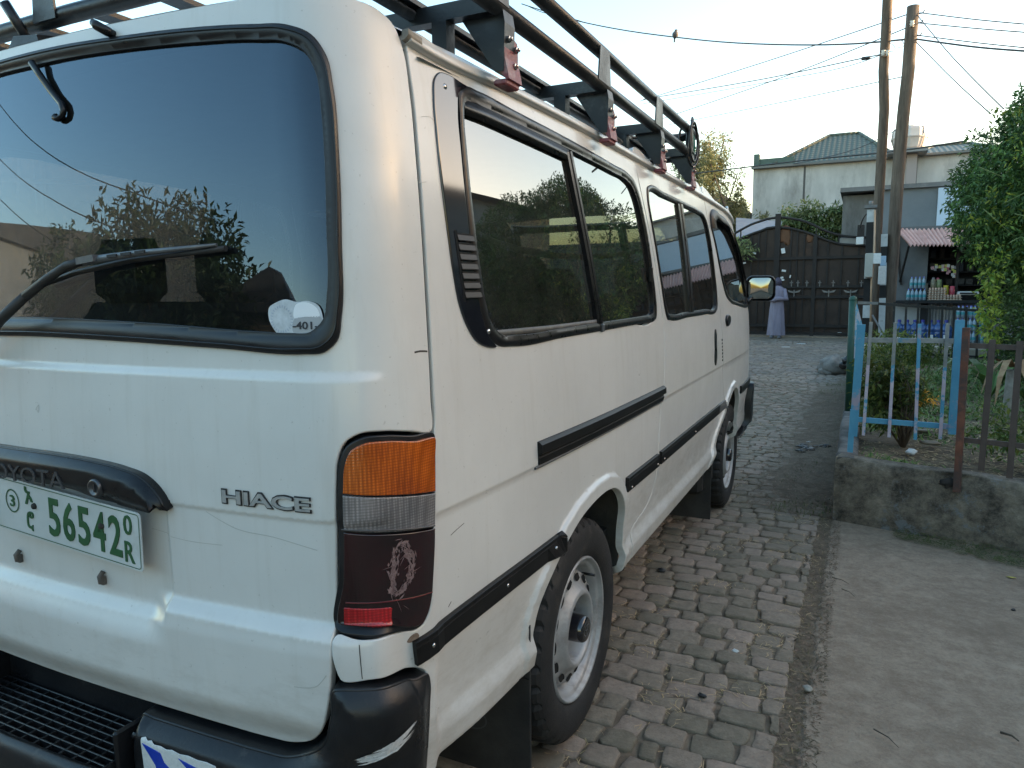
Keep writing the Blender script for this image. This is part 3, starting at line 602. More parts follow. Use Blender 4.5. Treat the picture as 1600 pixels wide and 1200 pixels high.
# big side window with its black corner panel
PANEL = SY([(.430, 1.1995), (.394, 1.2015), (.357, 1.215), (.328, 1.243), (.305, 1.285), (.292, 1.34), (.282, 1.42), (.275, 1.50), (.271, 1.60), (.272, 1.665), (.280, 1.700), (.298, 1.716), (.325, 1.720), (.372, 1.716), (.400, 1.712), (.362, 1.690), (.352, 1.655), (.350, 1.58), (.354, 1.45), (.366, 1.33), (.382, 1.262), (.400, 1.225)])
pan = patch('corner_trim_panel', PANEL, GLOSSBLK, quarter, grid=.02, lift=.004, r=.003, depth=.008)
FRO = SY([(.358, 1.65), (.366, 1.695), (.392, 1.711), (.44, 1.713), (.60, 1.707), (1.0, 1.696), (1.30, 1.686), (1.44, 1.680), (1.51, 1.662), (1.548, 1.625), (1.575, 1.56), (1.598, 1.47), (1.610, 1.37), (1.620, 1.28), (1.6175, 1.235), (1.607, 1.212), (1.58, 1.2035), (1.50, 1.2015), (1.26, 1.2003), (1.0, 1.199), (.758, 1.198), (.50, 1.196), (.435, 1.203), (.400, 1.222), (.377, 1.27), (.364, 1.35), (.356, 1.45), (.354, 1.58)])
FRI = SY([(.378, 1.65), (.385, 1.675), (.41, 1.684), (.46, 1.684), (.62, 1.679), (1.0, 1.668), (1.30, 1.660), (1.42, 1.655), (1.478, 1.640), (1.515, 1.605), (1.545, 1.54), (1.570, 1.45), (1.583, 1.35), (1.592, 1.28), (1.589, 1.248), (1.578, 1.231), (1.55, 1.2245), (1.48, 1.2235), (1.26, 1.2225), (1.0, 1.2215), (.758, 1.220), (.52, 1.219), (.455, 1.224), (.423, 1.245), (.402, 1.29), (.390, 1.36), (.380, 1.46), (.376, 1.58)])
ring_patch('window_frame', FRO, FRI, BLK, quarter, .006)
win = patch('side_window', [(a, z) for a, z in FRI], GLASS, quarter, grid=.06, lift=-.008, r=.001, depth=.002)
# dark upper band inside the frame (shadow strip of the slider channel)
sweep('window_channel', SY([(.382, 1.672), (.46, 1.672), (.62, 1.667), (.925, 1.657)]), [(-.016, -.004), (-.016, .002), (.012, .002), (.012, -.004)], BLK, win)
sweep('window_divider', SY([(.925, 1.664), (.955, 1.52), (.985, 1.38), (1.020, 1.216)]), [(-.018, -.010), (-.018, .002), (-.006, .003), (.0, .001), (.004, .004), (.017, .004), (.019, -.010)], BLK, win, smooth=True, flat=True)
sweep('window_channel', SY([(.44, 1.226), (.70, 1.2235), (1.02, 1.2245)]), [(-.006, -.006), (-.006, -.001), (.007, -.001), (.007, -.006)], pm('channel_grey', (.06, .06, .06), (.12, .115, .10), 40, .6), win)
b = MB(); b.box(wp(1.025+AS, 1.207, .004), (.010, .016, .022), bev=.002); b.build('window_catch', WG, win)
b = MB(); p = wp(1.575+AS, 1.36, .004); b.box(p, (.012, .016, .05), bev=.003); b.build('window_catch', BLK, win)
# louvres
slot = MB(); lou = MB()
for k in range(7):
    z0 = 1.412-k*.0178; y0 = .308+(1.415-z0)*.115
    A = [(y0+AS, z0-.006), (y0+.056+AS, z0-.006), (y0+.056+AS, z0+.0075), (y0+AS, z0+.0075)]
    vs = [wp(a, z, .0052) for a, z in A]; slot.add(vs, [(0, 1, 2, 3)])
    A = [(y0-.001+AS, z0+.004, .006), (y0+.057+AS, z0+.004, .006), (y0+.057+AS, z0-.0060, .0085), (y0-.001+AS, z0-.0060, .0085), (y0+.057+AS, z0-.0080, .0080), (y0-.001+AS, z0-.0080, .0080)]
    vs = [wp(a, z, h) for a, z, h in A]; lou.add(vs, [(0, 3, 2, 1)[::-1], (3, 5, 4, 2)[::-1]])
slot.build('vent_slot', pm('vent_black', (.002, .002, .002), None, rough=.9), pan); lou.build('vent_louvre', MOULD, pan)
sweep('vent_edge', SY([(.3035, 1.424), (.3200, 1.292)]), [(-.0015, .003), (0, .0075), (.0015, .003)], BLK, pan)
for y, z in ((.312, 1.692), (.400, 1.232)):
    b = MB(); p = wp(y+AS, z, .004); b.lathe([(0, .0025), (.004, .002), (.0058, .0)], p, GN(y+AS, z), 12); b.build('screw', CHR, pan)
# sliding door window
FO2 = W2; FI2 = [(a+(.016 if a < 2.7 else -.016), z-.018 if z > 1.5 else (z+.020 if z < 1.25 else z)) for a, z in W2]
FI2 = SY([(1.672, 1.62), (1.684, 1.645), (1.71, 1.653), (1.90, 1.654), (2.30, 1.652), (2.55, 1.649), (2.65, 1.640), (2.698, 1.612), (2.73, 1.55), (2.756, 1.45), (2.766, 1.36), (2.769, 1.27), (2.758, 1.232), (2.725, 1.219), (2.5, 1.216), (2.1, 1.216), (1.835, 1.217), (1.785, 1.224), (1.762, 1.25), (1.738, 1.325), (1.713, 1.43), (1.686, 1.54)])
ring_patch('window_frame', [(a, z) for a, z in W2], FI2, BLK, door, .005)
w2 = patch('side_window', FI2, GLASS, door, grid=.06, lift=-.006, r=.001, depth=.002)
sweep('window_divider', SY([(2.165, 1.655), (2.175, 1.45), (2.172, 1.214)]), [(-.040, -.008), (-.040, .003), (.0, .002), (.006, .005), (.040, .005), (.040, -.008)], BLK, w2, flat=True)
# door handle slot, vent by the pillar, front handle
hp = patch('door_handle', SY([(2.663, .945), (2.690, .942), (2.705, .96), (2.712, 1.03), (2.716, 1.095), (2.705, 1.112), (2.682, 1.112), (2.672, 1.095), (2.664, 1.02), (2.655, .96)]), BLK, door, grid=.02, lift=.004, r=.004, depth=.01)
for k in range(7):
    sweep('vent_slit', SY([(2.862, .948+k*.017), (2.884, .949+k*.017)]), [(-.005, .0005), (-.004, .002), (.004, .002), (.005, .0005)], BLK, door, smooth=False)
patch('door_handle', SY([(3.00, 1.122), (3.07, 1.118), (3.10, 1.135), (3.10, 1.158), (3.07, 1.168), (3.01, 1.165), (2.99, 1.148)]), BLK, fdoor, grid=.02, lift=.012, r=.006, depth=.02)
# front door window
FI3 = SY([(2.84, 1.62), (2.855, 1.652), (2.90, 1.660), (3.10, 1.660), (3.33, 1.645), (3.57, 1.592), (3.765, 1.485), (3.895, 1.345), (3.965, 1.240), (3.95, 1.216), (3.88, 1.212), (3.6, 1.218), (3.39, 1.234), (3.20, 1.254), (3.09, 1.286), (3.015, 1.345), (2.958, 1.42), (2.895, 1.53)])
ring_patch('window_frame', FW, FI3, BLK, fdoor, .007)
patch('side_window', FI3, GLASS, fdoor, grid=.06, lift=-.006, r=.001, depth=.002)
# rain visor over the front door glass
sweep('rain_visor', SY([(2.815, 1.60), (2.825, 1.66), (2.87, 1.683), (3.10, 1.684), (3.36, 1.668), (3.61, 1.612), (3.81, 1.502), (3.94, 1.352)]), [(.010, .003), (.007, .008), (-.012, .016), (-.040, .022), (-.043, .020), (-.012, .013), (.004, .004)], MOULD, fdoor)
# mouldings and slide rail
MP = [(-.0225, 0), (-.0225, .0095), (-.0205, .011), (.0115, .011), (.0125, .0095), (.0138, .0115), (.0155, .011), (.0215, .0105), (.0225, .009), (.0225, 0)]
def mould(path, par, mat=MOULD, nm='side_moulding', prof=MP): return sweep(nm, SY(path), [(u, h) for u, h in prof], mat, par, smooth=True, flat=True, step=.02)
m1 = mould([(.128, .692), (.20, .697), (.35, .703), (.55, .706), (.702, .708)], quarter)
m2 = mould([(1.218, .717), (1.40, .715), (1.590, .713)], quarter)
m3 = mould([(1.628, .713), (2.1, .712), (2.78, .710)], door)
m4 = mould([(2.785, .710), (2.96, .710)], door, pm('dusty_grey_trim', (.07, .07, .072), (.12, .12, .115), 12, .5))
mould([(3.50, .715), (3.8, .713), (4.03, .71)], fdoor)
for par, ys in ((m1, (.165, .43, .66)), (m2, (1.25, 1.565)), (m3, (1.66, 2.2))):
    for y in ys:
        b = MB(); z = .694 if y < .3 else .703; b.lathe([(0, .0022), (.003, .0018), (.0042, 0)], wp(y+AS, z, .012), GN(y+AS, z), 10); b.build('rivet', CHR, par)
rail = sweep('slide_rail', SY([(.590, .950), (.80, .948), (1.2, .945), (1.60, .943), (1.662, .943)]), [(-.026, 0), (-.026, .004), (-.012, .004), (-.010, .002), (-.004, .002), (-.002, .010), (.0, .012), (.018, .012), (.024, .006), (.026, 0)], MOULD, quarter, flat=True, step=.02)
sweep('rail_lip', SY([(.575, .919), (.9, .918), (1.655, .914)]), [(-.003, 0), (-.002, .005), (.002, .005), (.003, 0)], pm('rail_grey', (.09, .09, .09), None, rough=.4), rail)
# dark gaps between the panels
GAP = pm('panel_gap', (.004, .004, .004), None, rough=.9)
for nm, L in (('door_gap', [(y+.003, z) for y, z in D1]), ('door_gap', [(2.7155, 1.75), (2.730, 1.72), (2.749, 1.65), (2.769, 1.55), (2.789, 1.45), (2.819, 1.33), (2.854, 1.22), (2.882, 1.12), (2.892, 1.05), (2.897, .95), (2.909, .85), (2.949, .765), (2.989, .715)])):
    sweep(nm, SY(L), [(-.007, -.0035), (.007, -.0035)], GAP, van)
sweep('tailgate_gap', [(.8895, 1.09), (.8905, 1.13), (.892, 1.25), (.894, 1.40), (.895, 1.54), (.893, 1.66), (.886, 1.735)], [(-.007, -.007), (.007, -.007)], GAP, van)
# gutter
def gutter(mir):
    P = [(.205, 1.752), (.23, 1.749), (.56, 1.747), (1.2, 1.747), (1.9, 1.746), (2.5, 1.744), (3.0, 1.738), (3.5, 1.722), (3.9, 1.69)]
    return sweep('roof_gutter', SY(P), [(-.011, -.004), (-.009, .004), (-.008, .012), (-.005, .0135), (.007, .014), (.009, .011), (.004, .008), (.004, .0)], PAINT, van, mirror=mir, step=.02)
gutter(False); gutter(True)
sweep('gutter_end', SY([(.196, 1.755), (.215, 1.7515), (.235, 1.7495)]), [(-.010, 0), (-.009, .006), (-.004, .0145), (.007, .0148), (.010, 0)], pm('gutter_grime', (.16, .14, .11), (.30, .27, .22), 50, .7), quarter)
# roof
def roof():
    us = np.concatenate([np.linspace(-1, -.8, 9), np.linspace(-.78, .78, 33), np.linspace(.8, 1, 9)]); b = MB(); NV = 46; vs = []
    s = np.interp(.9, AG, PT[:, 0])*float(Wf(1.78))/XM
    aa = np.linspace(0, AEND, 900); rb = base(aa, np.full(900, 1.795)); k = int(np.argmax(rb[:, 0])); rear = rb[:300]; 
    far = base(np.linspace(4.55, AEND, 300), np.full(300, 1.76))
    for u in us:
        x = u*.752; ax = abs(x)
        y0 = float(np.interp(ax, rear[:, 0], rear[:, 1])) if ax < .735 else float(np.interp(.735, rear[:, 0], rear[:, 1]))+(ax-.735)*4.0
        y1 = float(np.interp(-ax, -far[:, 0], far[:, 1]))
        ze = 1.797-.040*(ax/.752)**6; zt = 1.762+.105*(1-(ax/.752)**2.3)**.75
        for j in range(NV):
            t = j/(NV-1); t = t**1.7 if t < .5 else t**1.7; y = y0+(y1-y0)*t; q = min(1, (y-y0)/.42); qf = min(1, (y1-y)/.9)
            z = ze+max(0, (zt-ze))*(1-(1-q)**2.6)*(1-(1-qf)**2.5) if zt > ze else ze+(zt-ze)*min(1, q*3)
            vs.append((x, y, z))
    n = len(us); b.add(vs, [(i*NV+j, (i+1)*NV+j, (i+1)*NV+j+1, i*NV+j+1) for i in range(n-1) for j in range(NV-1)], 0, True)
    return b.build('roof', PAINT, van)
roof()
# tail lights
LO = [(.688, .759), (.693, .85), (.697, .926), (.701, 1.003), (.706, 1.042), (.717, 1.066), (.740, 1.079), (.777, 1.080), (.83, 1.072), (.8915, 1.063), (.889, 1.02), (.885, .972), (.880, .925), (.875, .870), (.868, .818), (.861, .777), (.848, .748), (.836, .736), (.821, .7325), (.80, .736), (.767, .7465), (.725, .752)]
def tail_light(mir):
    base_ = patch('tail_light', LO, RUB, van, grid=.02, lift=.001, r=.003, depth=.02, mirror=mir, az=[(.68, .90, .01)])
    def cut(zt, zb):
        """part of the lens between two slanting lines given at a=.69 and a=.89"""
        P = inset(resample(LO, .003)[::1] if area2(resample(LO, .003)) > 0 else resample(LO, .003)[::-1].copy(), .0095)
        f = lambda l, a: l[0]+(l[1]-l[0])*(a-.69)/.2
        out = []
        for (A, B) in zip(P, np.roll(P, -1, 0)):
            pts = [A]
            for l in (zt, zb):
                ga, gb = A[1]-f(l, A[0]), B[1]-f(l, B[0])
                if ga*gb < 0: t = ga/(ga-gb); pts.append(A+(B-A)*t)
            if len(pts) == 3 and np.linalg.norm(pts[2]-A) < np.linalg.norm(pts[1]-A): pts[1], pts[2] = pts[2], pts[1]
            out += pts
        out = [p for p in out if f(zb, p[0])-1e-6 <= p[1] <= f(zt, p[0])+1e-6]
        o2 = [out[0]]
        for p in out[1:]:
            if np.linalg.norm(p-o2[-1]) > .0015: o2.append(p)
        o2 = np.array(o2); L = []
        for A, B in zip(o2, np.roll(o2, -1, 0)):
            k = max(1, int(np.linalg.norm(B-A)/.006)); L += [A+(B-A)*i/k for i in range(k)]
        return np.array(L)
    kw = dict(grid=.01, lift=.0085, r=.0022, depth=.010, mirror=mir)
    patch('amber_indicator_lens', cut((1.2, 1.2), (.9945, .9635)), AMBER, base_, **kw)
    patch('clear_reversing_lens', cut((.9915, .9605), (.932, .902)), CLEAR, base_, **kw)
    lens = patch('dark_red_lens', cut((.929, .899), (.7, .7)), DRED, base_, **kw)
    sweep('lens_seam', [(.704, .9315), (.76, .9255), (.82, .9155), (.866, .9065)], [(-.0012, .009), (-.0006, .0098), (.0006, .0098), (.0012, .009)], pm('lens_frame_grey', (.06, .055, .055), None, rough=.3), base_, mirror=mir)
    patch('red_reflector', [(.6995, .7665), (.7005, .798), (.7025, .7995), (.770, .7915), (.7725, .789), (.770, .759), (.7675, .7565), (.735, .7605), (.7025, .7645)], REFL, lens, grid=.01, lift=.0097, r=.0015, depth=.004, mirror=mir, smooth=False, step=.004)
    sweep('lens_seam', [(.704, .808), (.76, .803), (.82, .795), (.853, .791)], [(-.0012, .009), (0, .0100), (.0012, .009)], pm('lens_seam_red', (.10, .01, .012), None, rough=.2), lens, mirror=mir)
    return lens
lens = tail_light(False); tail_light(True)
SCF = pm('lens_scuff', (.10, .055, .055), (.26, .18, .17), 160, .8, bump=.0006, bscale=300)
r2 = random.Random(3)
def scuff():
    b = MB()
    loop = [(.790, .893), (.783, .880), (.778, .862), (.777, .845), (.774, .83), (.778, .813), (.787, .812), (.797, .822), (.806, .838), (.812, .856), (.810, .872), (.803, .884), (.795, .893)]
    P = resample(loop, .003)
    for k in range(300):
        i = r2.randrange(len(P)); a, z = P[i]+np.array([r2.gauss(0, .0036)*(1+2*(z0_ if False else 0)), r2.gauss(0, .0042)]); t = P[(i+2) % len(P)]-P[i]; t = t/np.linalg.norm(t); t = t+np.array([r2.gauss(0, .35), r2.gauss(0, .35)]); L = r2.uniform(.002, .007); w = r2.uniform(.0003, .0018)
        q = [wp(a-t[0]*L, z-t[1]*L, .0090), wp(a+t[1]*w, z-t[0]*w, .0094), wp(a+t[0]*L, z+t[1]*L, .0090), wp(a-t[1]*w, z+t[0]*w, .0094)]; b.add(q, [(0, 1, 2, 3)])
    for a, z, da, dz in ((.786, .872, .018, -.010), (.788, .868, .016, .012), (.800, .878, -.012, -.02), (.778, .808, .010, -.03), (.79, .79, .012, -.012), (.795, .85, .02, .01), (.758, .858, .022, .004), (.80, .84, .03, .006), (.77, .82, .004, -.02)):
        q = [wp(a, z, .0090), wp(a+da*.5+.0008, z+dz*.5, .0094), wp(a+da, z+dz, .0090), wp(a+da*.5-.0006, z+dz*.5+.0008, .0094)]; b.add(q, [(0, 1, 2, 3)])
    b.build('scuff_mark', SCF, lens)
scuff()
patch('chip', [(.800, .716), (.815, .712), (.826, .718), (.822, .725), (.808, .724)], pm('rust_chip', (.10, .055, .035), (.25, .20, .15), 120, .8), quarter, grid=.01, lift=.0006, r=.0003, depth=.001, step=.003)
sweep('panel_joint', [(.7225, .742), (.7235, .712), (.7245, .684)], [(-.0006, .0003), (0, .0006), (.0006, .0003)], DK, quarter)
scratch([(.93, .868), (.95, .873), (.975, .878)], .0007, DK, quarter); scratch([(.915, .735), (.925, .742)], .001, DK, quarter)
scratch([(.23, 1.62), (.26, 1.625), (.285, 1.61)], .0005, None, quarter, True); scratch([(.205, 1.50), (.23, 1.505)], .0005, None, quarter, True)

# rear bumper
BO = [(.262, .350), (.262, .515), (.268, .5265), (.30, .5265), (.447, .5235), (.545, .5215), (.598, .5235), (.637, .539), (.664, .570), (.681, .625), (.6885, .672), (.72, .6735), (.753, .6690), (.785, .6585), (.812, .6480), (.832, .6455), (.842, .640), (.846, .625), (.843, .58), (.837, .52), (.829, .44), (.820, .350)]
BL = resample(BO, .006)
BL = BL if area2(BL) > 0 else BL[::-1].copy()
def blift(q):
    d = dist_loop(q, BL); top = q[:, 1] > .40; c = 1-sst(.58, .70, q[:, 0])
    H = .050*c+.030*(1-c)*(1-.75*sst(.79, .845, q[:, 0]))
    body = disp(q[:, 0], q[:, 1]); e = sst(-.004, .040-.012*c, d)
    return -body*e*.0+.003+H*np.sqrt(e)
bumper = patch('rear_bumper', BL, BUMP, van, grid=.011, liftfn=blift, r=.004, depth=.05)
patch('rear_bumper', BL, BUMP, van, grid=.02, liftfn=blift, r=.004, depth=.05, mirror=True)
# reflective sticker, white scuff
def on_bump(nm, P, mat, h, par, grid=.008, step=.004): return patch(nm, P, mat, par, grid=grid, liftfn=lambda q: blift(q)+h, r=.0004, depth=.001, step=step, smooth=False)
tape = on_bump('reflective_tape', [(.300, .36), (.298, .505), (.306, .507), (.314, .503), (.322, .505), (.330, .500), (.345, .501), (.36, .498), (.372, .5005), (.39, .497), (.41, .499), (.43, .496), (.45, .497), (.47, .494), (.475, .36)], pm('reflective_white', (.52, .54, .53), (.66, .67, .65), 120, .35, bump=.0008, bscale=260), .0016, bumper)
TB = pm('reflective_blue', (.006, .035, .32), (.01, .05, .42), 80, .3)
for x in (.0, .085):
    on_bump('blue_arrow', [(.302+x, .497-x*.1), (.345+x, .488-x*.1), (.352+x, .470-x*.1), (.372+x, .455), (.364+x, .435), (.385+x, .40), (.352+x, .40), (.335+x, .44), (.330+x, .458), (.318+x, .475)], TB, .0026, tape)
b = MB(); r2 = random.Random(5)
for k in range(34):
    t = r2.random(); a = .722+.044*t+r2.gauss(0, .001); z = .560+.026*t+r2.uniform(-.012, .010)*(1-.3*t); L = r2.uniform(.008, .020); w = r2.uniform(.002, .005)
    da, dz = L, L*.34+r2.gauss(0, .001); P = np.array([(a-da, z-dz), (a, z-w), (a+da, z+dz), (a, z+w)]); h = blift(P)+.0016+r2.random()*.0006
    b.add([G(p[0], p[1])+GN(p[0], p[1])*hh for p, hh in zip(P, h)], [(0, 1, 2, 3)])
b.build('white_scuff', pm('scuffed_white', (.55, .55, .55), (.72, .72, .71), 200, .7), bumper)
b = MB(); P = np.array([[.275, .508]]); b.lathe([(0, .004), (.005, .0035), (.007, 0)], G(.276, .50)+GN(.276, .50)*float(blift(np.array([[.276, .50]]))[0]), GN(.276, .5), 14); b.build('bumper_bolt', BUMP, bumper)
# step with grid tread in the middle of the bumper
b = MB(); ZS = .452; yr = lambda x: float(base(abs(x), .5)[1])
for s in (-1, 1):
    b.box((s*.258, -.018, .43), (.012, .115, .155), bev=.004)
X = np.linspace(-.252, .252, 27)
b.box((0, -.045, ZS-.020), (.51, .15, .004))
for i, x in enumerate(X[::2]): b.box((x, -.046, ZS-.010), (.005, .142, .017), bev=.001)
for k in range(9): b.box((0, -.108+k*.0165, ZS-.008), (.504, .004, .014), bev=.001)
vs = []
prof = [(-.112, ZS+.002), (-.120, ZS+.003), (-.131, ZS-.004), (-.136, ZS-.020), (-.133, ZS-.075), (-.120, ZS-.080), (-.112, ZS-.02)]
for x in (-.262, -.18, 0, .18, .262):
    c = .010*(abs(x)/.26)**2
    vs += [(x, y+c, z) for y, z in prof]
n = len(prof); b.add(vs, [(i*n+j, (i+1)*n+j, (i+1)*n+(j+1) % n, i*n+(j+1) % n) for i in range(4) for j in range(n)], 0, True)
b.box((0, .034, .48), (.53, .006, .11))
b.build('bumper_step', BUMP, van)
# wheels
def tyre_wheel(x, y, z, t, s=1, detail=True):
    ax = np.array([s, 0, 0.]); c = np.array([x, y, z]); k = t/.302; w = MB()
    n = 144 if detail else 72
    prof = [(.205, -.185), (.275, -.188), (.292, -.176), (.300, -.160), (.302, -.09), (.301, -.03), (.299, -.014), (.292, -.004), (.282, .003), (.262, .009), (.235, .010), (.215, .007), (.203, .001), (.197, -.006), (.190, -.02), (.188, -.06)]
    def mod(i, j):
        if 1 <= i <= 7:
            g = ((j+(2 if i > 3 else 0)) % 4); 
            if i in (5, 6, 7): return -.009 if g == 0 else 0
            return -.010 if g == 0 else (.001 if i == 4 and j % 2 else 0)
        return 0
    w.lathe([(r*k, h) for r, h in prof], c, ax, n, 0, True, mod)
    for rr in (.29, .25): pass
    me_ = w.mesh('wheel'); me_.polygons.foreach_set('use_smooth', [not (n <= i < 8*n) for i in range(len(me_.polygons))]); tyre = link('wheel', me_, TYRE, van)
    b = MB()
    b.lathe([(r*k, h) for r, h in [(.193, -.150), (.195, -.012), (.1965, -.004), (.192, .002), (.188, -.001), (.186, -.010), (.180, -.013), (.170, -.018), (.168, -.040), (.163, -.045), (.157, -.045), (.150, -.030), (.147, -.026), (.135, -.024), (.118, -.018), (.107, -.004), (.098, .002), (.091, -.001), (.085, -.012), (.081, -.045), (.078, -.058), (.040, -.062), (0, -.062)]], c, ax, 72)
    rim = b.build('rim', STEEL, tyre)
    b = MB(); u, v, d = basis(ax)
    for q in range(14):
        th = 2*math.pi*q/14; er = u*math.cos(th)+v*math.sin(th); et = -u*math.sin(th)+v*math.cos(th); o = c+er*.1365*k
        vs = [o+er*.0115*k*math.cos(p*math.pi/7)+et*.0185*k*math.sin(p*math.pi/7)+ax*(-.0235+(.0035 if math.cos(p*math.pi/7) < 0 else 0)) for p in range(14)]; b.add(vs, [tuple(range(14))])
        vs = [o+er*.0145*k*math.cos(p*math.pi/7)+et*.0215*k*math.sin(p*math.pi/7)+ax*(-.0245+(.0035 if math.cos(p*math.pi/7) < 0 else 0)) for p in range(14)]; b.add(vs, [tuple(range(14))], 1)
    b.build('rim_slot', [pm('slot_black', (.004, .004, .004), None, rough=1), STEEL], rim)
    b = MB()
    for q in range(5):
        th = 2*math.pi*q/5+.5; o = c+(u*math.cos(th)+v*math.sin(th))*.058*k
        b.lathe([(.0095, -.060), (.0095, -.052), (.0075, -.046), (.0045, -.045), (.0045, -.034), (0, -.033)], o, ax, 6, smooth=False)
    b.build('wheel_nut', CHR, rim)
    b = MB(); b.lathe([(.038, -.062), (.0375, .0), (.036, .012), (.031, .018), (.026, .0185), (0, .0185)], c, ax, 32); hub = b.build('hub_cap', GLOSSBLK, rim)
    b = MB(); eu, ev = np.array([0, s, 0.])*1., np.array([0, 0, 1.])
    emblem(b, c+ax*.0192, eu, ev, ax, .024); b.build('hub_emblem', pm('emblem_grey', (.09, .09, .09), None, rough=.4), hub)
    b = MB()
    for q in range(3):
        th = -.6+q*.28; o = c+(u*math.cos(th)+v*math.sin(th))*.163*k; b.box(o+ax*-.028, (.010, .010, .016), bev=.002)
    b.build('balance_weight', BLK, rim)
    b = MB(); th = .9; o = c+(u*math.cos(th)+v*math.sin(th))*.152*k; b.tube([o+ax*-.03, o+ax*.008], .004, 8); b.build('valve', RUB, rim)
    return tyre
def emblem(b, o, u, v, n, w):
    def ell(cx, cy, rx, ry, t):
        m = 28; A = [(cx+rx*math.cos(2*math.pi*i/m), cy+ry*math.sin(2*math.pi*i/m)) for i in range(m)]; B = [(cx+(rx-t)*math.cos(2*math.pi*i/m), cy+(ry-t)*math.sin(2*math.pi*i/m)) for i in range(m)]
        b.add([o+u*x+v*y for x, y in A]+[o+u*x+v*y for x, y in B], [(i, (i+1) % m, m+(i+1) % m, m+i) for i in range(m)])
    ell(0, 0, w, w*.66, w*.10); ell(0, w*.28, w*.62, w*.30, w*.09); o = o+n*.0004; ell(0, -.02*w, w*.24, w*.60, w*.09)
WR = (.905, .387, .302); WFt = (3.337, .355, .300)
tyre_wheel(.812, *WR); tyre_wheel(.812, *WFt)
tyre_wheel(-.812, *WR, s=-1, detail=False); tyre_wheel(-.812, *WFt, s=-1, detail=False)
# wheel housings, floor and underbody
HOUS = pm('dirty_wheelhouse', (.03, .028, .025), (.075, .068, .058), 9, .9, bump=.002, bscale=60)
for s in (1, -1):
    for L, y0, y1 in ((ARCH_R, .45, 1.35), (ARCH_F, 2.5, 3.6)):
        P = resample(L, .03, closed=False); n = len(P)
        X0 = [abs(float((G(y+AS, z))[0]))-.024 for y, z in P]
        mid = np.array([P[:, 0].mean(), .40]); vs = []
        for i, (y, z) in enumerate(P):
            q = mid+(P[i]-mid)*1.10
            vs += [(s*(X0[i]), y, z), (s*(X0[i]-.05), q[0], q[1]), (s*(X0[i]-.32), q[0], q[1]), (s*(X0[i]-.33), mid[0], .30)]
        f = [(i*4+j, i*4+j+1, i*4+4+j+1, i*4+4+j) for i in range(n-1) for j in range(3)]
        b = MB(); b.add(vs, f if s > 0 else [q[::-1] for q in f], 0, True); b.build('wheel_housing', HOUS, van)
b = MB(); b.box((0, 2.1, .44), (1.50, 3.9, .05)); b.box((.45, 1.9, .36), (.10, 3.2, .10)); b.box((-.45, 1.9, .36), (.10, 3.2, .10)); b.tube([(-.72, .905, .387), (.72, .905, .387)], .045, 12); b.blob((0, .905, .387), (.13, .13, .13), 1, .05); b.tube([(-.72, 3.337, .36), (.72, 3.337, .36)], .03, 10); b.build('chassis', DARK, van)
b = MB(); b.box((.66, 2.9, .34), (.24, .35, .14), bev=.02); b.build('fuel_tank', DARK, van)
# mud flaps
def flap(y, x, z0, z1, w, emb, tilt=.0):
    b = MB(); b.box((x, y, (z0+z1)/2), (w, .007, z1-z0), rot=Matrix.Rotation(tilt, 3, 'X'), bev=.002)
    o = b.build('mud_flap', RUBD, van)
    b = MB(); b.box((x, y-.005, z1-.13), (w, .003, .002)); b.build('flap_ridge', RUB, o)
    if emb:
        e = MB(); emblem(e, np.array([x-.02, y-.0050, z0+.13]), np.array([1., 0, 0]), np.array([0, 0, 1.]), np.array([0, -1., 0]), .042); e.build('flap_emblem', pm('emblem_rubber', (.055, .055, .055), None, rough=.5), o)
for s in (1, -1): flap(.545, s*.690, .165, .56, .27, True, R(2)*0); flap(2.80, s*.690, .13, .52, .25, False)
# front mudflap corner, bumper
FB = SY([(3.94, .44), (3.95, .62), (3.97, .69), (4.06, .690)])+[(5.0, .690), (E5, .69), (E5, .40), (4.9, .38), (4.5, .38), (4.25, .40)]
patch('front_bumper', FB, BUMP, van, grid=.03, liftfn=lambda q: .004+.035*sst(4.2, 4.5, q[:, 0]), r=.005, depth=.04)
patch('front_bumper', FB, BUMP, van, grid=.03, liftfn=lambda q: .004+.035*sst(4.2, 4.5, q[:, 0]), r=.005, depth=.04, mirror=True)
# door mirror
mm = MB(); mc = np.array([.872, 4.045, 1.305]); mu = np.array([.97, .24, 0]); mu /= np.linalg.norm(mu); mv = np.array([0, 0, 1.]); mn = np.cross(mu, mv)
P = rrect(.180, .158, .042, 7); vs = []
for k, (sc, h) in enumerate(((.94, .010), (1.0, .008), (1.03, -.004), (.98, -.035), (.75, -.062), (.3, -.072))): vs += [mc+mu*x*sc+mv*y*sc+mn*h for x, y in P]
n = len(P); mm.add(vs, [(k*n+i, k*n+(i+1) % n, (k+1)*n+(i+1) % n, (k+1)*n+i)[::-1] for k in range(5) for i in range(n)]+[tuple(range(5*n, 6*n))], 0, True)
mm.tube([mc+mn*-.03-mu*.05-mv*.05, np.array([.815, 3.99, 1.235]), np.array([.795, 3.95, 1.215])], [.018, .016, .022], 10)
mir = mm.build('door_mirror', RUB, van)
def mirror_mat():
    m, nt, N, L, b = newmat('mirror_silver'); b.inputs['Base Color'].default_value = (.28, .31, .31, 1); b.inputs['Metallic'].default_value = 1; b.inputs['Roughness'].default_value = .02; return m
g = MB(); rings = []; NR = 8
for k in range(NR+1):
    sc = .84*k/NR; rings += [mc+mu*x*sc+mv*y*sc+mn*(.0095+.006*(1-(k/NR)**2)) for x, y in (P if k else [(0, 0)]*n)]
g.add(rings, [(k*n+i, (k+1)*n+i, (k+1)*n+(i+1) % n, k*n+(i+1) % n) for k in range(NR) for i in range(n)], 0, True); g.build('mirror_glass', mirror_mat(), mir)

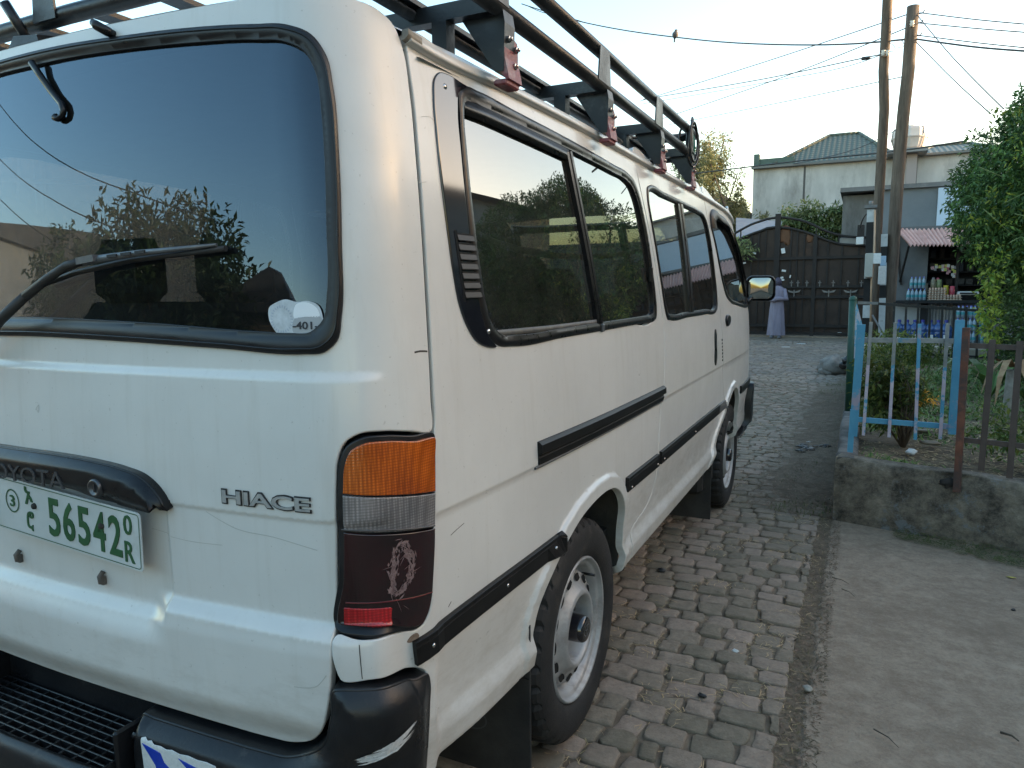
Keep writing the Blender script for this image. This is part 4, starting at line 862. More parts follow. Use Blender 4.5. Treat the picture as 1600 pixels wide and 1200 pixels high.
# cabin
b = MB(); b.box((0, 2.1, .56), (1.56, 3.9, .02)); b.build('cabin_floor', DARK, van)
b = MB()
xs = np.linspace(-.74, .74, 13)
b.add([(x, y, 1.725+.10*(1-(x/.74)**2)**.7) for x in xs for y in (.28, 1.2, 2.2, 3.3)], [(i*4+j, i*4+j+1, i*4+5+j, i*4+4+j) for i in range(12) for j in range(3)], 0, True); b.build('headlining', TRIMG, van)
def seat(x, y, w, nh, h=1.30):
    b = MB(); b.box((x, y+.22, .80), (w, .48, .16), bev=.05); b.box((x, y-.02, 1.03), (w, .13, .52), rot=Matrix.Rotation(R(8), 3, 'X'), bev=.05)
    for i in range(nh): b.box((x+(i-(nh-1)/2)*w/max(nh, 1), y-.05, h+.06), (.27, .10, .20), bev=.045)
    b.build('seat', SEAT, van)
seat(-.05, .62, 1.25, 3, 1.31); seat(-.17, 1.42, .95, 2); seat(.50, 1.42, .36, 1, 1.22); seat(-.17, 2.15, .95, 2); seat(-.40, 2.95, .5, 1); seat(.40, 2.95, .5, 1)
b = MB(); b.box((0, 3.62, 1.12), (1.45, .32, .20), bev=.06); b.build('dashboard', DARK, van)
b = MB(); b.tube([atx(742, 365, .70), atx(770, 378, .70), atx(810, 390, .695), atx(860, 399, .69), atx(910, 402, .69), atx(955, 400, .69), atx(1000, 392, .69)], .009, 10); b.build('curved_pipe', pm('pipe_white', (.55, .55, .52), None, rough=.3), van)  # pale curved pipe inside the cabin, level with the side windows

# ------------------------------------------------------------------ roof rack
RXX = .785; ZL, ZU = 1.872, 1.962; YB = [.50, 1.15, 1.74, 2.25]
rack = MB(); 
rack_o = bpy.data.objects.new('roof_rack', None); COL.objects.link(rack_o); rack_o.parent = van
Y0, Y1 = .14, 2.36
def rr_(nm, pts, r, n=12, m=RACK, par=None):
    b = MB(); b.tube(pts, r, n); return b.build(nm, m, par or rack_o)
for s in (1, -1):
    rr_('rail', [(s*RXX, Y0+.10, ZL), (s*RXX, Y1, ZL)], .0175); rr_('rail', [(s*RXX, Y0+.05, ZU), (s*RXX, Y1+.02, ZU)], .0175)
    rr_('rail', [(s*.60, .25, 1.880), (s*.60, Y1, 1.880)], .014, 6)
rr_('rail', [(-RXX, Y0+.10, ZL), (-.70, Y0+.02, ZL), (-.3, Y0-.005, ZL), (0, Y0-.01, ZL), (.3, Y0-.005, ZL), (.70, Y0+.02, ZL), (RXX, Y0+.10, ZL)], .0175)
rr_('rail', [(-RXX, Y0+.05, ZU), (-.70, Y0-.02, ZU), (0, Y0-.05, ZU), (.70, Y0-.02, ZU), (RXX, Y0+.05, ZU)], .0175)
rr_('rail', [(-RXX, Y1, ZL), (RXX, Y1, ZL)], .0175); rr_('rail', [(-RXX, Y1+.02, ZU), (RXX, Y1+.02, ZU)], .0175)
for k in range(7):
    x = -.6+k*.2
    b = MB(); b.bar((x, .20, 1.896), (x, Y1, 1.896), .045, .010); b.build('slat', RACK, rack_o)
for i, y in enumerate(YB):
    b = MB(); b.bar((-RXX, y-.02, 1.872), (RXX, y-.02, 1.872), .030, .032); b.build('crossbar', RACK, rack_o)
    for s in (1, -1):
        b = MB()
        # slanting foot from the rails down to the gutter
        b.prism([(.700, 1.868), (.800, 1.868), (.805, 1.84), (.801, 1.748), (.782, 1.748)], (0, y-.012, 0), (s, 0, 0), (0, 0, 1), (0, .046, 0))
        p_ = MB(); p_.bar((s*.668, y-.02, 1.790), (s*.668, y-.02, 1.856), .034, .034); p_.build('rack_post', RACK, rack_o)
        foot = b.build('rack_foot', RACK, rack_o)
        b = MB(); prof = [(.006, .130), (.060, .118), (.060, -.012), (.0, -.008)]
        vs = []
        for (dy, zt) in ((0, .082), (.030, .078), (.058, .070), (.062, .064)):
            vs += [(s*(.803), y+dy-.04+.03, 1.745+zt), (s*.803, y+dy-.01, 1.745+.03), (s*.808, y+dy-.01, 1.745+.01), (s*.812, y+dy-.01, 1.745-.012), (s*.806, y+dy-.01, 1.745-.014), (s*.796, y+dy-.01, 1.745), (s*.797, y+dy-.01, 1.745+zt)]
        b.add(vs, [(i_*7+j, i_*7+(j+1) % 7, (i_+1)*7+(j+1) % 7, (i_+1)*7+j) for i_ in range(3) for j in range(7)]+[tuple(range(7)), tuple(range(21, 28))])
        b.box((s*.792, y+.020, 1.728), (.030, .062, .012), bev=.003)
        cl = b.build('gutter_clamp', RED, foot)
        for (dy, dz) in ((.004, .066), (.038, .054), (.030, .020)):
            b = MB(); b.lathe([(.0065, 0), (.0065, .005), (.004, .006), (.004, .010), (0, .011)], (s*.804, y+dy, 1.745+dz), (s, 0, 0), 6, smooth=False); b.build('bolt', CHR, cl)
        b = MB(); b.prism([(-.052, 0), (.052, 0), (.038, .090), (-.038, .090)], (s*(RXX+.019), y-.04, ZL+.0), (0, 1, 0), (0, 0, 1), (-s*.004, 0, 0)); up = b.build('upright_plate', RACK, rack_o)
b = MB(); b.prism([(-.036, 0), (.036, 0), (.026, .12), (-.026, .12)], (-.045, Y0-.030, 1.862), (1, 0, 0), (0, 0, 1), (0, .005, 0)); b.build('upright_plate', RACK, rack_o)
b = MB(); b.prism([(-.05, 0), (.05, 0), (.035, .03), (-.03, .035)], (-.08, .085, 1.800), (1, .1, 0), (0, .1, 1), (0, .10, .02)); b.tube([(-.10, .11, 1.83), (-.12, .08, 1.90)], .010, 8); b.build('rack_foot', RACK, rack_o)
# ------------------------------------------------------------------ ground
def gz(y): return .097-.0135*np.clip(y, -3., 4.5)
def gp(px, py, dz=0.):
    z = .05+dz
    for _ in range(6):
        d = FX+(px-800)/CAM_F*RX-(py-600)/CAM_F*UX; p = CAM_P+d*((z-CAM_P[2])/d[2]); z = float(gz(p[1]))+dz
    return p
def nz(x, y, s=1., k=0.): return noise.noise(Vector((x*s, y*s, k)))
def sheet(name, x0, x1, y0, y1, nx, ny, zf, mats, smooth=True, edge=None):
    b = MB(); vs = []
    for i in range(nx+1):
        for j in range(ny+1):
            y = y0+(y1-y0)*j/ny; xa = x0+(edge(y) if edge else 0); x = xa+(x1-xa)*i/nx; vs.append((x, y, zf(x, y)))
    b.add(vs, [(i*(ny+1)+j, (i+1)*(ny+1)+j, (i+1)*(ny+1)+j+1, i*(ny+1)+j+1) for i in range(nx) for j in range(ny)], 0, smooth); return b.build(name, mats)
EARTH = pm('dry_earth', (.085, .066, .048), (.17, .135, .10), 3, .95, bump=.012, bscale=22, c3=(.21, .17, .125), s3=1.2)
b = MB(); NR_, NA = 26, 48; vs = []
for i in range(NR_+1):
    r = 30*(i/NR_)**3*24+.0; 
    for j in range(NA): t = 2*math.pi*j/NA; x, y = r*math.cos(t), 8+r*math.sin(t); vs.append((x, y, float(gz(y))-.030))
b.add(vs, [(i*NA+j, (i+1)*NA+j, (i+1)*NA+(j+1) % NA, i*NA+(j+1) % NA) for i in range(NR_) for j in range(NA)], 0, True)
tag(b.build('ground', EARTH), kind='structure')
def dirt_h(x, y):
    h = .004*nz(x, y, 9)+.003*nz(x, y, 30)
    if y > 3.2: h += .030*float(sst(.62, .10, 1.376-x)[()] if False else sst(0, 1, (x-(1.376-.52-.12*nz(y, 0, 1.3)))/.42))*float(sst(3.1, 3.9, y))*(1-float(sst(8.0, 11.0, y)))
    return h
DIRT = pm('joint_dirt', (.10, .070, .046), (.23, .175, .12), 14, .95, bump=.006, bscale=70, c3=(.125, .088, .055), s3=2.0, thr=(.48, .66))
tag(sheet('verge_dirt', -3.2, 1.40, -3.2, 18.4, 92, 430, lambda x, y: float(gz(y))-.0015+dirt_h(x, y), DIRT), kind='structure')
def cobbles():
    rr = random.Random(11); V = []; F = []
    def row_area(x0, x1, y0, y1, dy, wmin, wmax, near):
        y = y0
        while y < y1:
            h = dy*rr.uniform(.90, 1.12); x = x0-rr.random()*.15; edge = 1.318 if y < 3.3 else 1.345
            if x1 > 1.3: xe = edge if y < 11.0 else x1
            else: xe = x1
            while x < xe-.03:
                w = rr.uniform(wmin, wmax)*(1 if rr.random() < .8 else rr.choice((.75, 1.25))); 
                if x+w > xe-.03: w = xe-x
                cx, cy = x+w/2, y+h/2; bow = .10*nz(cx, y, .55, 3)+.035*nz(cx, y, 1.7, 5)+.055*(cx-.6)**2*.3
                if near: J = .008
                else: J = .012
                a = w/2-J*rr.uniform(.5, 1.15); c = h/2-J*rr.uniform(.4, 1.0)
                z = float(gz(cy+bow))+rr.gauss(.004, .0028); tx, ty = rr.gauss(0, .022), rr.gauss(0, .022); rot = rr.gauss(0, .05); co, si = math.cos(rot), math.sin(rot)
                ch = min(a, c)*rr.uniform(.12, .34)
                poly = [(-a+ch, -c), (0, -c-rr.uniform(-.002, .004)), (a-ch, -c), (a, -c+ch), (a+rr.uniform(-.004, .003), 0), (a, c-ch), (a-ch, c), (0, c+rr.uniform(-.003, .003)), (-a+ch, c), (-a, c-ch), (-a-rr.uniform(-.004, .003), 0), (-a, -c+ch)] if near else [(-a+ch, -c), (a-ch, -c), (a, -c+ch), (a, c-ch), (a-ch, c), (-a+ch, c), (-a, c-ch), (-a, -c+ch)]
                poly = [(p+rr.gauss(0, .0026), q+rr.gauss(0, .0026)) for p, q in poly]
                n = len(poly); o = len(V)
                rings = ((1.02, -.030), (1.01, -.005), (.982, .0006), (.93, .0024), (.55, .0030)) if near else ((1.02, -.02), (.97, -.001), (.7, .004))
                for s, dz in rings:
                    for p, q in poly:
                        X, Y = (p*co-q*si)*s, (p*si+q*co)*s; jz = rr.gauss(0, .0011) if near and s < 1 else 0
                        V.append((cx+X, cy+bow+Y, z+dz+tx*X+ty*Y+jz))
                V.append((cx, cy+bow, z+.005)); m = len(rings)
                for k in range(m-1):
                    for i in range(n): F.append((o+k*n+i, o+k*n+(i+1) % n, o+(k+1)*n+(i+1) % n, o+(k+1)*n+i))
                for i in range(n): F.append((o+(m-1)*n+i, o+(m-1)*n+(i+1) % n, o+m*n))
                x += w
            y += h
    row_area(-.9, 1.33, -2.2, 5.8, .090, .085, .132, True)
    row_area(-3., -.9, -2.2, 9.0, .105, .11, .16, False)
    row_area(-.9, 1.33, 5.8, 11.0, .096, .09, .14, False)
    row_area(-6.5, 9., 11.0, 17.6, .115, .13, .19, False)
    row_area(-3., -.9, 9.0, 11.0, .105, .11, .16, False)
    me = bpy.data.meshes.new('cobbled_road'); me.from_pydata(V, [], F); me.polygons.foreach_set('use_smooth', [True]*len(F))
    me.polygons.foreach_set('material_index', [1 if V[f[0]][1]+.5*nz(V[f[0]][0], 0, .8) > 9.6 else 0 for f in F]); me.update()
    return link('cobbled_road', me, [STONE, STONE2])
STONE = pm('basalt_cobble', (.145, .110, .076), (.32, .255, .185), 26, .82, bump=.0045, bscale=85, c3=(.195, .150, .105), s3=1.1, thr=(.42, .68), island=.26, detail=12, nr=.8)
STONE2 = pm('pale_cobble', (.15, .125, .10), (.26, .225, .185), 12, .9, bump=.004, bscale=40, c3=(.28, .225, .165), s3=.8, thr=(.45, .65), island=.2)  # paler stone colour for the far stretch of the road
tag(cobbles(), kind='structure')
pedge = lambda y: .012*nz(0, y, 3.5)+.012*nz(0, y, 11)+.012*nz(0, y, 28)+.010*nz(3, y, 60)
CONC = pm('stained_concrete', (.215, .158, .110), (.39, .305, .222), 15, .9, bump=.010, bscale=60, c3=(.19, .138, .095), s3=2.6, thr=(.46, .70), detail=14, nr=.86, rp=(.38, .62))
tag(sheet('concrete_pavement', 1.385, 9., -4., 3.60, 60, 700, lambda x, y: float(gz(y))+.006+.004*nz(x, y, 2.2)+.0016*nz(x, y, 15), CONC, edge=pedge), kind='structure')
b = MB(); n = 700; vs = []
for j in range(n):
    y = -4+7.6*j/(n-1); x = 1.385+pedge(y); z = float(gz(y)); vs += [(x, y, z+.006+.004*nz(x, y, 2.2)+.0016*nz(x, y, 15)), (x-.008, y, z+.003), (x-.022-.010*nz(0, y, 20), y, z-.012)]
b.add(vs, [(i*3+k, i*3+k+1, i*3+4+k, i*3+3+k) for i in range(n-1) for k in range(2)], 0, True)
tag(b.build('pavement_edge', CONC), kind='structure')
# straw, litter and fallen bits
def blades(name, n, area, L, W, mat, flat=.9, seed=1, zf=None, clump=0., curve=.3):
    rr = random.Random(seed); b = MB(); k = 0
    while k < n:
        x = rr.uniform(area[0], area[1]); y = rr.uniform(area[2], area[3])
        if clump and (nz(x, y, clump, seed)+rr.gauss(0, .12)) < .12: 
            if rr.random() < .985: continue
        z = zf(x, y)
        if z is None: continue
        l = rr.uniform(L*.4, L); th = rr.uniform(0, 6.283); el = abs(rr.gauss(0, 1-flat)) if flat > .5 else rr.uniform(.5, 1.5); el = min(el, 1.5)
        d = np.array([math.cos(th)*math.cos(el), math.sin(th)*math.cos(el), math.sin(el)]); s = np.array([-math.sin(th), math.cos(th), 0])*W*rr.uniform(.5, 1.1); p = np.array([x, y, z]); up = np.array([0, 0, 1.])
        m_ = p+d*l*.55+s*.2+s/np.linalg.norm(s)*rr.gauss(0, l*curve*.4); e = p+d*l+s/np.linalg.norm(s)*rr.gauss(0, l*curve)-up*(l*.25 if flat < .5 else 0)
        b.add([p-s, p+s, m_+s*.8, m_-s*.8, e], [(0, 1, 2, 3), (3, 2, 4)]); k += 1
    return b.build(name, mat)
STRAW = pm('dry_straw', (.38, .26, .12), (.55, .42, .22), 90, .8, island=.35)
tag(blades('straw', 7500, (.1, 1.36, -.6, 6.5), .050, .0013, STRAW, zf=lambda x, y: float(gz(y))+.001+rnd.random()*.007, clump=4.5, flat=.96, curve=.3), kind='stuff')
tag(blades('dry_grass', 900, (1.29, 1.39, -.6, 3.4), .035, .0010, pm('verge_grass', (.10, .10, .035), (.26, .19, .09), 40, .9, island=.4), zf=lambda x, y: float(gz(y))+.002, flat=.7), kind='stuff')
GRASSC = pm('cut_grass_green', (.045, .075, .016), (.12, .13, .045), 30, .85, island=.35)
WA, WB_ = np.array([1.376, 3.28]), np.array([2.25, 3.07]); WD = (WB_-WA)/np.linalg.norm(WB_-WA); WN = np.array([-WD[1], WD[0]])      # wall line, WN points into the garden
def wl(s, t): p = WA+WD*s+WN*t; return p
def clip_z(x, y):
    d = (np.array([x, y])-WA)@WN; s = (np.array([x, y])-WA)@WD
    w = .05+.07*min(1, max(0, s-.25))
    if d > -.005 or d < -w*2.2+.05*nz(x, y, 6): return None
    return float(gz(y))+.013+rnd.random()*.02*max(0, 1+d/w)
tag(blades('grass_cuttings', 5200, (1.66, 4.5, 2.3, 3.25), .05, .0022, GRASSC, zf=clip_z, flat=.86), kind='stuff')
tag(blades('weeds', 900, (1.05, 1.365, 3.25, 9.5), .05, .0022, pm('weed_green', (.05, .085, .02), (.13, .15, .05), 30, .8, island=.3), zf=lambda x, y: float(gz(y))+.012 if nz(x, y, 2.1, 9)+(x-1.2)*1.2 > .12 else None, flat=.35), kind='stuff')
tag(blades('leaf_litter', 9000, (.80, 1.37, 3.3, 8.5), .035, .0034, pm('litter_brown', (.10, .065, .035), (.26, .19, .12), 60, .9, island=.45), zf=lambda x, y: float(gz(y))+.010+dirt_h(x, y)+rnd.random()*.006 if x > 1.376-.55+.25*rnd.random() else None, flat=.93), kind='stuff')
def debris(name, px, py, r, mat, lab, cat, seed, fl=.5, dz=0):
    p = gp(px, py); b = MB(); b.blob((p[0], p[1], p[2]+r[2]*.5+.008+dz), r, seed, .5, 12, 8); return tag(b.build(name, mat), lab, cat)
PEB = pm('pale_pebble', (.30, .27, .23), (.42, .38, .33), 60, .8); WHT = pm('white_litter', (.62, .62, .60), (.75, .75, .73), 40, .7); PLAS = pm('black_plastic', (.012, .012, .013), (.03, .03, .03), 60, .35, bump=.004, bscale=60)
debris('pebble', 1262, 1082, (.014, .011, .010), PEB, 'small grey pebble on the dirt joint at the pavement edge', 'pebble', 1)
debris('pebble', 1149, 1022, (.011, .007, .006), WHT, 'tiny white chip on the cobbles beside the rear wheel', 'pebble', 2)
debris('pebble', 1097, 1092, (.014, .008, .006), PLAS, 'black crumb lying on a cobble near the lower edge', 'pebble', 3)
debris('pebble', 1033, 895, (.022, .014, .008), PLAS, 'black scrap on the cobbles between the wheels', 'scrap', 4)
debris('pebble', 1583, 957, (.008, .006, .005), PLAS, 'black crumb on the concrete pavement at right', 'pebble', 5)
debris('fallen_leaf', 1580, 905, (.018, .008, .002), pm('yellow_leaf', (.40, .33, .08)), 'yellow fallen leaf on the concrete pavement', 'leaf', 6)
def stick(px0, py0, px1, py1, r, lab, seed=0):
    a, c = gp(px0, py0, .016), gp(px1, py1, .016); m_ = (a+c)/2+np.array([.006, .004, .002]); b = MB(); b.tube([a, m_, c], [r, r*.8, r*.5], 6); tag(b.build('twig', pm('twig_brown', (.05, .04, .03), (.09, .07, .05), 30, .9)), lab, 'twig')
stick(1563, 1144, 1592, 1158, .0035, 'short dark twig on the concrete near the right edge'); stick(1365, 1139, 1404, 1168, .0018, 'thin curved twig on the middle of the concrete'); stick(1300, 902, 1326, 912, .0016, 'thin twig near the cobble edge of the concrete'); stick(1315, 920, 1335, 932, .0014, 'thinner twig just in front of the other twig by the edge')
b = MB(); r2 = random.Random(8)
for k in range(16):
    p = gp(1250+r2.uniform(0, 42), 705+r2.gauss(0, 3.5)); b.blob((p[0], p[1], p[2]+.012+r2.uniform(0, .018)), (r2.uniform(.025, .06), r2.uniform(.015, .04), r2.uniform(.006, .016)), k, .7, 9, 6)
tag(b.build('plastic_rag', PLAS), 'crumpled black plastic rag on the dirt beside the garden wall', 'rag')
for q, (px, py, lb) in enumerate(((1268, 694, 'white paper scrap just behind the black rag'), (1306, 634, 'white flakes beside the wall halfway along'), (1298, 650, 'pale scrap on the verge beyond the rag'), (1301, 627, 'white scrap nearest the weeds by the wall'), (1252, 538, 'white litter on the ground before the gate'), (1228, 543, 'crumpled white litter near the standing person'))):
    debris('litter', px, py, (.045 if py > 560 else .09, .02, .008), WHT, lb, 'litter', 20+q)
tag(blades('joint_litter', 4200, (1.30, 1.42, -.6, 3.35), .022, .0022, pm('joint_litter', (.05, .035, .022), (.24, .18, .11), 60, .9, island=.5), zf=lambda x, y: float(gz(y))+.004+.004*(x > 1.38), flat=.85), kind='stuff')
# rock at the end of the side wall
b = MB(); p = gp(1297, 586); b.blob((p[0]+.02, p[1]+.2, p[2]+.10), (.20, .26, .16), 5, .35, 18, 12); b.blob((p[0]-.06, p[1]+.05, p[2]+.04), (.11, .14, .08), 9, .4, 14, 9)
tag(b.build('boulder', pm('grey_boulder', (.14, .125, .105), (.26, .24, .21), 9, .9, bump=.01, bscale=20)), 'grey boulder against the far end of the side wall', 'rock')

# ------------------------------------------------------------------ garden wall and soil
WALLM = pm('blackened_render', (.040, .034, .027), (.27, .232, .178), 7, .92, bump=.014, bscale=34, c3=(.16, .17, .175), s3=1.9, thr=(.55, .60), detail=14, nr=.8, rp=(.38, .64))
WTOP = .405
def wall_strip(name, P, h0, h1, t, mat, lab, side=1):
    """rough low wall along points P (xy); face noise; t = thickness towards +normal"""
    b = MB(); P = resample(P, .04, False, False); n = len(P); tt = np.gradient(P, axis=0); tt /= np.linalg.norm(tt, axis=1, keepdims=True); N_ = np.stack([-tt[:, 1], tt[:, 0]], 1)*side; vs = []
    K = 12
    for i in range(n):
        x, y = P[i]; prof = []
        top = h1(i/n)+.010*nz(x, y, 5, 3)+.004*nz(x, y, 20, 1)
        for k in range(K): f = k/(K-1); z = h0(y)+(top-h0(y))*f; off = .006*nz(x+y, z, 9, 7)+.010*nz(x+y, z, 2.5, 2)+(.010 if f > .98 else 0); prof.append((off, z))
        prof += [(.012, top+.003), (.05, top+.006), (t-.02, top+.004), (t, top-.012), (t, h0(y)+.05)]
        vs += [(x+N_[i, 0]*o, y+N_[i, 1]*o, z) for o, z in prof]
    m = K+5; f = [(i*m+j, (i+1)*m+j, (i+1)*m+j+1, i*m+j+1) for i in range(n-1) for j in range(m-1)]
    b.add(vs, f if side > 0 else [q[::-1] for q in f], 0, True); b.add(vs, [tuple(range(m)), tuple(range((n-1)*m, n*m))])
    return b.build(name, mat)
gwf = thing('garden_wall', 'low blackened concrete wall round the garden, its corner beside the cobbles', 'wall', (1.376, 3.28, .05))
fw_ = wall_strip('front_face', [(WA+WD*s).tolist() for s in (0, 1, 2, 3, 4.2)], lambda y: float(gz(y))-.02, lambda f: WTOP-.012*math.sin(f*7), .13, WALLM, '')
fw_.parent = gwf; fw_.location = (-1.376, -3.28, -.05)
sw_ = wall_strip('side_face', [(1.376, 3.284), (1.376, 5), (1.37, 7), (1.365, 9), (1.36, 10.6)], lambda y: float(gz(y))-.02, lambda f: WTOP, .11, pm('grey_render', (.12, .115, .105), (.22, .21, .195), 5, .92, bump=.004, bscale=45, c3=(.07, .066, .06), s3=3), '', side=-1)
sw_.parent = gwf; sw_.location = (-1.376, -3.28, -.05)
b = MB(); vs = []
for i, y in enumerate(np.linspace(3.3, 10.6, 120)): vs += [(1.366-.006, y, float(gz(y))-.02), (1.366-.010, y, .25+.01*nz(y, 0, 3)), (1.366-.004, y, WTOP-.05), (1.376, y, WTOP-.02)]
SOIL = pm('garden_soil', (.060, .042, .028), (.17, .125, .080), 6, .95, bump=.02, bscale=30, c3=(.20, .16, .11), s3=1.6, thr=(.5, .7))
def soil_z(x, y): return .352+.03*nz(x, y, 1.2, 4)+.012*nz(x, y, 5, 2)+.02*float(sst(5, 9, y))
def garden():
    b = MB(); vs = []; nx, ny = 90, 110
    for i in range(nx+1):
        s = 4.6*i/nx
        for j in range(ny+1):
            f = j/ny; x0, y0 = wl(s, .10); x = x0+.02+f*0.; y = y0+(10.0-y0)*f; x = max(x, 1.44) if s < .1 else x; vs.append((x, y, soil_z(x, y)-(.05 if j == 0 else 0)))
    b.add(vs, [(i*(ny+1)+j, (i+1)*(ny+1)+j, (i+1)*(ny+1)+j+1, i*(ny+1)+j+1) for i in range(nx) for j in range(ny)], 0, True); return b.build('garden_soil', SOIL)
tag(garden(), kind='structure')
def gr_z(x, y):
    if y < 3.28-.24*(x-1.376)+.16 or x < 1.5: return None
    g = .6*nz(x, y, 1.0, 11)+.4*nz(x, y, 3.0, 3)+.30*float(sst(3.9, 4.6, y))
    if g < .22+rnd.gauss(0, .10): return None
    return soil_z(x, y)-.004
tag(blades('grass', 60000, (1.5, 4.2, 2.7, 9.8), .065, .0060, pm('lawn_green', (.055, .13, .022), (.15, .22, .055), 9, .85, island=.3), zf=gr_z, flat=.55), kind='stuff')
tag(blades('dry_clippings', 24000, (1.5, 4.2, 2.7, 9.8), .07, .0042, pm('dry_clipping', (.22, .16, .085), (.40, .31, .17), 30, .9, island=.35), zf=lambda x, y: soil_z(x, y)+.004 if y > 3.28-.24*(x-1.376)+.16 and nz(x, y, 1.3, 31) > -.25 else None, flat=.88), kind='stuff')

# ------------------------------------------------------------------ blue gate, brown fence
BLUE = pm('peeling_blue_paint', (.055, .24, .38), (.085, .30, .44), 9, .6, bump=.0015, bscale=90, c3=(.30, .27, .33), s3=7, thr=(.56, .63), detail=9)
LILAC = pm('lilac_primer', (.40, .33, .40), (.46, .42, .47), 14, .65, bump=.0015, bscale=90, c3=(.06, .26, .40), s3=9, thr=(.50, .56))
STEELG = pm('bare_grey_steel', (.16, .18, .18), (.27, .28, .28), 18, .5, metal=.3, bump=.001, bscale=90, c3=(.06, .22, .33), s3=8, thr=(.56, .62))
bg = thing('gate_panel', 'old steel gate panel with peeling sky blue and lilac paint, fixed on the garden wall', 'gate panel', (1.6, 3.36, .4))
BY = 3.36
def bpost(nm, x0, y0, x1, y1, w, d, mat, par, YY=BY, dY=0):
    b = MB(); b.bar(at(x0, y0, YY), at(x1, y1, YY+dY), w, d, up=(0, 1, 0)); return b.build(nm, mat, par)
bpost('post', 1346, 507, 1333, 681, .040, .030, BLUE, bg)
bpost('post', 1333, 640, 1328, 706, .028, .028, BLUE, bg, BY-.01)
bpost('post', 1500, 500, 1488, 678, .040, .030, BLUE, bg)
for (x0, y0, x1, y1, m_) in ((1361, 503, 1349, 680, LILAC), (1399, 504, 1389, 683, LILAC), (1437, 506, 1430, 687, LILAC), (1481, 505, 1469, 686, LILAC)):
    t = .38; xm, ym = x0+(x1-x0)*t, y0+(y1-y0)*t
    p = bpost('bar', xm, ym, x1, y1, .0155, .012, m_, bg, BY-.022); bpost('bar_top', x0, y0, xm, ym, .0165, .012, BLUE if x0 == 1437 else STEELG, p, BY-.022)
bpost('rail', 1338, 531, 1499, 533, .024, .016, STEELG, bg, BY); bpost('rail', 1336, 655, 1490, 667, .026, .016, BLUE, bg, BY)
RUSTY = pm('rusty_post', (.10, .035, .020), (.19, .075, .045), 16, .8, bump=.002, bscale=80, c3=(.06, .04, .035), s3=9); BROWN = pm('brown_fence_paint', (.050, .034, .028), (.085, .062, .052), 10, .6, bump=.0008, bscale=60)
fn = thing('railing', 'brown flat bar railing with one rusty red end post on the garden wall', 'railing', (2., 3.05, .3))
def fw(px, py, t=-.015):
    """point on the vertical plane of the wall's front"""
    d = FX+(px-800)/CAM_F*RX-(py-600)/CAM_F*UX; o = np.array([WA[0]+WN[0]*t, WA[1]+WN[1]*t]); k = ((o-CAM_P[:2])@WN)/(d[:2]@WN); return CAM_P+d*k
def fbar(nm, x0, y0, x1, y1, w, d, mat, t=-.015):
    b = MB(); b.bar(fw(x0, y0, t), fw(x1, y1, t), w, d, up=(WN[0], WN[1], 0)); return b.build(nm, mat, fn)
p_ = fbar('end_post', 1510, 512, 1495, 768, .030, .030, RUSTY)
fbar('rail', 1512, 540, 1900, 556, .024, .012, BROWN, .03); fbar('rail', 1503, 687, 1900, 728, .024, .012, BROWN, .03)
for x in (1551, 1594, 1640, 1688): fbar('upright', x, 531+(x-1551)*.05, x-18+(x-1551)*.03, 735+(x-1551)*.28, .026, .012, BROWN, .018)
bb = MB(); bb.blob(fw(1483, 755, .004), (.040, .012, .022), 4, .6, 14, 9); bb.build('mortar_patch', pm('broken_mortar', (.015, .014, .013), (.05, .045, .04), 30, .95), fn)
# green post, lilac board behind
b = MB(); b.tube([at(1333, 468, 4.9), at(1326, 640, 4.9)+np.array([0, 0, -.1])], .026, 12); b.lathe([(.029, 0), (.022, .02), (0, .028)], at(1333, 468, 4.9), (0, 0, 1), 12); tag(b.build('green_post', pm('dark_green_paint', (.012, .055, .035), (.02, .085, .055), 14, .5, c3=(.10, .12, .11), s3=20, thr=(.62, .7))), 'dark green steel post standing behind the blue gate panel', 'post')
b = MB(); P = [at(1339, 474, 4.4), at(1347, 506, 4.4), at(1344, 560, 4.4), at(1334, 560, 4.4), at(1337, 480, 4.4)]; b.add(P+[p+np.array([0, .012, 0]) for p in P], [(0, 1, 2, 3, 4), (9, 8, 7, 6, 5)]+[(i, 5+i, 5+(i+1) % 5, (i+1) % 5) for i in range(5)])
tag(b.build('board', pm('pale_lilac_board', (.40, .40, .45), (.50, .50, .55), 12, .6, c3=(.10, .35, .50), s3=14, thr=(.5, .56), stretch=(3, 1, 1))), 'narrow pale board with blue streaks between green post and blue gate', 'board')
b = MB()
for k in range(7): b.blob(at(1318+k*2.5, 586+(k % 3)*5-4, 8.0)*[1, 1, 0]+[0, 0, .44+(k % 2)*.05], (.05, .08, .045), k, .6, 9, 6)
tag(b.build('plastic_bag', PLAS), 'crumpled black plastic bag lying on top of the side wall', 'bag')
b = MB(); b.blob(np.array([*at(1425, 692, 3.75)[:2], .37]), (.028, .022, .020), 2, .4, 12, 8); tag(b.build('white_stone', WHT), 'white stone on the soil at the foot of the shrub', 'stone')
for i, (px, Y, lb) in enumerate(((1445, 4.4, 'dry curled leaf on the soil under the blue gate panel'), (1455, 4.0, 'brown dead leaf nearest the wall top'))):
    b = MB(); q = at(px, 665, Y); b.blob((q[0], q[1], .385), (.06, .02, .012), i, .5, 10, 6); tag(b.build('dead_leaf', pm('dead_leaf_tan', (.24, .20, .15))), lb, 'leaf')

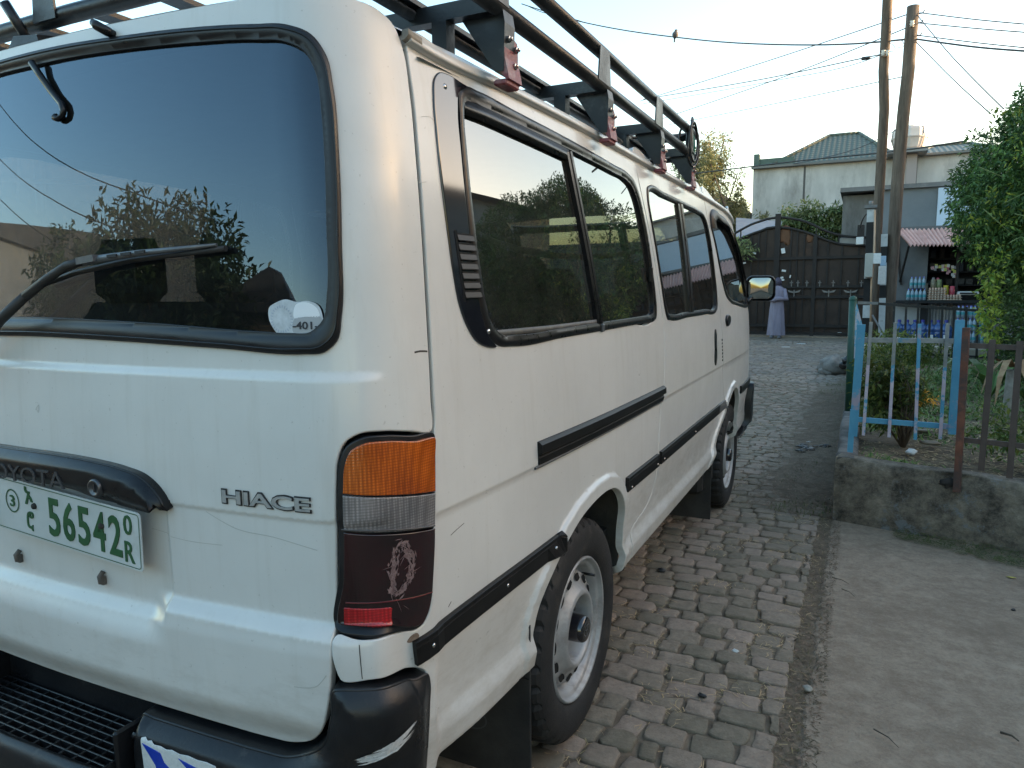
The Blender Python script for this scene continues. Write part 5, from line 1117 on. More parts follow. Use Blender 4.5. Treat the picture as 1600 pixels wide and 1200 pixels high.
# ------------------------------------------------------------------ foliage
def leaf_mat(name, c1, c2, island=.35, tr=.25):
    m, nt, N, L, b = newmat(name); g = N.new('ShaderNodeNewGeometry'); cr = N.new('ShaderNodeValToRGB'); e = cr.color_ramp.elements
    e[0].color = (*c1, 1); e[1].color = (*c2, 1); e[0].position = .1; e[1].position = .95; L.new(g.outputs['Random Per Island'], cr.inputs[0])
    tc = N.new('ShaderNodeTexCoord'); n = N.new('ShaderNodeTexNoise'); n.inputs['Scale'].default_value = 2.2; n.inputs['Detail'].default_value = 3; L.new(tc.outputs['Object'], n.inputs[0])
    mr = N.new('ShaderNodeMapRange'); mr.inputs[1].default_value = .3; mr.inputs[2].default_value = .7; mr.inputs[3].default_value = .62; mr.inputs[4].default_value = 1.4; L.new(n.outputs[0], mr.inputs[0])
    hs = N.new('ShaderNodeHueSaturation'); L.new(cr.outputs[0], hs.inputs['Color']); L.new(mr.outputs[0], hs.inputs['Value']); L.new(hs.outputs[0], b.inputs['Base Color']); b.inputs['Roughness'].default_value = .5
    tl = N.new('ShaderNodeBsdfTranslucent'); L.new(hs.outputs[0], tl.inputs[0]); mx = N.new('ShaderNodeMixShader'); mx.inputs[0].default_value = tr; L.new(b.outputs[0], mx.inputs[1]); L.new(tl.outputs[0], mx.inputs[2]); L.new(mx.outputs[0], N['Material Output'].inputs[0]); return m
def crown(name, blobs, n, ls, mat, parent=None, seed=1, droop=.3, shell=.55, aspect=.36, spray=0, gap=0., ruff=1.):
    """leaves spread through ellipsoid blobs [(cx,cy,cz,rx,ry,rz)]; each leaf is a folded pointed blade, set in small sprays"""
    rr = random.Random(seed); V = []; F = []; vol = [q[3]*q[4]+q[3]*q[5]+q[4]*q[5] for q in blobs]; tot = sum(vol); k = 0
    while k < n:
        q = rr.choices(blobs, vol)[0]; d = np.array([rr.gauss(0, 1) for _ in range(3)]); d /= np.linalg.norm(d)
        rad = 1-shell*rr.random()**1.6; rad *= 1+ruff*.16*nz(d[0]*2+q[0], d[1]*2+q[2], 1.6, d[2]*2)+.07*nz(d[0]*6, d[1]*6, 1, d[2]*6)
        c = np.array(q[:3])+d*rad*np.array(q[3:])
        if gap and nz(c[0], c[2], 2.3/max(.3, q[3]), c[1]) < -gap: k += 1; continue
        stem = d+np.array([rr.gauss(0, .5), rr.gauss(0, .5), rr.gauss(0, .4)-droop]); stem /= np.linalg.norm(stem)
        m = 5 if spray == 0 else spray
        for i in range(m):
            u_, v_, _ = basis(stem); ph = rr.uniform(0, 6.283); off = u_*math.cos(ph)+v_*math.sin(ph)
            a = c+stem*ls*1.6*(i/m)+off*ls*.1; dd = stem*.5+off*.8+np.array([0, 0, -droop*.5]); dd /= np.linalg.norm(dd); s = ls*rr.uniform(.6, 1.25)
            w = np.cross(dd, np.array([rr.gauss(0, .6), rr.gauss(0, .6), 1.])); w /= np.linalg.norm(w)+1e-9; up = np.cross(w, dd); o = len(V)
            V += [tuple(a), tuple(a+dd*s*.45+w*s*aspect*.5+up*s*.06), tuple(a+dd*s-up*s*.12), tuple(a+dd*s*.45-w*s*aspect*.5+up*s*.06)]; F.append((o, o+1, o+2, o+3)); k += 1
    me = bpy.data.meshes.new(name); me.from_pydata(V, [], F); me.update(); return link(name, me, mat, parent)
def limbs(name, base_, tips, r, mat, parent, seed=1):
    b = MB(); rr = random.Random(seed); base_ = np.array(base_, float)
    for t in tips:
        t = np.array(t, float); m1_ = base_+(t-base_)*.35+np.array([rr.gauss(0, .05), rr.gauss(0, .05), 0])*np.linalg.norm(t-base_); m2_ = base_+(t-base_)*.7+np.array([rr.gauss(0, .06), rr.gauss(0, .06), 0])*np.linalg.norm(t-base_)
        b.tube([base_, m1_, m2_, t], [r, r*.75, r*.45, r*.15], 7)
    return b.build(name, mat, parent)
BARK = pm('bark', (.06, .045, .032), (.13, .10, .075), 12, .95, bump=.01, bscale=30)
HG = leaf_mat('hedge_leaf', (.035, .085, .022), (.125, .215, .055)); HY = leaf_mat('young_leaf', (.12, .21, .03), (.36, .38, .06), tr=.4); HS = leaf_mat('small_hedge_leaf', (.04, .08, .022), (.13, .18, .06))
tr = thing('topiary_tree', 'large round dark green tree with drooping leaves above the garden hedge at right', 'tree', (3.3, 7.2, .35))
c0 = at(1600, 330, 7.0)
TB_ = [(3.45, 7.3, 2.25, 1.20, 1.10, .90), (2.95, 7.0, 2.05, .80, .8, .68), (2.85, 6.9, 1.75, .50, .5, .42), (3.25, 6.9, 2.70, .72, .7, .55), (4.3, 7.2, 2.4, 1.0, 1., .95)]
limbs('trunk', (3.6, 7.3, .3), [(3.5, 7.2, 2.2), (3.9, 7.4, 2.5), (3.2, 7., 1.9)], .07, BARK, tr)
crown('crown', TB_, 105000, .056, HG, tr, 3, droop=.45, shell=.42, ruff=.5)
crown('young_shoots', [(2.60, 6.4, 1.72, .45, .3, .40), (3.0, 6.3, 2.0, .6, .3, .5), (2.85, 6.3, 2.6, .5, .3, .35)], 1500, .050, HY, tr, 5, droop=.2, shell=.6)
b = MB(); r2 = random.Random(4)
for k in range(16): p0 = np.array([r2.uniform(2.4, 3.2), 6.2, r2.uniform(1.6, 2.5)]); b.tube([p0, p0+np.array([r2.uniform(-.4, .4), -.05, r2.uniform(-.1, .25)])], .004, 4)
b.build('twigs', pm('pale_twig', (.16, .20, .07), None, rough=.8), tr)
hd = thing('hedge', 'small leaved clipped hedge column below the round tree', 'hedge', (3.3, 6.6, .35))
limbs('stems', (3.15, 6.9, .33), [(3.0, 6.8, 1.4), (3.2, 6.9, 1.5), (3.7, 7, 1.4)], .03, BARK, hd)
crown('foliage', [(2.97, 6.75, 1.35, .50, .5, .55), (2.98, 6.7, .95, .48, .5, .45), (3.7, 6.8, 1.2, .6, .6, .8), (3.02, 6.8, .70, .42, .45, .30)], 30000, .036, HS, hd, 8, droop=.1, shell=.35, aspect=.55)
vn = thing('golden_creeper', 'yellow green creeper hanging down the left edge of the hedge', 'creeper', (2.46, 6.5, .5))
crown('foliage', [(2.44, 6.48, 1.36, .06, .08, .18), (2.43, 6.45, 1.12, .06, .08, .16), (2.46, 6.4, .90, .05, .07, .14)], 620, .050, HY, vn, 9, droop=.5, shell=.9, aspect=.5)
# shrub behind the blue panel
sh = thing('garden_shrub', 'loose green shrub with bare stems and orange flowers behind the blue gate panel', 'shrub', (1.72, 3.95, .35))
tips = []
r2 = random.Random(6)
for k in range(26): tips.append((1.70+r2.uniform(-.14, .18), 4.0+r2.uniform(-.15, .25), r2.uniform(.55, .88)))
limbs('stems', (1.73, 3.98, .34), tips, .008, pm('shrub_stem', (.07, .05, .035), (.12, .09, .06), 20, .9), sh)
SG = leaf_mat('shrub_leaf', (.055, .10, .022), (.20, .23, .05), tr=.35)
crown('foliage', [(1.60, 4.05, .78, .13, .2, .14), (1.70, 4.08, .68, .14, .2, .12), (1.60, 4.0, .60, .11, .15, .13)], 3000, .048, SG, sh, 2, droop=.2, shell=.95)
crown('flowers', [(1.83, 3.9, .66, .045, .03, .025)], 70, .022, pm('orange_petal', (.75, .36, .03), None, rough=.6, island=.2), sh, 3, shell=1.)
sh3 = thing('weed_shrub', 'straggly yellow green weeds behind the brown railing', 'weeds', (2.35, 3.6, .36))
limbs('stems', (2.35, 3.55, .35), [(2.1, 3.6, .62), (2.25, 3.5, .66), (2.4, 3.6, .70), (2.6, 3.6, .66), (2.5, 3.4, .58), (2.2, 3.4, .55)], .005, pm('weed_stem', (.10, .09, .04)), sh3)
crown('foliage', [(2.15, 3.6, .56, .16, .15, .12), (2.4, 3.55, .60, .2, .15, .13), (2.62, 3.6, .58, .14, .15, .12)], 1300, .040, SG, sh3, 21, droop=.2, shell=.95)
sh2 = thing('garden_plant', 'leafy plant at the foot of the utility poles beyond the fence', 'plant', (1.9, 8.8, .4))
crown('foliage', [(1.80, 9.0, .60, .30, .3, .16), (2.15, 9.2, .55, .3, .3, .12)], 1800, .06, SG, sh2, 12, shell=.9)
for i, (x, y, n_, lb, L_) in enumerate(((2.46, 6.2, 16, 'broad leaved plant with long arching leaves under the creeper', .42), (2.62, 5.5, 12, 'clump of long drooping green leaves behind the brown railing', .30))):
    pl = thing('leafy_plant', lb, 'plant', (x, y, .38)); b = MB(); r2 = random.Random(i+40)
    for k in range(n_):
        th = r2.uniform(0, 6.28); l = L_*r2.uniform(.6, 1.1); e = np.array([math.cos(th), math.sin(th), 0]); s = np.array([-e[1], e[0], 0])*l*.09; p = np.array([x, y, .38]); pts = [p, p+e*l*.3+[0, 0, l*.55], p+e*l*.7+[0, 0, l*.72], p+e*l+[0, 0, l*.45]]; ws = [.3, 1., .9, .05]
        vs = []
        for q, w_ in zip(pts, ws): vs += [q-s*w_, q+s*w_]
        b.add(vs, [(2*j, 2*j+1, 2*j+3, 2*j+2) for j in range(3)], 0, True)
    b.build('leaves', leaf_mat('long_leaf', (.05, .11, .025), (.14, .22, .06), tr=.3), pl)
st_ = thing('banana_stump', 'pale shaggy stump with brown dead leaves beside the hedge foot', 'stump', (2.95, 5.2, .36)); b = MB(); q = at(1580, 600, 5.2)
b.tube([(q[0], 5.2, .33), (q[0]+.01, 5.2, .50), (q[0], 5.2, .72)], [.055, .05, .035], 12); b.build('trunk', pm('pale_bark', (.20, .18, .15), (.38, .35, .30), 18, .9, bump=.006, bscale=50), st_)
b = MB(); r2 = random.Random(9)
for k in range(9):
    e = np.array([r2.gauss(0, 1), r2.gauss(0, .6), 0]); e /= np.linalg.norm(e); p = np.array([q[0], 5.2, .74]); s = np.array([-e[1], e[0], .3])*.018; l = r2.uniform(.15, .32); vs = []
    for t, dz, w_ in ((0, 0, 1), (.4, .05, 1.4), (.8, -.05, 1), (1, -.22, .2)): c_ = p+e*l*t+[0, 0, dz*(l/.25)]; vs += [c_-s*w_, c_+s*w_]
    b.add(vs, [(2*j, 2*j+1, 2*j+3, 2*j+2) for j in range(3)])
b.build('dead_leaves', pm('dead_leaf_brown', (.22, .12, .06), (.36, .24, .13), 20, .9), st_)
# black picket fence at the far side of the garden
ff = thing('picket_fence', 'thin black metal fence on a low pale wall in front of the kiosk', 'fence', (2.2, 10., .4)); BM = pm('black_fence_paint', (.012, .012, .013), (.03, .028, .026), 10, .5, c3=(.09, .08, .07), s3=14, thr=(.62, .72)); FY = 9.9
def fb(nm, a, c, w, d, mat=BM, par=ff):
    b = MB(); b.bar(a, c, w, d, up=(0, 1, 0)); return b.build(nm, mat, par)
fb('rail', at(1340, 473, FY), at(1372, 474, FY), .035, .03, pm('rail_worn', (.16, .15, .14), (.25, .24, .22), 20, .6)); fb('rail', at(1372, 474.5, FY), at(1700, 497, FY), .035, .03); fb('rail', at(1352, 549, FY), at(1700, 566, FY), .03, .02)
for k in range(15):
    x = 1396+k*18.8; y0 = 476+(x-1372)*.068
    if k == 14: break
    fb('picket', at(x+1.5, y0-6, FY), at(x-2.5, 566+k*.4, FY), .026, .02)
b = MB(); a = at(1345, 560, 10.05); b.box((4.2, 10.1, .36), (5.6, .16, .30), bev=.02); b.build('kerb_wall', pm('pale_kerb', (.30, .26, .20), (.48, .43, .35), 6, .9, bump=.006, bscale=30), ff)
# ------------------------------------------------------------------ the far side of the street
FG = .036
def bx(par, nm, mat, x0, x1, y0, y1, z0, z1):
    b = MB(); b.box(((x0+x1)/2, (y0+y1)/2, (z0+z1)/2), (abs(x1-x0), abs(y1-y0), abs(z1-z0))); return b.build(nm, mat, par)
# metal gate with an arched top
GY = 18.8
GM = pm('dark_gate_steel', (.026, .016, .011), (.055, .035, .025), 3, .75, bump=.003, bscale=12, c3=(.085, .045, .028), s3=1.6, thr=(.56, .72)); GF = pm('gate_frame_steel', (.011, .008, .007), (.024, .018, .015), 6, .7)
gt = thing('compound_gate', 'tall dark brown steel double gate with arched top and small cross ornaments', 'gate', (-.7, GY, FG))
top = [(1156, 372), (1176, 363), (1196, 357), (1213, 355), (1236, 357), (1260, 363), (1276, 369), (1296, 377), (1316, 382), (1358, 384)]
cxg = at(1214, 400, GY)[0]
TP = [(at(x, y, GY)[0], at(x, y, GY)[2]) for x, y in top]; TP = [(2*cxg-x, z) for x, z in reversed(TP) if x > cxg+.2]+[p for p in TP if p[0] > cxg-.4]
TP.sort(); zt = lambda x: float(np.interp(x, [p[0] for p in TP], [p[1] for p in TP])); gx0, gx1 = TP[0][0], TP[-1][0]
arc = [(1156, 358), (1176, 348), (1200, 342), (1215, 340), (1240, 342), (1260, 347), (1280, 356), (1296, 363), (1314, 368), (1358, 371)]
AP = [(at(x, y, GY)[0], at(x, y, GY)[2]) for x, y in arc]; AP = [(2*cxg-x, z) for x, z in reversed(AP) if x > cxg+.2]+[p for p in AP if p[0] > cxg-.4]; AP.sort()
for (a, c) in ((gx0, cxg), (cxg, gx1)):
    b = MB(); xs = np.linspace(a+.02, c-.02, 18); P = [(x, zt(x)) for x in xs]+[(c-.02, FG+.06), (a+.02, FG+.06)]
    b.prism(P, (0, GY, 0), (1, 0, 0), (0, 0, 1), (0, .03, 0)); lf = b.build('gate_leaf', GM, gt)
    b = MB(); b.tube([(x, GY-.02, zt(x)) for x in xs], .035, 6); b.build('top_bar', GF, lf)
ZR = [at(1260, y, GY)[2] for y in (403, 448, 464, 509, 521)]
for z in ZR: b = MB(); b.box(((gx0+gx1)/2, GY-.03, z), (gx1-gx0, .06, .07)); b.build('crossbar', GF, gt)
XS = [1158, 1173, 1184, 1195, 1234, 1244, 1255, 1292, 1314, 1340]; allx = [at(x, 430, GY)[0] for x in XS]; allx += [2*cxg-x for x in allx if x > cxg+.9]
for x in allx: b = MB(); b.box((x, GY-.02, (FG+.1+zt(x))/2), (.035, .03, zt(x)-FG-.1)); b.build('bar', GF, gt)
for x, w_, e in ((cxg, .13, .33), (at(1272, 430, GY)[0], .09, .0), (2*cxg-at(1272, 430, GY)[0], .09, 0), (gx0, .12, 0), (gx1, .12, 0)): b = MB(); b.box((x, GY-.03, (FG+zt(x)+e)/2), (w_, .08, zt(x)+e-FG)); b.build('gate_post', GF, gt)
b = MB(); P = resample(AP, .15, False); b.tube([(x, GY, z) for x, z in P], .03, 8); b.build('arch_bar', GF, gt)
for x in [at(q, 350, GY)[0] for q in (1158, 1276, 1312)]: b = MB(); b.box((x, GY, zt(x)+.12), (.03, .03, .28)); b.build('arch_strut', GF, gt)
ORN = pm('ornament_grey', (.16, .145, .13), (.24, .22, .2), 20, .6)
for q in (1237, 1247, 1261, 1281, 1302, 1325, 1346):
    p = at(q, 443, GY); b = MB(); b.box((p[0], GY-.06, p[2]), (.022, .02, .15)); b.box((p[0], GY-.06, p[2]+.02), (.08, .02, .022)); b.build('cross_ornament', ORN, gt)
for q in (1241, 1295, 1329):
    p = at(q, 457, GY); b = MB(); b.box((p[0], GY-.06, p[2]-.02), (.025, .02, .17)); b.prism([(0, 0), (.15, .05), (.11, -.015), (.02, -.03)], (p[0]+.01, GY-.05, p[2]+.02), (1, 0, 0), (0, 0, 1), (0, -.015, 0)); b.prism([(0, 0), (-.15, .05), (-.11, -.015), (-.02, -.03)], (p[0]-.01, GY-.05, p[2]+.02), (1, 0, 0), (0, 0, 1), (0, -.015, 0)); b.build('wing_ornament', ORN, gt)
for i, (x, y, w_, h_) in enumerate(((1224, 392, .09, .13), (1179, 396, .09, .05), (1225, 423, .10, .05), (1222, 434, .07, .05), (1223.5, 437.5, .07, .04), (1235, 432, .03, .07), (1163, 411, .09, .04), (1312, 520, .09, .03))):
    p = at(x, y, GY); b = MB(); b.box((p[0], GY-.05, p[2]), (w_, .01, h_), rot=Matrix.Rotation(.2*(i % 3-1), 3, 'Y')); b.build('paper_notice', WHT, gt)
RP = pm('gate_rust', (.10, .045, .022), (.17, .08, .04), 4, .8)
for (x, y, w_, h_) in ((1227, 368, .30, .45), (1265, 372, .16, .2)):
    p = at(x, y, GY); b = MB(); b.blob((p[0], GY-.0, p[2]), (w_/2, .012, h_/2), x, .4, 16, 10); b.build('rust_patch', RP, gt)
sill = MB(); sill.box(((gx0+gx1)/2, GY-.05, FG-.01), (gx1-gx0+.6, .5, .10)); tag(sill.build('gate_threshold', CONC), kind='structure')
tag(sheet('dusty_verge', -7, 9, 17.4, 18.6, 60, 14, lambda x, y: FG+.012+.01*nz(x, y, 2), pm('dusty_earth', (.17, .13, .09), (.27, .215, .155), 3, .95, bump=.01, bscale=18)), kind='structure')
# walls beside the gate
GREYW = pm('grey_cement', (.15, .145, .14), (.23, .225, .22), 2.5, .9, bump=.006, bscale=18, c3=(.09, .088, .085), s3=1.2, thr=(.5, .75))
cw = thing('compound_wall', 'grey cement wall left of the dark gate', 'wall', (-6, 19, FG)); bx(cw, 'wall', GREYW, -14, gx0-.1, 18.85, 19.1, FG-.05, 2.5); bx(cw, 'coping', GREYW, -14, gx0-.1, 18.8, 19.15, 2.5, 2.58)
# small cement building over the gate pillar and the kiosk
KY = 17.9
xL = at(1317, 303, 18.6)[0]; xM = at(1400, 330, 18.6)[0]; zT = at(1330, 303, 18.6)[2]
cb = thing('cement_building', 'bare cement block building with flat coping behind the two poles', 'building', (2.5, 19, FG))
bx(cb, 'wall', pm('dark_cement_render', (.085, .080, .074), (.18, .172, .162), 2.2, .92, bump=.006, bscale=14, c3=(.24, .235, .225), s3=1.3, thr=(.5, .75), stretch=(1, 1, .35)), xL, xM-.4, 18.95, 22, FG, zT); bx(cb, 'side_wall', pm('blue_grey_render', (.165, .18, .195), (.21, .225, .235), 2, .9), xM-.4, 7.2, 18.75, 22, FG, zT+.06)
bx(cb, 'coping', GREYW, xL-.06, 7.3, 18.65, 22.1, zT+.06, zT+.16)
bx(cb, 'low_parapet', pm('pale_block', (.30, .29, .27), (.38, .37, .35), 3, .9), at(1312, 380, 19.0)[0], at(1345, 380, 19.0)[0], 18.9, 19.2, FG, at(1330, 372, 19.)[2])
xp = at(1464, 330, 18.7)[0]
bx(cb, 'sign_board', pm('pale_blue_board', (.52, .62, .74), (.58, .68, .78), 2, .5), xp, 7.0, 18.62, 18.72, at(1464, 356, 18.7)[2], zT+.02)
b = MB()
b.add([(p[0], p[1], p[2]) for p in [(xp+1.2+.30*math.cos(t*.3927), 18.61, 3.15+.28*math.sin(t*.3927)) for t in range(16)]], [tuple(range(16))]); None
# kiosk
ks = thing('kiosk', 'small grey shop kiosk with open dark front, counter and pale red corrugated awning', 'kiosk', (3.5, KY, FG))
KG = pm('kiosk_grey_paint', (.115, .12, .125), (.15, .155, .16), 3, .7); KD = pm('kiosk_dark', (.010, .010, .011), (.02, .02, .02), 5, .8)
kx0, kx1 = at(1397, 450, KY)[0], 6.6; ox0 = at(1449, 420, KY)[0]; zc = at(1450, 467, KY)[2]; zl = at(1450, 383, KY)[2]; ztop = at(1400, 353, KY)[2]
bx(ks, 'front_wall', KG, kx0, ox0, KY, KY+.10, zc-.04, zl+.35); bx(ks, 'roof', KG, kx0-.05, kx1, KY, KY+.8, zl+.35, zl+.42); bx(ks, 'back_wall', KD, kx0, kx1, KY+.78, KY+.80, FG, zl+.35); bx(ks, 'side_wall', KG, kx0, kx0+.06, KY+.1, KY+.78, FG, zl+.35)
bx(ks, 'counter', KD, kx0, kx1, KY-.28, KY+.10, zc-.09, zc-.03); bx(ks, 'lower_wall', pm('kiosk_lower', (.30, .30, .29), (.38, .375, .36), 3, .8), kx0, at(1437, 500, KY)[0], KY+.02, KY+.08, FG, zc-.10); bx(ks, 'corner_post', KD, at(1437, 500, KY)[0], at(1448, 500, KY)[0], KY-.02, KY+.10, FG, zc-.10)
b = MB(); xa, xb = at(1448, 500, KY)[0], kx1; n = 120; vs = []
for i in range(n+1): x = xa+(xb-xa)*i/n; y = KY+.03+.012*math.cos(i*math.pi); vs += [(x, y, FG), (x, y, zc-.10)]
b.add(vs, [(2*i, 2*i+2, 2*i+3, 2*i+1) for i in range(n)]); b.build('corrugated_panel', pm('corrugated_grey', (.20, .20, .20), (.30, .295, .28), 5, .6, metal=.3), ks)
for q in (1496, 1546): x = at(q, 420, KY)[0]; bx(ks, 'mullion', GF, x-.03, x+.03, KY-.02, KY+.06, zc-.03, zl+.1)
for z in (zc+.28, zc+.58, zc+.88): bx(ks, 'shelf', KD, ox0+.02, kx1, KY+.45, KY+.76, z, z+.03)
# awning
aw = MB(); A0, A1 = at(1397, 357, KY-.02), at(1526, 356, KY-.02); B0, B1 = at(1420, 383, KY-.75), at(1533, 383, KY-.75); A1 = A0+(A1-A0)*1.9; B1 = B0+(B1-B0)*1.95; n = 150; vs = []
for i in range(n+1):
    t = i/n; w_ = .028*math.cos(i*2*math.pi/4.2); vs += [A0+(A1-A0)*t+[0, 0, w_-.02*math.sin(t*9)], B0+(B1-B0)*t+[0, 0, w_]]
aw.add(vs, [(2*i, 2*i+1, 2*i+3, 2*i+2) for i in range(n)]); aw.add([np.array(p)-[0, 0, .012] for p in vs], [(2*i, 2*i+2, 2*i+3, 2*i+1) for i in range(n)]); aw.build('awning', pm('faded_red_sheet', (.56, .31, .26), (.68, .43, .37), 5, .55, c3=(.50, .30, .26), s3=3, thr=(.5, .7)), ks)
b = MB(); b.bar(at(1400, 360, KY-.02), at(1408, 445, KY-.02), .05); b.bar(at(1420, 384, KY-.7), at(1406, 440, KY-.05), .04); b.build('awning_brace', GF, ks)
b = MB(); p = at(1404, 354, KY-.05); b.box(p, (.05, .05, .20)); b.build('red_tag', pm('pink_plastic', (.60, .06, .09)), ks)
# goods
def bottle(b, x, y, z, r, h, m=0, mc=1):
    b.lathe([(0, 0), (r, .005), (r, h*.62), (r*.75, h*.76), (r*.32, h*.86), (r*.32, h*.93)], (x, y, z), (0, 0, 1), 10, m); b.lathe([(r*.38, h*.92), (r*.38, h), (0, h)], (x, y, z), (0, 0, 1), 8, mc)
WPL = pm('water_bottle_plastic', (.24, .34, .42), (.36, .46, .53), 40, .2); CAP = pm('violet_cap', (.14, .16, .55)); LAB = pm('aqua_label', (.05, .26, .30))
def pack(x, y, z, nx_, ny_, lab):
    t = thing('water_pack', lab, 'water pack', (x, y, z), 'shrink wrapped packs of water bottles'); 
    for i in range(nx_):
        for j in range(ny_):
            b = MB(); bottle(b, x+i*.078, y+j*.078, z, .037, .26); o = b.build('bottle', [WPL, CAP], t); l = MB(); l.lathe([(.0385, .07), (.0385, .13)], (x+i*.078, y+j*.078, z), (0, 0, 1), 10); l.build('bottle_label', LAB, o)
zb = zc-.03
P0 = at(1419, 465, KY-.2); P1 = at(1424, 450, KY-.2)
pack(P0[0], KY-.22, zb, 5, 2, 'pack of water bottles at the left end of the kiosk counter, underneath'); pack(P1[0], KY-.22, zb+.265, 4, 2, 'pack of water bottles stacked on top of another on the counter')
EGG = pm('egg_shell', (.55, .34, .25), (.66, .46, .36), 20, .6); TRAY = pm('egg_tray_pulp', (.42, .32, .24), (.50, .40, .31), 20, .9)
def eggs(x, z, k, lab):
    t = thing('egg_tray', lab, 'egg tray', (x, KY-.2, z), 'egg trays on the counter'); b = MB()
    b.box((x+.17, KY-.13, z+.012), (.36, .20, .02)); 
    for i in range(6): b.lathe([(.028, .0), (.012, .028), (0, .03)], (x+.03+i*.056, KY-.235, z+.01), (0, 0, 1), 6, smooth=False)
    b.build('tray', TRAY, t); b = MB()
    for i in range(6):
        for j in range(3): b.blob((x+.03+i*.056, KY-.21+j*.058, z+.045), (.023, .023, .029), i, .02, 8, 6)
    b.build('eggs', EGG, t)
X1 = at(1450, 465, KY-.2)[0]
for k in range(5): eggs(X1, zb+k*.052, k, ('egg tray at the bottom of the taller stack', 'second egg tray from the bottom of the taller stack', 'third egg tray from the bottom of the taller stack', 'fourth egg tray in the taller stack', 'egg tray on top of the taller stack')[k])
X2 = at(1474, 465, KY-.2)[0]
for k in range(2): eggs(X2, zb+k*.052, k, ('egg tray under another beside the tall stack', 'egg tray on the low stack below the jars')[k])
for i, (px, c, nm, h) in enumerate(((1478, (.50, .42, .04), 'yellow lidded jar on the low egg trays', .22), (1488, (.55, .08, .12), 'red jar at the right end of the egg trays', .20), (1446, (.20, .18, .14), 'brown jar beside the opening of the kiosk', .22), (1458, (.28, .24, .16), 'tan jar behind the taller egg stack', .20), (1467, (.22, .26, .12), 'olive jar behind the egg trays', .20))):
    p = at(px, 450, KY-.1); t = thing('jar', nm, 'jar', (p[0], KY-.1, zb)); b = MB(); z0 = zb+(.11 if i < 2 else .26 if i > 2 else .16)
    b.lathe([(0, 0), (.05, 0), (.055, .02), (.055, h*.7), (.045, h*.8)], (p[0], KY-.08, z0), (0, 0, 1), 14); b.build('glass', pm('jar_body', (c[0]*.6, c[1]*.6, c[2]*.6), c, 30, .3), t); b = MB(); b.lathe([(.048, h*.78), (.050, h), (0, h)], (p[0], KY-.08, z0), (0, 0, 1), 14); b.build('lid', pm('jar_lid', c), t)
    if i >= 2:
        b = MB(); b.box((p[0], KY+.0, (zb+z0)/2), (.12, .10, z0-zb)); tag(b.build('carton', pm('carton_brown', (.10, .075, .05))), ('brown carton under the brown jar', 'brown carton under the tan jar', 'brown carton under the olive jar')[i-2], 'carton')
r2 = random.Random(12); SC = [(.62, .60, .58), (.55, .12, .18), (.60, .30, .34), (.50, .50, .10), (.30, .28, .30), (.65, .55, .50)]
sm = [pm('sachet_%d' % i, c, tuple(v*.5 for v in c), 60, .4) for i, c in enumerate(SC)]
sr = thing('sachet_strings', 'strings of white and pink sachets hanging in the kiosk window', 'sachets', (at(1470, 420, KY)[0], KY, zl), None)
for i in range(34):
    x = at(1456+r2.uniform(0, 36), 420, KY)[0]; p = at(1470, 414+abs(r2.gauss(0, 1))*9, KY); b = MB(); b.box((x, KY-.03+r2.uniform(-.02, .02), p[2]), (.055, .012, .065), rot=Matrix.Rotation(r2.gauss(0, .15), 3, 'Y'), bev=.004); b.build('sachet', sm[r2.choice([0, 0, 1, 2, 2, 3, 4, 5])], sr)
b = MB(); x = sr.location.x; b.tube([(x-.25, KY-.02, zl+.2), (x-.25, KY-.02, zc+.55)], .004, 4); b.build('string', KD, sr)
for i in range(60):
    pass
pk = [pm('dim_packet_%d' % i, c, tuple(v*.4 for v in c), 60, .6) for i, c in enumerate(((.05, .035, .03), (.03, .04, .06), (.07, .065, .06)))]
sg = thing('shelf_goods', 'dim rows of small packets on the shelves inside the kiosk', 'goods', (4, KY+.6, FG))
for q, z in enumerate((zc+.31, zc+.61, zc+.91)):
    for k in range(16):
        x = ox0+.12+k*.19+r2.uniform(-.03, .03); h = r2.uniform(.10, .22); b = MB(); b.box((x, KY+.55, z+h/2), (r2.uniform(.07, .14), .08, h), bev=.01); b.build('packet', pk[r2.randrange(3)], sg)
b = MB(); p = at(1512, 458, KY-.1); b.box((p[0], KY-.12, p[2]), (.40, .22, .075), bev=.02); o = b.build('scale', pm('white_appliance', (.62, .64, .63))); tag(o, 'flat white appliance lying on the kiosk counter', 'appliance'); b = MB(); b.box((p[0], KY-.235, p[2]), (.32, .012, .03)); b.build('dark_slot', KD, o)
# water jugs on the ground
JUG = glass_mat('blue_jug_plastic', (.10, .25, .60), 1.4, .1, .3)
r2 = random.Random(2)
JB = pm('blue_jug', (.02, .05, .16), (.03, .09, .24), 8, .2, coat=.5)
for i in range(7):
    px = 1404+i*12.2; p = at(px, 525, KY-.45); h0 = FG+.30+.02; lab = 'blue twenty litre water jug in the row below the kiosk counter'
    t = thing('water_jug', lab, 'water jug', (p[0], KY-.45, FG), 'blue water jugs below the counter'); b = MB(); x = p[0]
    prof = [(0, 0), (.12, 0), (.135, .03), (.135, .10), (.128, .115), (.135, .13), (.135, .22), (.128, .235), (.135, .25), (.13, .31), (.09, .37), (.035, .41), (.032, .46)]
    b.lathe(prof, (x, KY-.45, FG+.03), (0, 0, 1), 20); b.build('body', JB, t); b = MB(); b.lathe([(.037, .44), (.037, .49), (0, .49)], (x, KY-.45, FG+.03), (0, 0, 1), 12); b.build('cap', pm('jug_cap', (.03, .03, .22)), t)
    if i % 2 == 0: b = MB(); b.box((x, KY-.585, FG+.16), (.10, .01, .08)); b.build('jug_label', WHT, t)
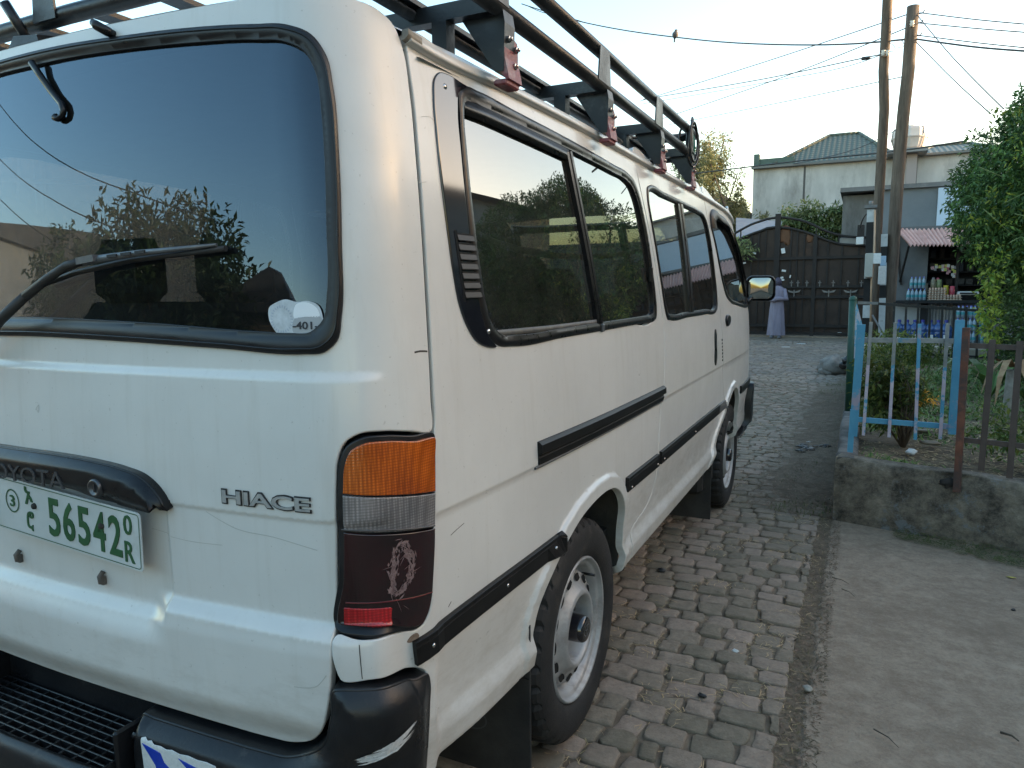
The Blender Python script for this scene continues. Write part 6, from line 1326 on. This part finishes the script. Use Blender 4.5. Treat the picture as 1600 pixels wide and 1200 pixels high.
for i, (px, z, lab) in enumerate(((1497, .03, 'pack of bottled water on the ground at the right of the jugs, bottom left'), (1497, .30, 'pack of bottled water on the ground stack, middle left'), (1497, .57, 'pack of bottled water on the ground stack, top left'), (1516, .03, 'pack of bottled water at the bottom right of the ground stack'), (1516, .30, 'pack of bottled water in the middle right of the ground stack'), (1516, .57, 'pack of bottled water at the top right of the ground stack'))):
    p = at(px, 500, KY-.5); pack(p[0], KY-.5, FG+z, 4, 2, lab)
# person in a long lilac robe
def skin_body(name, joints, edges, mat, parent):
    me = bpy.data.meshes.new(name); me.from_pydata([j[:3] for j in joints], edges, []); o = bpy.data.objects.new(name, me); COL.objects.link(o)
    sk = o.modifiers.new('s', 'SKIN'); sk.use_smooth_shade = True; su = o.modifiers.new('u', 'SUBSURF'); su.levels = 1; su.render_levels = 1
    for i, j in enumerate(joints): me.skin_vertices[0].data[i].radius = (j[3], j[4] if len(j) > 4 else j[3])
    me.skin_vertices[0].data[0].use_root = True
    m2 = bpy.data.meshes.new_from_object(o.evaluated_get(bpy.context.evaluated_depsgraph_get())); bpy.data.objects.remove(o); m2.polygons.foreach_set('use_smooth', [True]*len(m2.polygons)); return link(name, m2, mat, parent)
pe0 = gp(1209, 531); PXx, PY_ = pe0[0], 18.05
pe = thing('person', 'person in a long lilac robe standing with folded arms before the gate', 'person', (PXx, PY_, FG))
SK = pm('skin_brown', (.16, .085, .05), (.20, .11, .07), 10, .6)
J = [(0, 0, .92, .13, .10), (0, 0, 1.12, .12, .09), (0, 0, 1.32, .15, .09), (0, 0, 1.42, .05), (0, -.01, 1.50, .075, .085), (0, -.01, 1.58, .072, .08), (-.19, 0, 1.34, .055), (-.24, -.04, 1.10, .042), (-.02, -.19, 1.10, .034), (.09, -.20, 1.13, .03), (.19, 0, 1.34, .055), (.24, -.04, 1.10, .042), (.02, -.22, 1.06, .034), (-.09, -.21, 1.09, .03), (-.09, 0, .50, .08), (-.09, .0, .10, .05), (-.09, -.12, .04, .04), (.09, 0, .50, .08), (.09, 0, .10, .05), (.09, -.12, .04, .04)]
KH = .90; J = [(PXx+j[0]*.85, PY_+j[1]*.85, FG+j[2]*KH, *[q*.88 for q in j[3:]]) for j in J]
skin_body('body', J, [(0, 1), (1, 2), (2, 3), (3, 4), (4, 5), (2, 6), (6, 7), (7, 8), (8, 9), (2, 10), (10, 11), (11, 12), (12, 13), (0, 14), (14, 15), (15, 16), (0, 17), (17, 18), (18, 19)], SK, pe)
ROBE = pm('lilac_cloth', (.20, .18, .235), (.28, .255, .32), 6, .85, bump=.004, bscale=16, stretch=(4, 4, .6))
b = MB(); vs = []; n = 40
for (z, rx, ry) in ((.10, .235, .17), (.13, .235, .17), (.45, .215, .155), (.80, .195, .14), (1.02, .175, .125), (1.18, .19, .13), (1.30, .215, .13), (1.38, .18, .11), (1.43, .09, .08), (1.45, .065, .065)):
    for k in range(n):
        t = 2*math.pi*k/n; f = 1+(.10 if z < 1 else .02)*math.cos(t*7+1)*(1.2-z); vs.append((PXx+rx*.86*f*math.cos(t), PY_+ry*.9*f*math.sin(t), FG+z*KH))
b.add(vs, [(i*n+k, i*n+(k+1) % n, (i+1)*n+(k+1) % n, (i+1)*n+k) for i in range(9) for k in range(n)], 0, True)
for s in (1, -1): b.tube([(PXx+s*.14, PY_, FG+1.35*KH), (PXx+s*.21, PY_-.03, FG+1.08*KH), (PXx+s*.07, PY_-.17, FG+(1.08+.02*s)*KH), (PXx-s*.03, PY_-.20, FG+1.10*KH)], [.066, .062, .053, .045], 10)
b.build('robe', ROBE, pe)
b = MB(); b.blob((PXx, PY_+.02, FG+1.545*KH), (.095, .108, .115), 1, .06, 16, 12); b.tube([(PXx, PY_+.03, FG+1.47*KH), (PXx, PY_+.05, FG+1.33*KH)], [.09, .13], 14); b.build('head_scarf', pm('scarf_dark', (.06, .05, .08)), pe)
for s in (1, -1): b = MB(); b.blob((PXx+s*.09, PY_-.09, FG+.045), (.05, .13, .045), 1, .05, 12, 8); b.build('shoe', pm('shoe_grey', (.12, .12, .13)), pe)

# big white walled house behind
HYY = 27.
hs = thing('white_house', 'large white washed stained wall building with green tiled hip roofs behind the gate', 'house', (2, HYY, FG))
WW = pm('stained_whitewash', (.44, .42, .39), (.64, .61, .57), 1.4, .9, c3=(.27, .25, .23), s3=.9, thr=(.52, .74), stretch=(1.2, 1, .45), detail=12, bump=.004, bscale=8)
w0, w1 = at(1176, 300, HYY)[0], at(1176, 300, HYY)[0]+11.5; z1 = at(1176, 262, HYY)[2]; 
def zroof(x): return z1+(x-w0)*.012
bx(hs, 'wall', WW, w0, w1, HYY, HYY+9, FG, z1)
RT = None
def tile_mat():
    m, nt, N, L, b = newmat('green_roof_tile'); tc = N.new('ShaderNodeTexCoord'); wx = N.new('ShaderNodeTexWave'); wx.inputs['Scale'].default_value = 1.9; wx.bands_direction = 'X'; wz = N.new('ShaderNodeTexWave'); wz.inputs['Scale'].default_value = 3.2; wz.bands_direction = 'Z'; wz.wave_profile = 'SAW'
    L.new(tc.outputs['Object'], wx.inputs[0]); L.new(tc.outputs['Object'], wz.inputs[0]); mx = N.new('ShaderNodeMath'); mx.operation = 'MULTIPLY'; L.new(wx.outputs[1], mx.inputs[0]); L.new(wz.outputs[1], mx.inputs[1])
    cr = N.new('ShaderNodeValToRGB'); cr.color_ramp.elements[0].color = (.060, .078, .056, 1); cr.color_ramp.elements[1].color = (.19, .215, .185, 1); L.new(mx.outputs[0], cr.inputs[0]); L.new(cr.outputs[0], b.inputs['Base Color']); b.inputs['Roughness'].default_value = .5
    bp = N.new('ShaderNodeBump'); bp.inputs['Distance'].default_value = .05; L.new(mx.outputs[0], bp.inputs['Height']); L.new(bp.outputs[0], b.inputs['Normal']); return m
RT = tile_mat()
def hip(x0, x1, r0, r1, zb_, zr, d=5.):
    b = MB(); y0, y1 = HYY-.15, HYY-.15+d; ym = (y0+y1)/2; V = [(x0, y0, zb_), (x1, y0, zb_), (x1, y1, zb_), (x0, y1, zb_), (r0, ym, zr), (r1, ym, zr)]; b.add(V, [(0, 1, 5, 4), (1, 2, 5), (2, 3, 4, 5), (3, 0, 4), (0, 3, 2, 1)]); o = b.build('roof', RT, hs)
    c = MB(); 
    for p, q in ((4, 5), (0, 4), (1, 5)): c.tube([V[p], V[q]], .07, 6)
    c.build('ridge_tiles', RT, o)
ym_ = HYY-.15+2.5
hip(at(1203, 258, HYY)[0], at(1400, 256, HYY)[0], at(1296, 211, ym_)[0], at(1342, 208, ym_)[0], z1-.02, at(1320, 210, ym_)[2])
hip(at(1418, 250, HYY)[0], at(1560, 250, HYY)[0], at(1460, 227, ym_)[0], at(1515, 226, ym_)[0], z1-.02, at(1480, 227, ym_)[2])
GP = pm('green_fascia', (.06, .10, .08), (.09, .14, .115), 3, .6)
bx(hs, 'parapet', GP, at(1185, 250, HYY)[0], at(1240, 250, HYY)[0], HYY+.1, HYY+.3, z1, at(1200, 247, HYY)[2]); bx(hs, 'parapet_pier', GP, w0, at(1186, 250, HYY)[0], HYY+.02, HYY+.4, z1, at(1180, 241, HYY)[2])
bx(hs, 'eave', pm('grey_eave', (.18, .18, .17)), w0-.05, w1, HYY-.2, HYY-.003, z1-.07, z1+.0)
for px in (1256, 1429): x = at(px, 300, HYY)[0]; bx(hs, 'wall_crack', pm('crack_dark', (.10, .095, .09)), x-.035, x+.035, HYY-.006, HYY, z1-1.3, z1-.1)
# water tank on a stand
tk = thing('water_tank', 'square white water tank on a concrete stand above the house', 'water tank', (3, 27, 4)); TY = 26.5
a, c = at(1399, 203, TY), at(1444, 236, TY); cx_, cz_ = at(1421, 218, TY)[0], at(1421, 218, TY)[2]
b = MB(); wt, ht = .52, at(1421, 201, TY)[2]-at(1421, 234, TY)[2]
b.lathe([(0, 0), (wt*.80, 0), (wt*.86, .04), (wt*1.02, ht*.45), (wt*1.04, ht*.5), (wt*1.02, ht*.55), (wt*.98, ht*.9), (wt*.90, ht), (.18, ht+.03), (.18, ht+.08), (0, ht+.08)], (cx_, TY, at(1421, 234, TY)[2]), (0, 0, 1), 12, smooth=False)
b.build('tank', pm('cream_tank', (.58, .50, .46), (.68, .62, .58), 4, .5), tk)
b = MB()
for k in range(6):
    t = 2*math.pi*k/6+.3; b.tube([(cx_+wt*.86*math.cos(t), TY+wt*.86*math.sin(t), at(1421, 234, TY)[2]), (cx_+wt*1.05*math.cos(t), TY+wt*1.05*math.sin(t), at(1421, 234, TY)[2]+ht*.5), (cx_+wt*.92*math.cos(t), TY+wt*.92*math.sin(t), at(1421, 234, TY)[2]+ht)], .016, 5)
b.lathe([(wt*1.055, ht*.47), (wt*1.055, ht*.53)], (cx_, TY, at(1421, 234, TY)[2]), (0, 0, 1), 24); b.build('cage', pm('pale_cage', (.45, .38, .33)), tk)
zb_ = at(1421, 235, TY)[2]; bx(tk, 'platform', pm('stand_concrete', (.26, .25, .24)), cx_-.62, cx_+.52, TY-.5, TY+.5, zb_-.12, zb_-.003); bx(tk, 'pillar', pm('stand_pink', (.36, .30, .28)), cx_-.05, cx_+.25, TY-.15, TY+.15, 1.0, zb_-.12)
b = MB(); p = at(1411, 245, TY); b.tube([(p[0], TY-.1, p[2]-2), (at(1409, 200, TY)[0], TY-.1, at(1409, 200, TY)[2])], .018, 5); b.build('pipe', GF, tk)
# poles
WOOD = pm('weathered_pole', (.055, .040, .030), (.165, .128, .098), 14, .9, bump=.012, bscale=9, c3=(.24, .19, .145), s3=4, thr=(.55, .75), stretch=(1, 1, .12), detail=10)
def pole(name, P, r0, r1, lab, Y):
    t = thing(name, lab, 'utility pole', (at(*P[-1], Y)[0], Y, FG)); pts = [at(x, y, Y) for x, y in P]; n = len(pts); b = MB(); pts = [p+np.array([.012*nz(i, 1, 1.7), 0, 0]) for i, p in enumerate(pts)]
    b.tube(pts, [r1+(r0-r1)*i/(n-1)*1. for i in range(n)], 14); b.build('trunk', WOOD, t); return t
p1 = pole('utility_pole', [(1389, -60), (1387, 0), (1384, 60), (1381, 110), (1382, 170), (1377, 250), (1374, 300), (1371, 360), (1371, 420), (1366, 480), (1364, 528)], .085, .085, 'tall weathered wooden utility pole, left of the pair', 14.2)
p2 = pole('utility_pole', [(1426.5, 10), (1423, 60), (1419, 115), (1413, 170), (1407, 230), (1402, 290), (1398, 350), (1395, 400), (1391, 460), (1386, 528)], .108, .100, 'leaning wooden utility pole with cut top, right of the pair', 14.0)
INS = pm('porcelain', (.62, .58, .52))
for (px, py, Y, T) in ((1387, 83, 14.2, p1), (1425, 37, 14., p2), (1380, 83, 14.2, p1)):
    q = at(px, py, Y-.12); b = MB(); b.lathe([(0, -.05), (.035, -.045), (.022, -.02), (.04, 0), (.022, .02), (.035, .045), (0, .05)], q, (0, 0, 1), 12); b.build('insulator', INS, T)
for (px, py, Y, T) in ((1436, 21, 14., p2), (1434, 36, 14., p2), (1432, 56, 14., p2)):
    q = at(px, py, Y); b = MB(); b.tube([q-[.12, 0, 0], q+[.06, 0, 0], q+[.08, 0, .04]], .012, 6); b.build('pin', GF, T)
# black and white banded meter posts
BWB, BWW = pm('post_black', (.004, .004, .004), (.010, .010, .010), 9, .7), pm('post_white', (.40, .42, .42), (.52, .54, .54), 9, .7, c3=(.25, .24, .23), s3=7, thr=(.58, .7))
def banded(x0, y0, x1, y1, Y, w_, bands, lab):
    t = thing('banded_post', lab, 'post', (at(x1, y1, Y)[0], Y, FG)); A, B = at(x0, y0, Y), at(x1, y1, Y); ys = [y0]+bands+[y1]
    for i in range(len(ys)-1):
        f0, f1 = (ys[i]-y0)/(y1-y0), (ys[i+1]-y0)/(y1-y0); b = MB(); b.bar(A+(B-A)*f0, A+(B-A)*f1, w_, w_, up=(0, 1, 0)); b.build('band', BWW if i % 2 == 0 else BWB, t)
    return t
t1 = banded(1360.5, 328, 1352, 524, 13.4, .115, [347, 396, 434, 476, 496], 'black and white banded steel post with meter box and copper conduit')
b = MB(); q = at(1360.5, 326, 13.4); b.box(q+[0, 0, .03], (.20, .18, .05)); b.tube([q+[0, 0, .05], q+[0, 0, .13]], .035, 8); b.build('cap', GREYW, t1)
b = MB(); b.tube([at(1367, 328, 13.3), at(1366, 400, 13.3), at(1361.5, 440, 13.3), at(1359.5, 524, 13.3)], .014, 8); b.build('conduit', pm('tan_conduit', (.42, .25, .14), (.52, .36, .24), 9, .5), t1)
def boxat(nm, x0, y0, x1, y1, Y, d, mat, par): 
    a, c = at(x0, y0, Y), at(x1, y1, Y); b = MB(); b.box(((a[0]+c[0])/2, Y, (a[2]+c[2])/2), (abs(c[0]-a[0]), d, abs(a[2]-c[2])), bev=.006); return b.build(nm, mat, par)
boxat('meter_box', 1352.5, 396, 1363, 433, 13.25, .16, pm('meter_cream', (.36, .35, .31), (.43, .42, .37), 9, .6), t1); boxat('notice', 1363, 396, 1376, 412, 13.2, .05, WHT, t1)
t2 = banded(1382, 366, 1377, 528, 13.9, .105, [385, 410, 445, 465], 'second banded post with pasted notices, between the two wooden poles')
boxat('notice', 1376, 400, 1384, 415, 13.75, .03, pm('blue_poster', (.25, .45, .62), (.5, .6, .7), 30, .6), t2); boxat('notice', 1373, 416, 1383, 444, 13.72, .03, WHT, t2)
t3 = thing('metal_bracket_box', 'dark service box with a white carton and looped cable left of the banded post', 'service box', (at(1345, 365, 14)[0], 14, 2.)); boxat('box', 1340, 352, 1350, 371, 18.6, .2, GF, t3); boxat('carton', 1338, 371, 1349, 382, 18.55, .25, WHT, t3)
b = MB(); b.tube([at(1359, 331, 13.5), at(1352, 336, 13.9), at(1347, 345, 15), at(1344, 356, 18.4)], .012, 6); b.build('cable', GF, t3)
b = MB(); b.bar(at(1363, 492, 12.8), at(1384, 528, 12.8), .03, .03); tag(b.build('prop_rod', pm('grey_rod', (.2, .2, .2))), 'grey rod leaning against the foot of the poles', 'rod')
# wires
WM = pm('wire_black', (.02, .02, .022), None, rough=.5); WG2 = pm('wire_grey', (.07, .07, .075), None, rough=.5)
def wire(lab, P, r=.008, mat=WM, n=16, grp='overhead wires'):
    pts = [at(x, y, Y) for x, y, Y in P]; Q = np.array(pts)
    if len(Q) > 2: Q = resample(Q, np.linalg.norm(Q[-1]-Q[0])/24, False)
    b = MB(); b.tube(list(Q), r*1.25, 5, caps=False); return tag(b.build('overhead_wire', mat), lab, 'wire', grp)
wire('thick twisted wire on which the bird sits', [(815, 6, 24), (900, 32, 23), (980, 48, 22), (1055, 58, 21), (1150, 67, 19), (1240, 70, 17.5), (1340, 68, 15.5), (1418, 61, 14)], .014)
wire('second strand looping beside the bird wire at its left end', [(822, 8, 24), (850, 20, 23.5), (875, 24, 23.2), (910, 34, 22.8)], .010)
wire('upper grey wire rising to the top of the leaning pole', [(1000, 158, 22), (1200, 95, 18), (1422, 21, 14)], .008, WG2); wire('second grey wire rising to the insulator of the leaning pole', [(1030, 187, 22), (1230, 118, 18), (1420, 42, 14)], .008, WG2)
wire('grey wire pair upper strand tied to the left pole', [(1005, 155, 22), (1200, 122, 18), (1352, 90, 14.8), (1381, 84, 14.2)], .009, WG2); wire('grey wire pair lower strand tied to the left pole', [(1005, 162, 22), (1200, 128, 18), (1352, 95, 14.8), (1381, 84, 14.2)], .006, WG2)
wire('low grey wire tied round the leaning pole', [(1045, 195, 22), (1230, 158, 18), (1419, 118, 14)], .007, WG2)
wire('dark wire crossing low in front of the green roof', [(1080, 272, 20), (1260, 250, 18), (1400, 236, 16), (1510, 220, 14)], .014)
wire('thin wire from the left pole down to the white house', [(1410, 198, 26), (1350, 228, 26), (1240, 256, 26.8)], .010, WG2)
for i, (P, r, lb) in enumerate((([(1438, 20, 14), (1520, 30, 13), (1680, 44, 11)], .007, 'topmost wire running right from the leaning pole'), ([(1436, 36, 14), (1520, 44, 13), (1680, 56, 11)], .007, 'second wire from the top running right'), ([(1433, 55, 14), (1520, 66, 13), (1680, 82, 11)], .007, 'third wire running right above the thick cable'), ([(1431, 61, 14), (1520, 73, 13), (1680, 84, 11)], .012, 'thick black cable running right from the leaning pole'), ([(1432, 22, 14), (1480, 80, 12), (1568, 170, 9)], .006, 'steep stay wire from the pole top into the round tree'), ([(1430, 64, 14), (1480, 115, 12), (1548, 178, 9)], .006, 'lower steep stay wire into the round tree'))): wire(lb, P, r)
b = MB(); q = at(1353, 91, 14.8); b.box(q, (.16, .05, .06), bev=.015); tag(b.build('cable_clamp', WM), 'black clamp joining the paired grey wires', 'clamp')
b = MB()
for (x0, y0) in ((1390, 68), (1404, 62)): b.tube([at(x0, y0, 14.1), at(x0+6, y0+2, 14.), at(x0+9, y0+8, 14.), at(x0+5, y0+13, 14.), at(x0-1, y0+12, 14.)], .005, 5)
tag(b.build('wire_loop', WM), 'thin loose wire loops between the two pole heads', 'wire')
# bird
bd = thing('bird', 'small dark pigeon perched on the thick overhead wire', 'bird', tuple(at(1055, 58, 21))); q = at(1055, 55.5, 21)
b = MB(); vs = []
path = [(-.02, 0, -.09, .02), (-.012, 0, -.05, .055), (0, 0, .0, .092), (.010, 0, .05, .092), (.018, 0, .09, .060), (.022, 0, .115, .044), (.026, 0, .135, .046), (.028, 0, .155, .034), (.030, 0, .168, .010)]
b.tube([q+np.array(p[:3]) for p in path], [p[3] for p in path], 12); b.tube([q+[.04, 0, .145], q+[.085, 0, .138]], [.010, .002], 6); b.build('body', pm('pigeon_grey', (.06, .06, .065), (.10, .10, .105), 30, .7), bd)
b = MB(); b.prism([(-.02, -.03), (.02, -.03), (.012, -.16), (-.025, -.16)], q+[-.015, .0, -.02], (1, 0, 0), (0, 0, 1), (0, .015, 0)); b.build('tail', pm('pigeon_dark', (.04, .04, .045)), bd)
# left trees beyond the gate, climber, distant roofs
FT = leaf_mat('feathery_leaf', (.13, .145, .065), (.27, .27, .13), tr=.4)
def ftree(cx, Y, z0, z1_, w_, lab, seed, n=6000):
    t = thing('feathery_tree', lab, 'tree', (cx, Y, FG)); r2 = random.Random(seed); tips = []; bl = []
    for k in range(12):
        x = cx+r2.uniform(-w_, w_); z = z0+(z1_-z0)*r2.uniform(.25, 1)*(1-.45*abs(x-cx)/w_); tips.append((x, Y+r2.uniform(-1, 1), z)); bl += [(x, tips[-1][1], z-.25, .16, .25, .42), (x+(cx-x)*.35, tips[-1][1], z-.9, .38, .5, .55)]
    limbs('trunk', (cx, Y, FG), tips, .09, BARK, t, seed); crown('crown', bl, n, .15, FT, t, seed, droop=.1, shell=1., aspect=.26, spray=9); return t
ftree(at(1100, 240, 24)[0], 24, 1.2, at(1072, 150, 24)[2], 1.6, 'pale feathery tree showing just past the end of the roof rack', 3, 14000)
ftree(at(1140, 280, 25)[0], 25, 1.2, at(1140, 238, 25)[2], 1.2, 'lower pale feathery tree against the white house', 5, 12000)
ftree(at(1020, 280, 25)[0]-1.5, 27, 1.2, 5.8, 2.2, 'feathery tree hidden mostly behind the van', 7, 6000)
CL = leaf_mat('climber_leaf', (.10, .15, .05), (.26, .30, .13), tr=.35)
cl_ = thing('climber', 'leafy green climber spilling over the top of the gate', 'climber', (at(1290, 370, 20)[0], 20, FG))
bl = []
for (x, y, r_) in ((1233, 335, .20), (1238, 345, .28), (1268, 328, .22), (1272, 342, .38), (1295, 352, .50), (1306, 362, .45), (1255, 352, .35), (1308, 326, .14), (1312, 340, .22), (1240, 356, .3), (1318, 370, .3)): q = at(x, y, 20); bl.append((q[0], 20, q[2], r_, .3, r_*.8))
limbs('stems', (at(1285, 420, 20)[0], 20, .2), [q[:3] for q in bl], .04, BARK, cl_); crown('foliage', bl, 5200, .12, CL, cl_, 4, shell=1., aspect=.45)
sm_ = thing('garden_twig', 'green leafy twig left of the gate above the van mirror', 'plant', (at(1165, 390, 18.3)[0], 18.3, FG)); q = at(1165, 388, 18.3); crown('foliage', [(q[0]-.1, 18.3, q[2], .28, .2, .16)], 300, .13, CL, sm_, 6, shell=1.); limbs('stems', (q[0]-.5, 18.4, .1), [(q[0], 18.3, q[2])], .02, BARK, sm_)
rb = thing('tiled_house', 'low house with rusty brown tiled roof behind the feathery trees', 'house', (-3, 28, FG)); bx(rb, 'wall', GREYW, at(1060, 340, 28)[0], at(1172, 340, 28)[0], 28, 33, FG, at(1150, 335, 28)[2])
b = MB(); x0, x1 = at(1050, 340, 28)[0], at(1176, 340, 28)[0]; zb2, zr2 = at(1150, 335, 28)[2], at(1120, 300, 30)[2]; b.add([(x0, 27.8, zb2), (x1, 27.8, zb2), (x1-1.6, 30.5, zr2), (x0, 30.5, zr2), (x0, 33, zb2), (x1, 33, zb2)], [(0, 1, 2, 3), (1, 5, 2), (3, 2, 5, 4), (0, 4, 5, 1)]); b.build('roof', pm('rusty_tile', (.16, .07, .045), (.26, .14, .09), 6, .85), rb)
bx(None, 'sheet', GREYW, 0, 0, 0, 0, 0, 0) if False else None
sd_ = thing('shed', 'pale grey corrugated shed roof seen through the gate arch', 'shed', (-1.5, 21, FG)); b = MB(); A, B_, C_, D_ = at(1150, 372, 20.5), at(1222, 350, 20.5), at(1222, 346, 23), at(1150, 340, 23); b.add([A, B_, C_, D_], [(0, 1, 2, 3)]); b.add([A, B_, (B_[0], B_[1], FG), (A[0], A[1], FG)], [(0, 3, 2, 1)]); b.build('roof', pm('grey_sheet', (.20, .21, .23), (.27, .28, .30), 4, .6), sd_)

# ------------------------------------------------------------------ street behind and beside the photographer (reflected in the glass, also screening the low sun)
def house(name, x0, x1, y0, y1, h, rh, wall, roof, lab, axis='x'):
    t = thing(name, lab, 'house', ((x0+x1)/2, (y0+y1)/2, FG)); bx(t, 'wall', wall, x0, x1, y0, y1, -.2, h); b = MB(); e = .35
    if axis == 'x': V = [(x0-e, y0-e, h), (x1+e, y0-e, h), (x1+e, y1+e, h), (x0-e, y1+e, h), (x0-e, (y0+y1)/2, h+rh), (x1+e, (y0+y1)/2, h+rh)]; F = [(0, 1, 5, 4), (2, 3, 4, 5), (1, 2, 5), (3, 0, 4), (0, 3, 2, 1)]
    else: V = [(x0-e, y0-e, h), (x1+e, y0-e, h), (x1+e, y1+e, h), (x0-e, y1+e, h), ((x0+x1)/2, y0-e, h+rh), ((x0+x1)/2, y1+e, h+rh)]; F = [(0, 4, 5, 3), (1, 2, 5, 4), (0, 1, 4), (2, 3, 5), (0, 3, 2, 1)]
    b.add(V, F); b.build('roof', roof, t)
    if abs(x1-x0) > 2:
        for k in range(2): b = MB(); b.box((x0+(x1-x0)*(.3+.4*k), y1+.02 if y1 < 0 else y0-.02, 1.6), (1.0, .06, 1.1)); b.build('window', KD, t)
    return t
TAN = pm('tan_plaster', (.20, .17, .14), (.28, .245, .21), 2, .9); GRY = pm('grey_plaster', (.17, .17, .17), (.24, .24, .235), 2, .9); RR = pm('rust_sheet_roof', (.15, .08, .055), (.24, .15, .11), 4, .7); DR = pm('dark_sheet_roof', (.04, .04, .045), (.07, .07, .075), 3, .6)
house('street_house', -7.6, -4.2, -16, -10.2, 2.6, .95, TAN, DR, 'tan gabled house behind the photographer, mirrored low in the rear window', 'y')
house('street_house', -3.9, 2.2, -15, -10.5, 2.5, .8, GRY, RR, 'grey house with rusty roof behind the photographer', 'x')
house('street_house', -28, -19.2, -22, -7, 4.6, 1.2, GRY, DR, 'tall grey house far behind the van on its left', 'x')
house('street_house', 8.6, 15, 8.2, 18.4, 5.3, 1.3, GRY, DR, 'grey house right of the garden, mirrored in the side windows', 'y')
house('street_house', 8.2, 16, 20.5, 36, 5.4, 1.3, TAN, RR, 'tan house further along on the right', 'y')
house('street_house', 9.0, 15, -9, 8.0, 4.4, 1.5, TAN, DR, 'unseen tan house beside the pavement, extended to keep the sun off the van', 'y')  # unseen house, lengthened to close a gap in the sun's path
house('street_house', -9.5, -4.8, 1.5, 14, 3.0, 1.0, GRY, DR, 'grey house across the lane on the left of the van', 'y')
DG = leaf_mat('dark_tree_leaf', (.014, .032, .010), (.038, .068, .022))
def btree(x, y, h, w_, lab, seed, n=9000, ls=.16, lo=1.0):
    t = thing('street_tree', lab, 'tree', (x, y, 0)); r2 = random.Random(seed); bl = [(x+r2.uniform(-w_, w_)*.6, y+r2.uniform(-w_, w_)*.5, lo+(h-lo)*r2.uniform(.25, .80), w_*r2.uniform(.35, .6), w_*r2.uniform(.35, .6), (h-lo)*r2.uniform(.2, .34)) for k in range(8)]
    limbs('trunk', (x, y, 0), [q[:3] for q in bl], .12, BARK, t, seed); crown('crown', bl, n, ls, DG, t, seed, droop=.2, shell=.75)
btree(-9.0, -9.4, 4.9, 3.3, 'dense leafy tree behind the photographer, mirrored in the rear window', 3, 16000, .26, .4); btree(-12.6, -9.8, 4.0, 2.0, 'smaller leafy tree next to the dense one behind the photographer', 6, 8000, .24, .3)
btree(5.9, 8.6, 3.2, 1.8, 'leafy tree in the garden corner right of the frame', 8, 11000, .14, .4); btree(6.4, 13.2, 3.1, 1.6, 'leafy tree between the garden and the kiosk', 11, 9000, .14, .4); btree(7.4, 4.8, 3.6, 1.5, 'leafy tree at the far end of the railing', 12, 8000, .14, .4)
for i, (z0_, z1__) in enumerate(((9.6, 4.6), (8.0, 3.9), (6.7, 3.2))):
    b = MB(); P = [np.array([-23+15*t, -10.3, z0_+(z1__-z0_)*t-1.0*math.sin(t*math.pi)*.6]) for t in np.linspace(0, 1, 14)]; b.tube(P, .018, 5); tag(b.build('street_wire', WM), ('highest', 'middle', 'lowest')[i]+' of three wires sloping behind the photographer', 'wire', 'wires behind the photographer')

# black cable coiled on the far corner of the roof rack, more of it lying along the rack floor
b = MB(); r2 = random.Random(21); GRN = pm('green_cable', (.02, .20, .13))
for k in range(6):
    rr_c = r2.uniform(.045, .085); tl = r2.uniform(-.9, .9); c_ = np.array([.79+r2.gauss(0, .015), 2.24+r2.gauss(0, .05), 1.905+r2.gauss(0, .02)])
    b.tube([c_+np.array([math.sin(tl)*rr_c*math.cos(t)*.6, math.cos(t)*rr_c*.9, math.sin(t)*rr_c]) for t in np.linspace(0, 2*math.pi, 22)], .0048, 6, m=0 if k != 3 else 1, caps=False)
b.tube([(.79, 2.3, 1.96), (.72, 2.25, 1.93), (.62, 2.0, 1.905), (.60, 1.7, 1.89), (.66, 1.45, 1.90), (.70, 1.30, 1.83), (.73, 1.5, 1.79)], .006, 6, m=0)
tag(b.build('cable_coil', [pm('black_cable', (.012, .012, .012), None, rough=.5), GRN]), 'coil of black cable tied to the front end of the roof rack', 'cable coil')
# ------------------------------------------------------------------ light
SUN_EL, SUN_AZ = 8., 66.       # azimuth measured from +Y towards +X
w = bpy.data.worlds.new('World'); S.world = w; w.use_nodes = True; nt = w.node_tree
sky = nt.nodes.new('ShaderNodeTexSky'); sky.sky_type = 'NISHITA'; sky.sun_disc = False; sky.sun_elevation = R(SUN_EL); sky.sun_rotation = R(SUN_AZ)
sky.altitude = 500; sky.air_density = 1.; sky.dust_density = 3.0; sky.ozone_density = 1.
# sky colour saturated, then tinted warm against its blue cast
hs = nt.nodes.new('ShaderNodeHueSaturation'); hs.inputs['Saturation'].default_value = 1.28; nt.links.new(sky.outputs[0], hs.inputs['Color'])
mx = nt.nodes.new('ShaderNodeMixRGB'); mx.blend_type = 'MULTIPLY'; mx.inputs[0].default_value = 1; mx.inputs[2].default_value = (1.17, 1.0, .86, 1); nt.links.new(hs.outputs[0], mx.inputs[1])
nt.links.new(mx.outputs[0], nt.nodes['Background'].inputs[0]); nt.nodes['Background'].inputs[1].default_value = .15
sd = bpy.data.lights.new('sun', 'SUN'); sd.energy = 2.0; sd.angle = R(.5); sd.color = (1, .80, .58)
so = bpy.data.objects.new('sun', sd); COL.objects.link(so)
dv = Vector((math.sin(R(SUN_AZ))*math.cos(R(SUN_EL)), math.cos(R(SUN_AZ))*math.cos(R(SUN_EL)), math.sin(R(SUN_EL))))
so.rotation_euler = dv.to_track_quat('Z', 'Y').to_euler()
S.view_settings.view_transform = 'Standard'; S.view_settings.look = 'None'; S.view_settings.gamma = 1; S.view_settings.use_curve_mapping = False; S.view_settings.exposure = 2.68
S.cycles.max_bounces = 8; S.cycles.transparent_max_bounces = 16; S.cycles.use_denoising = True
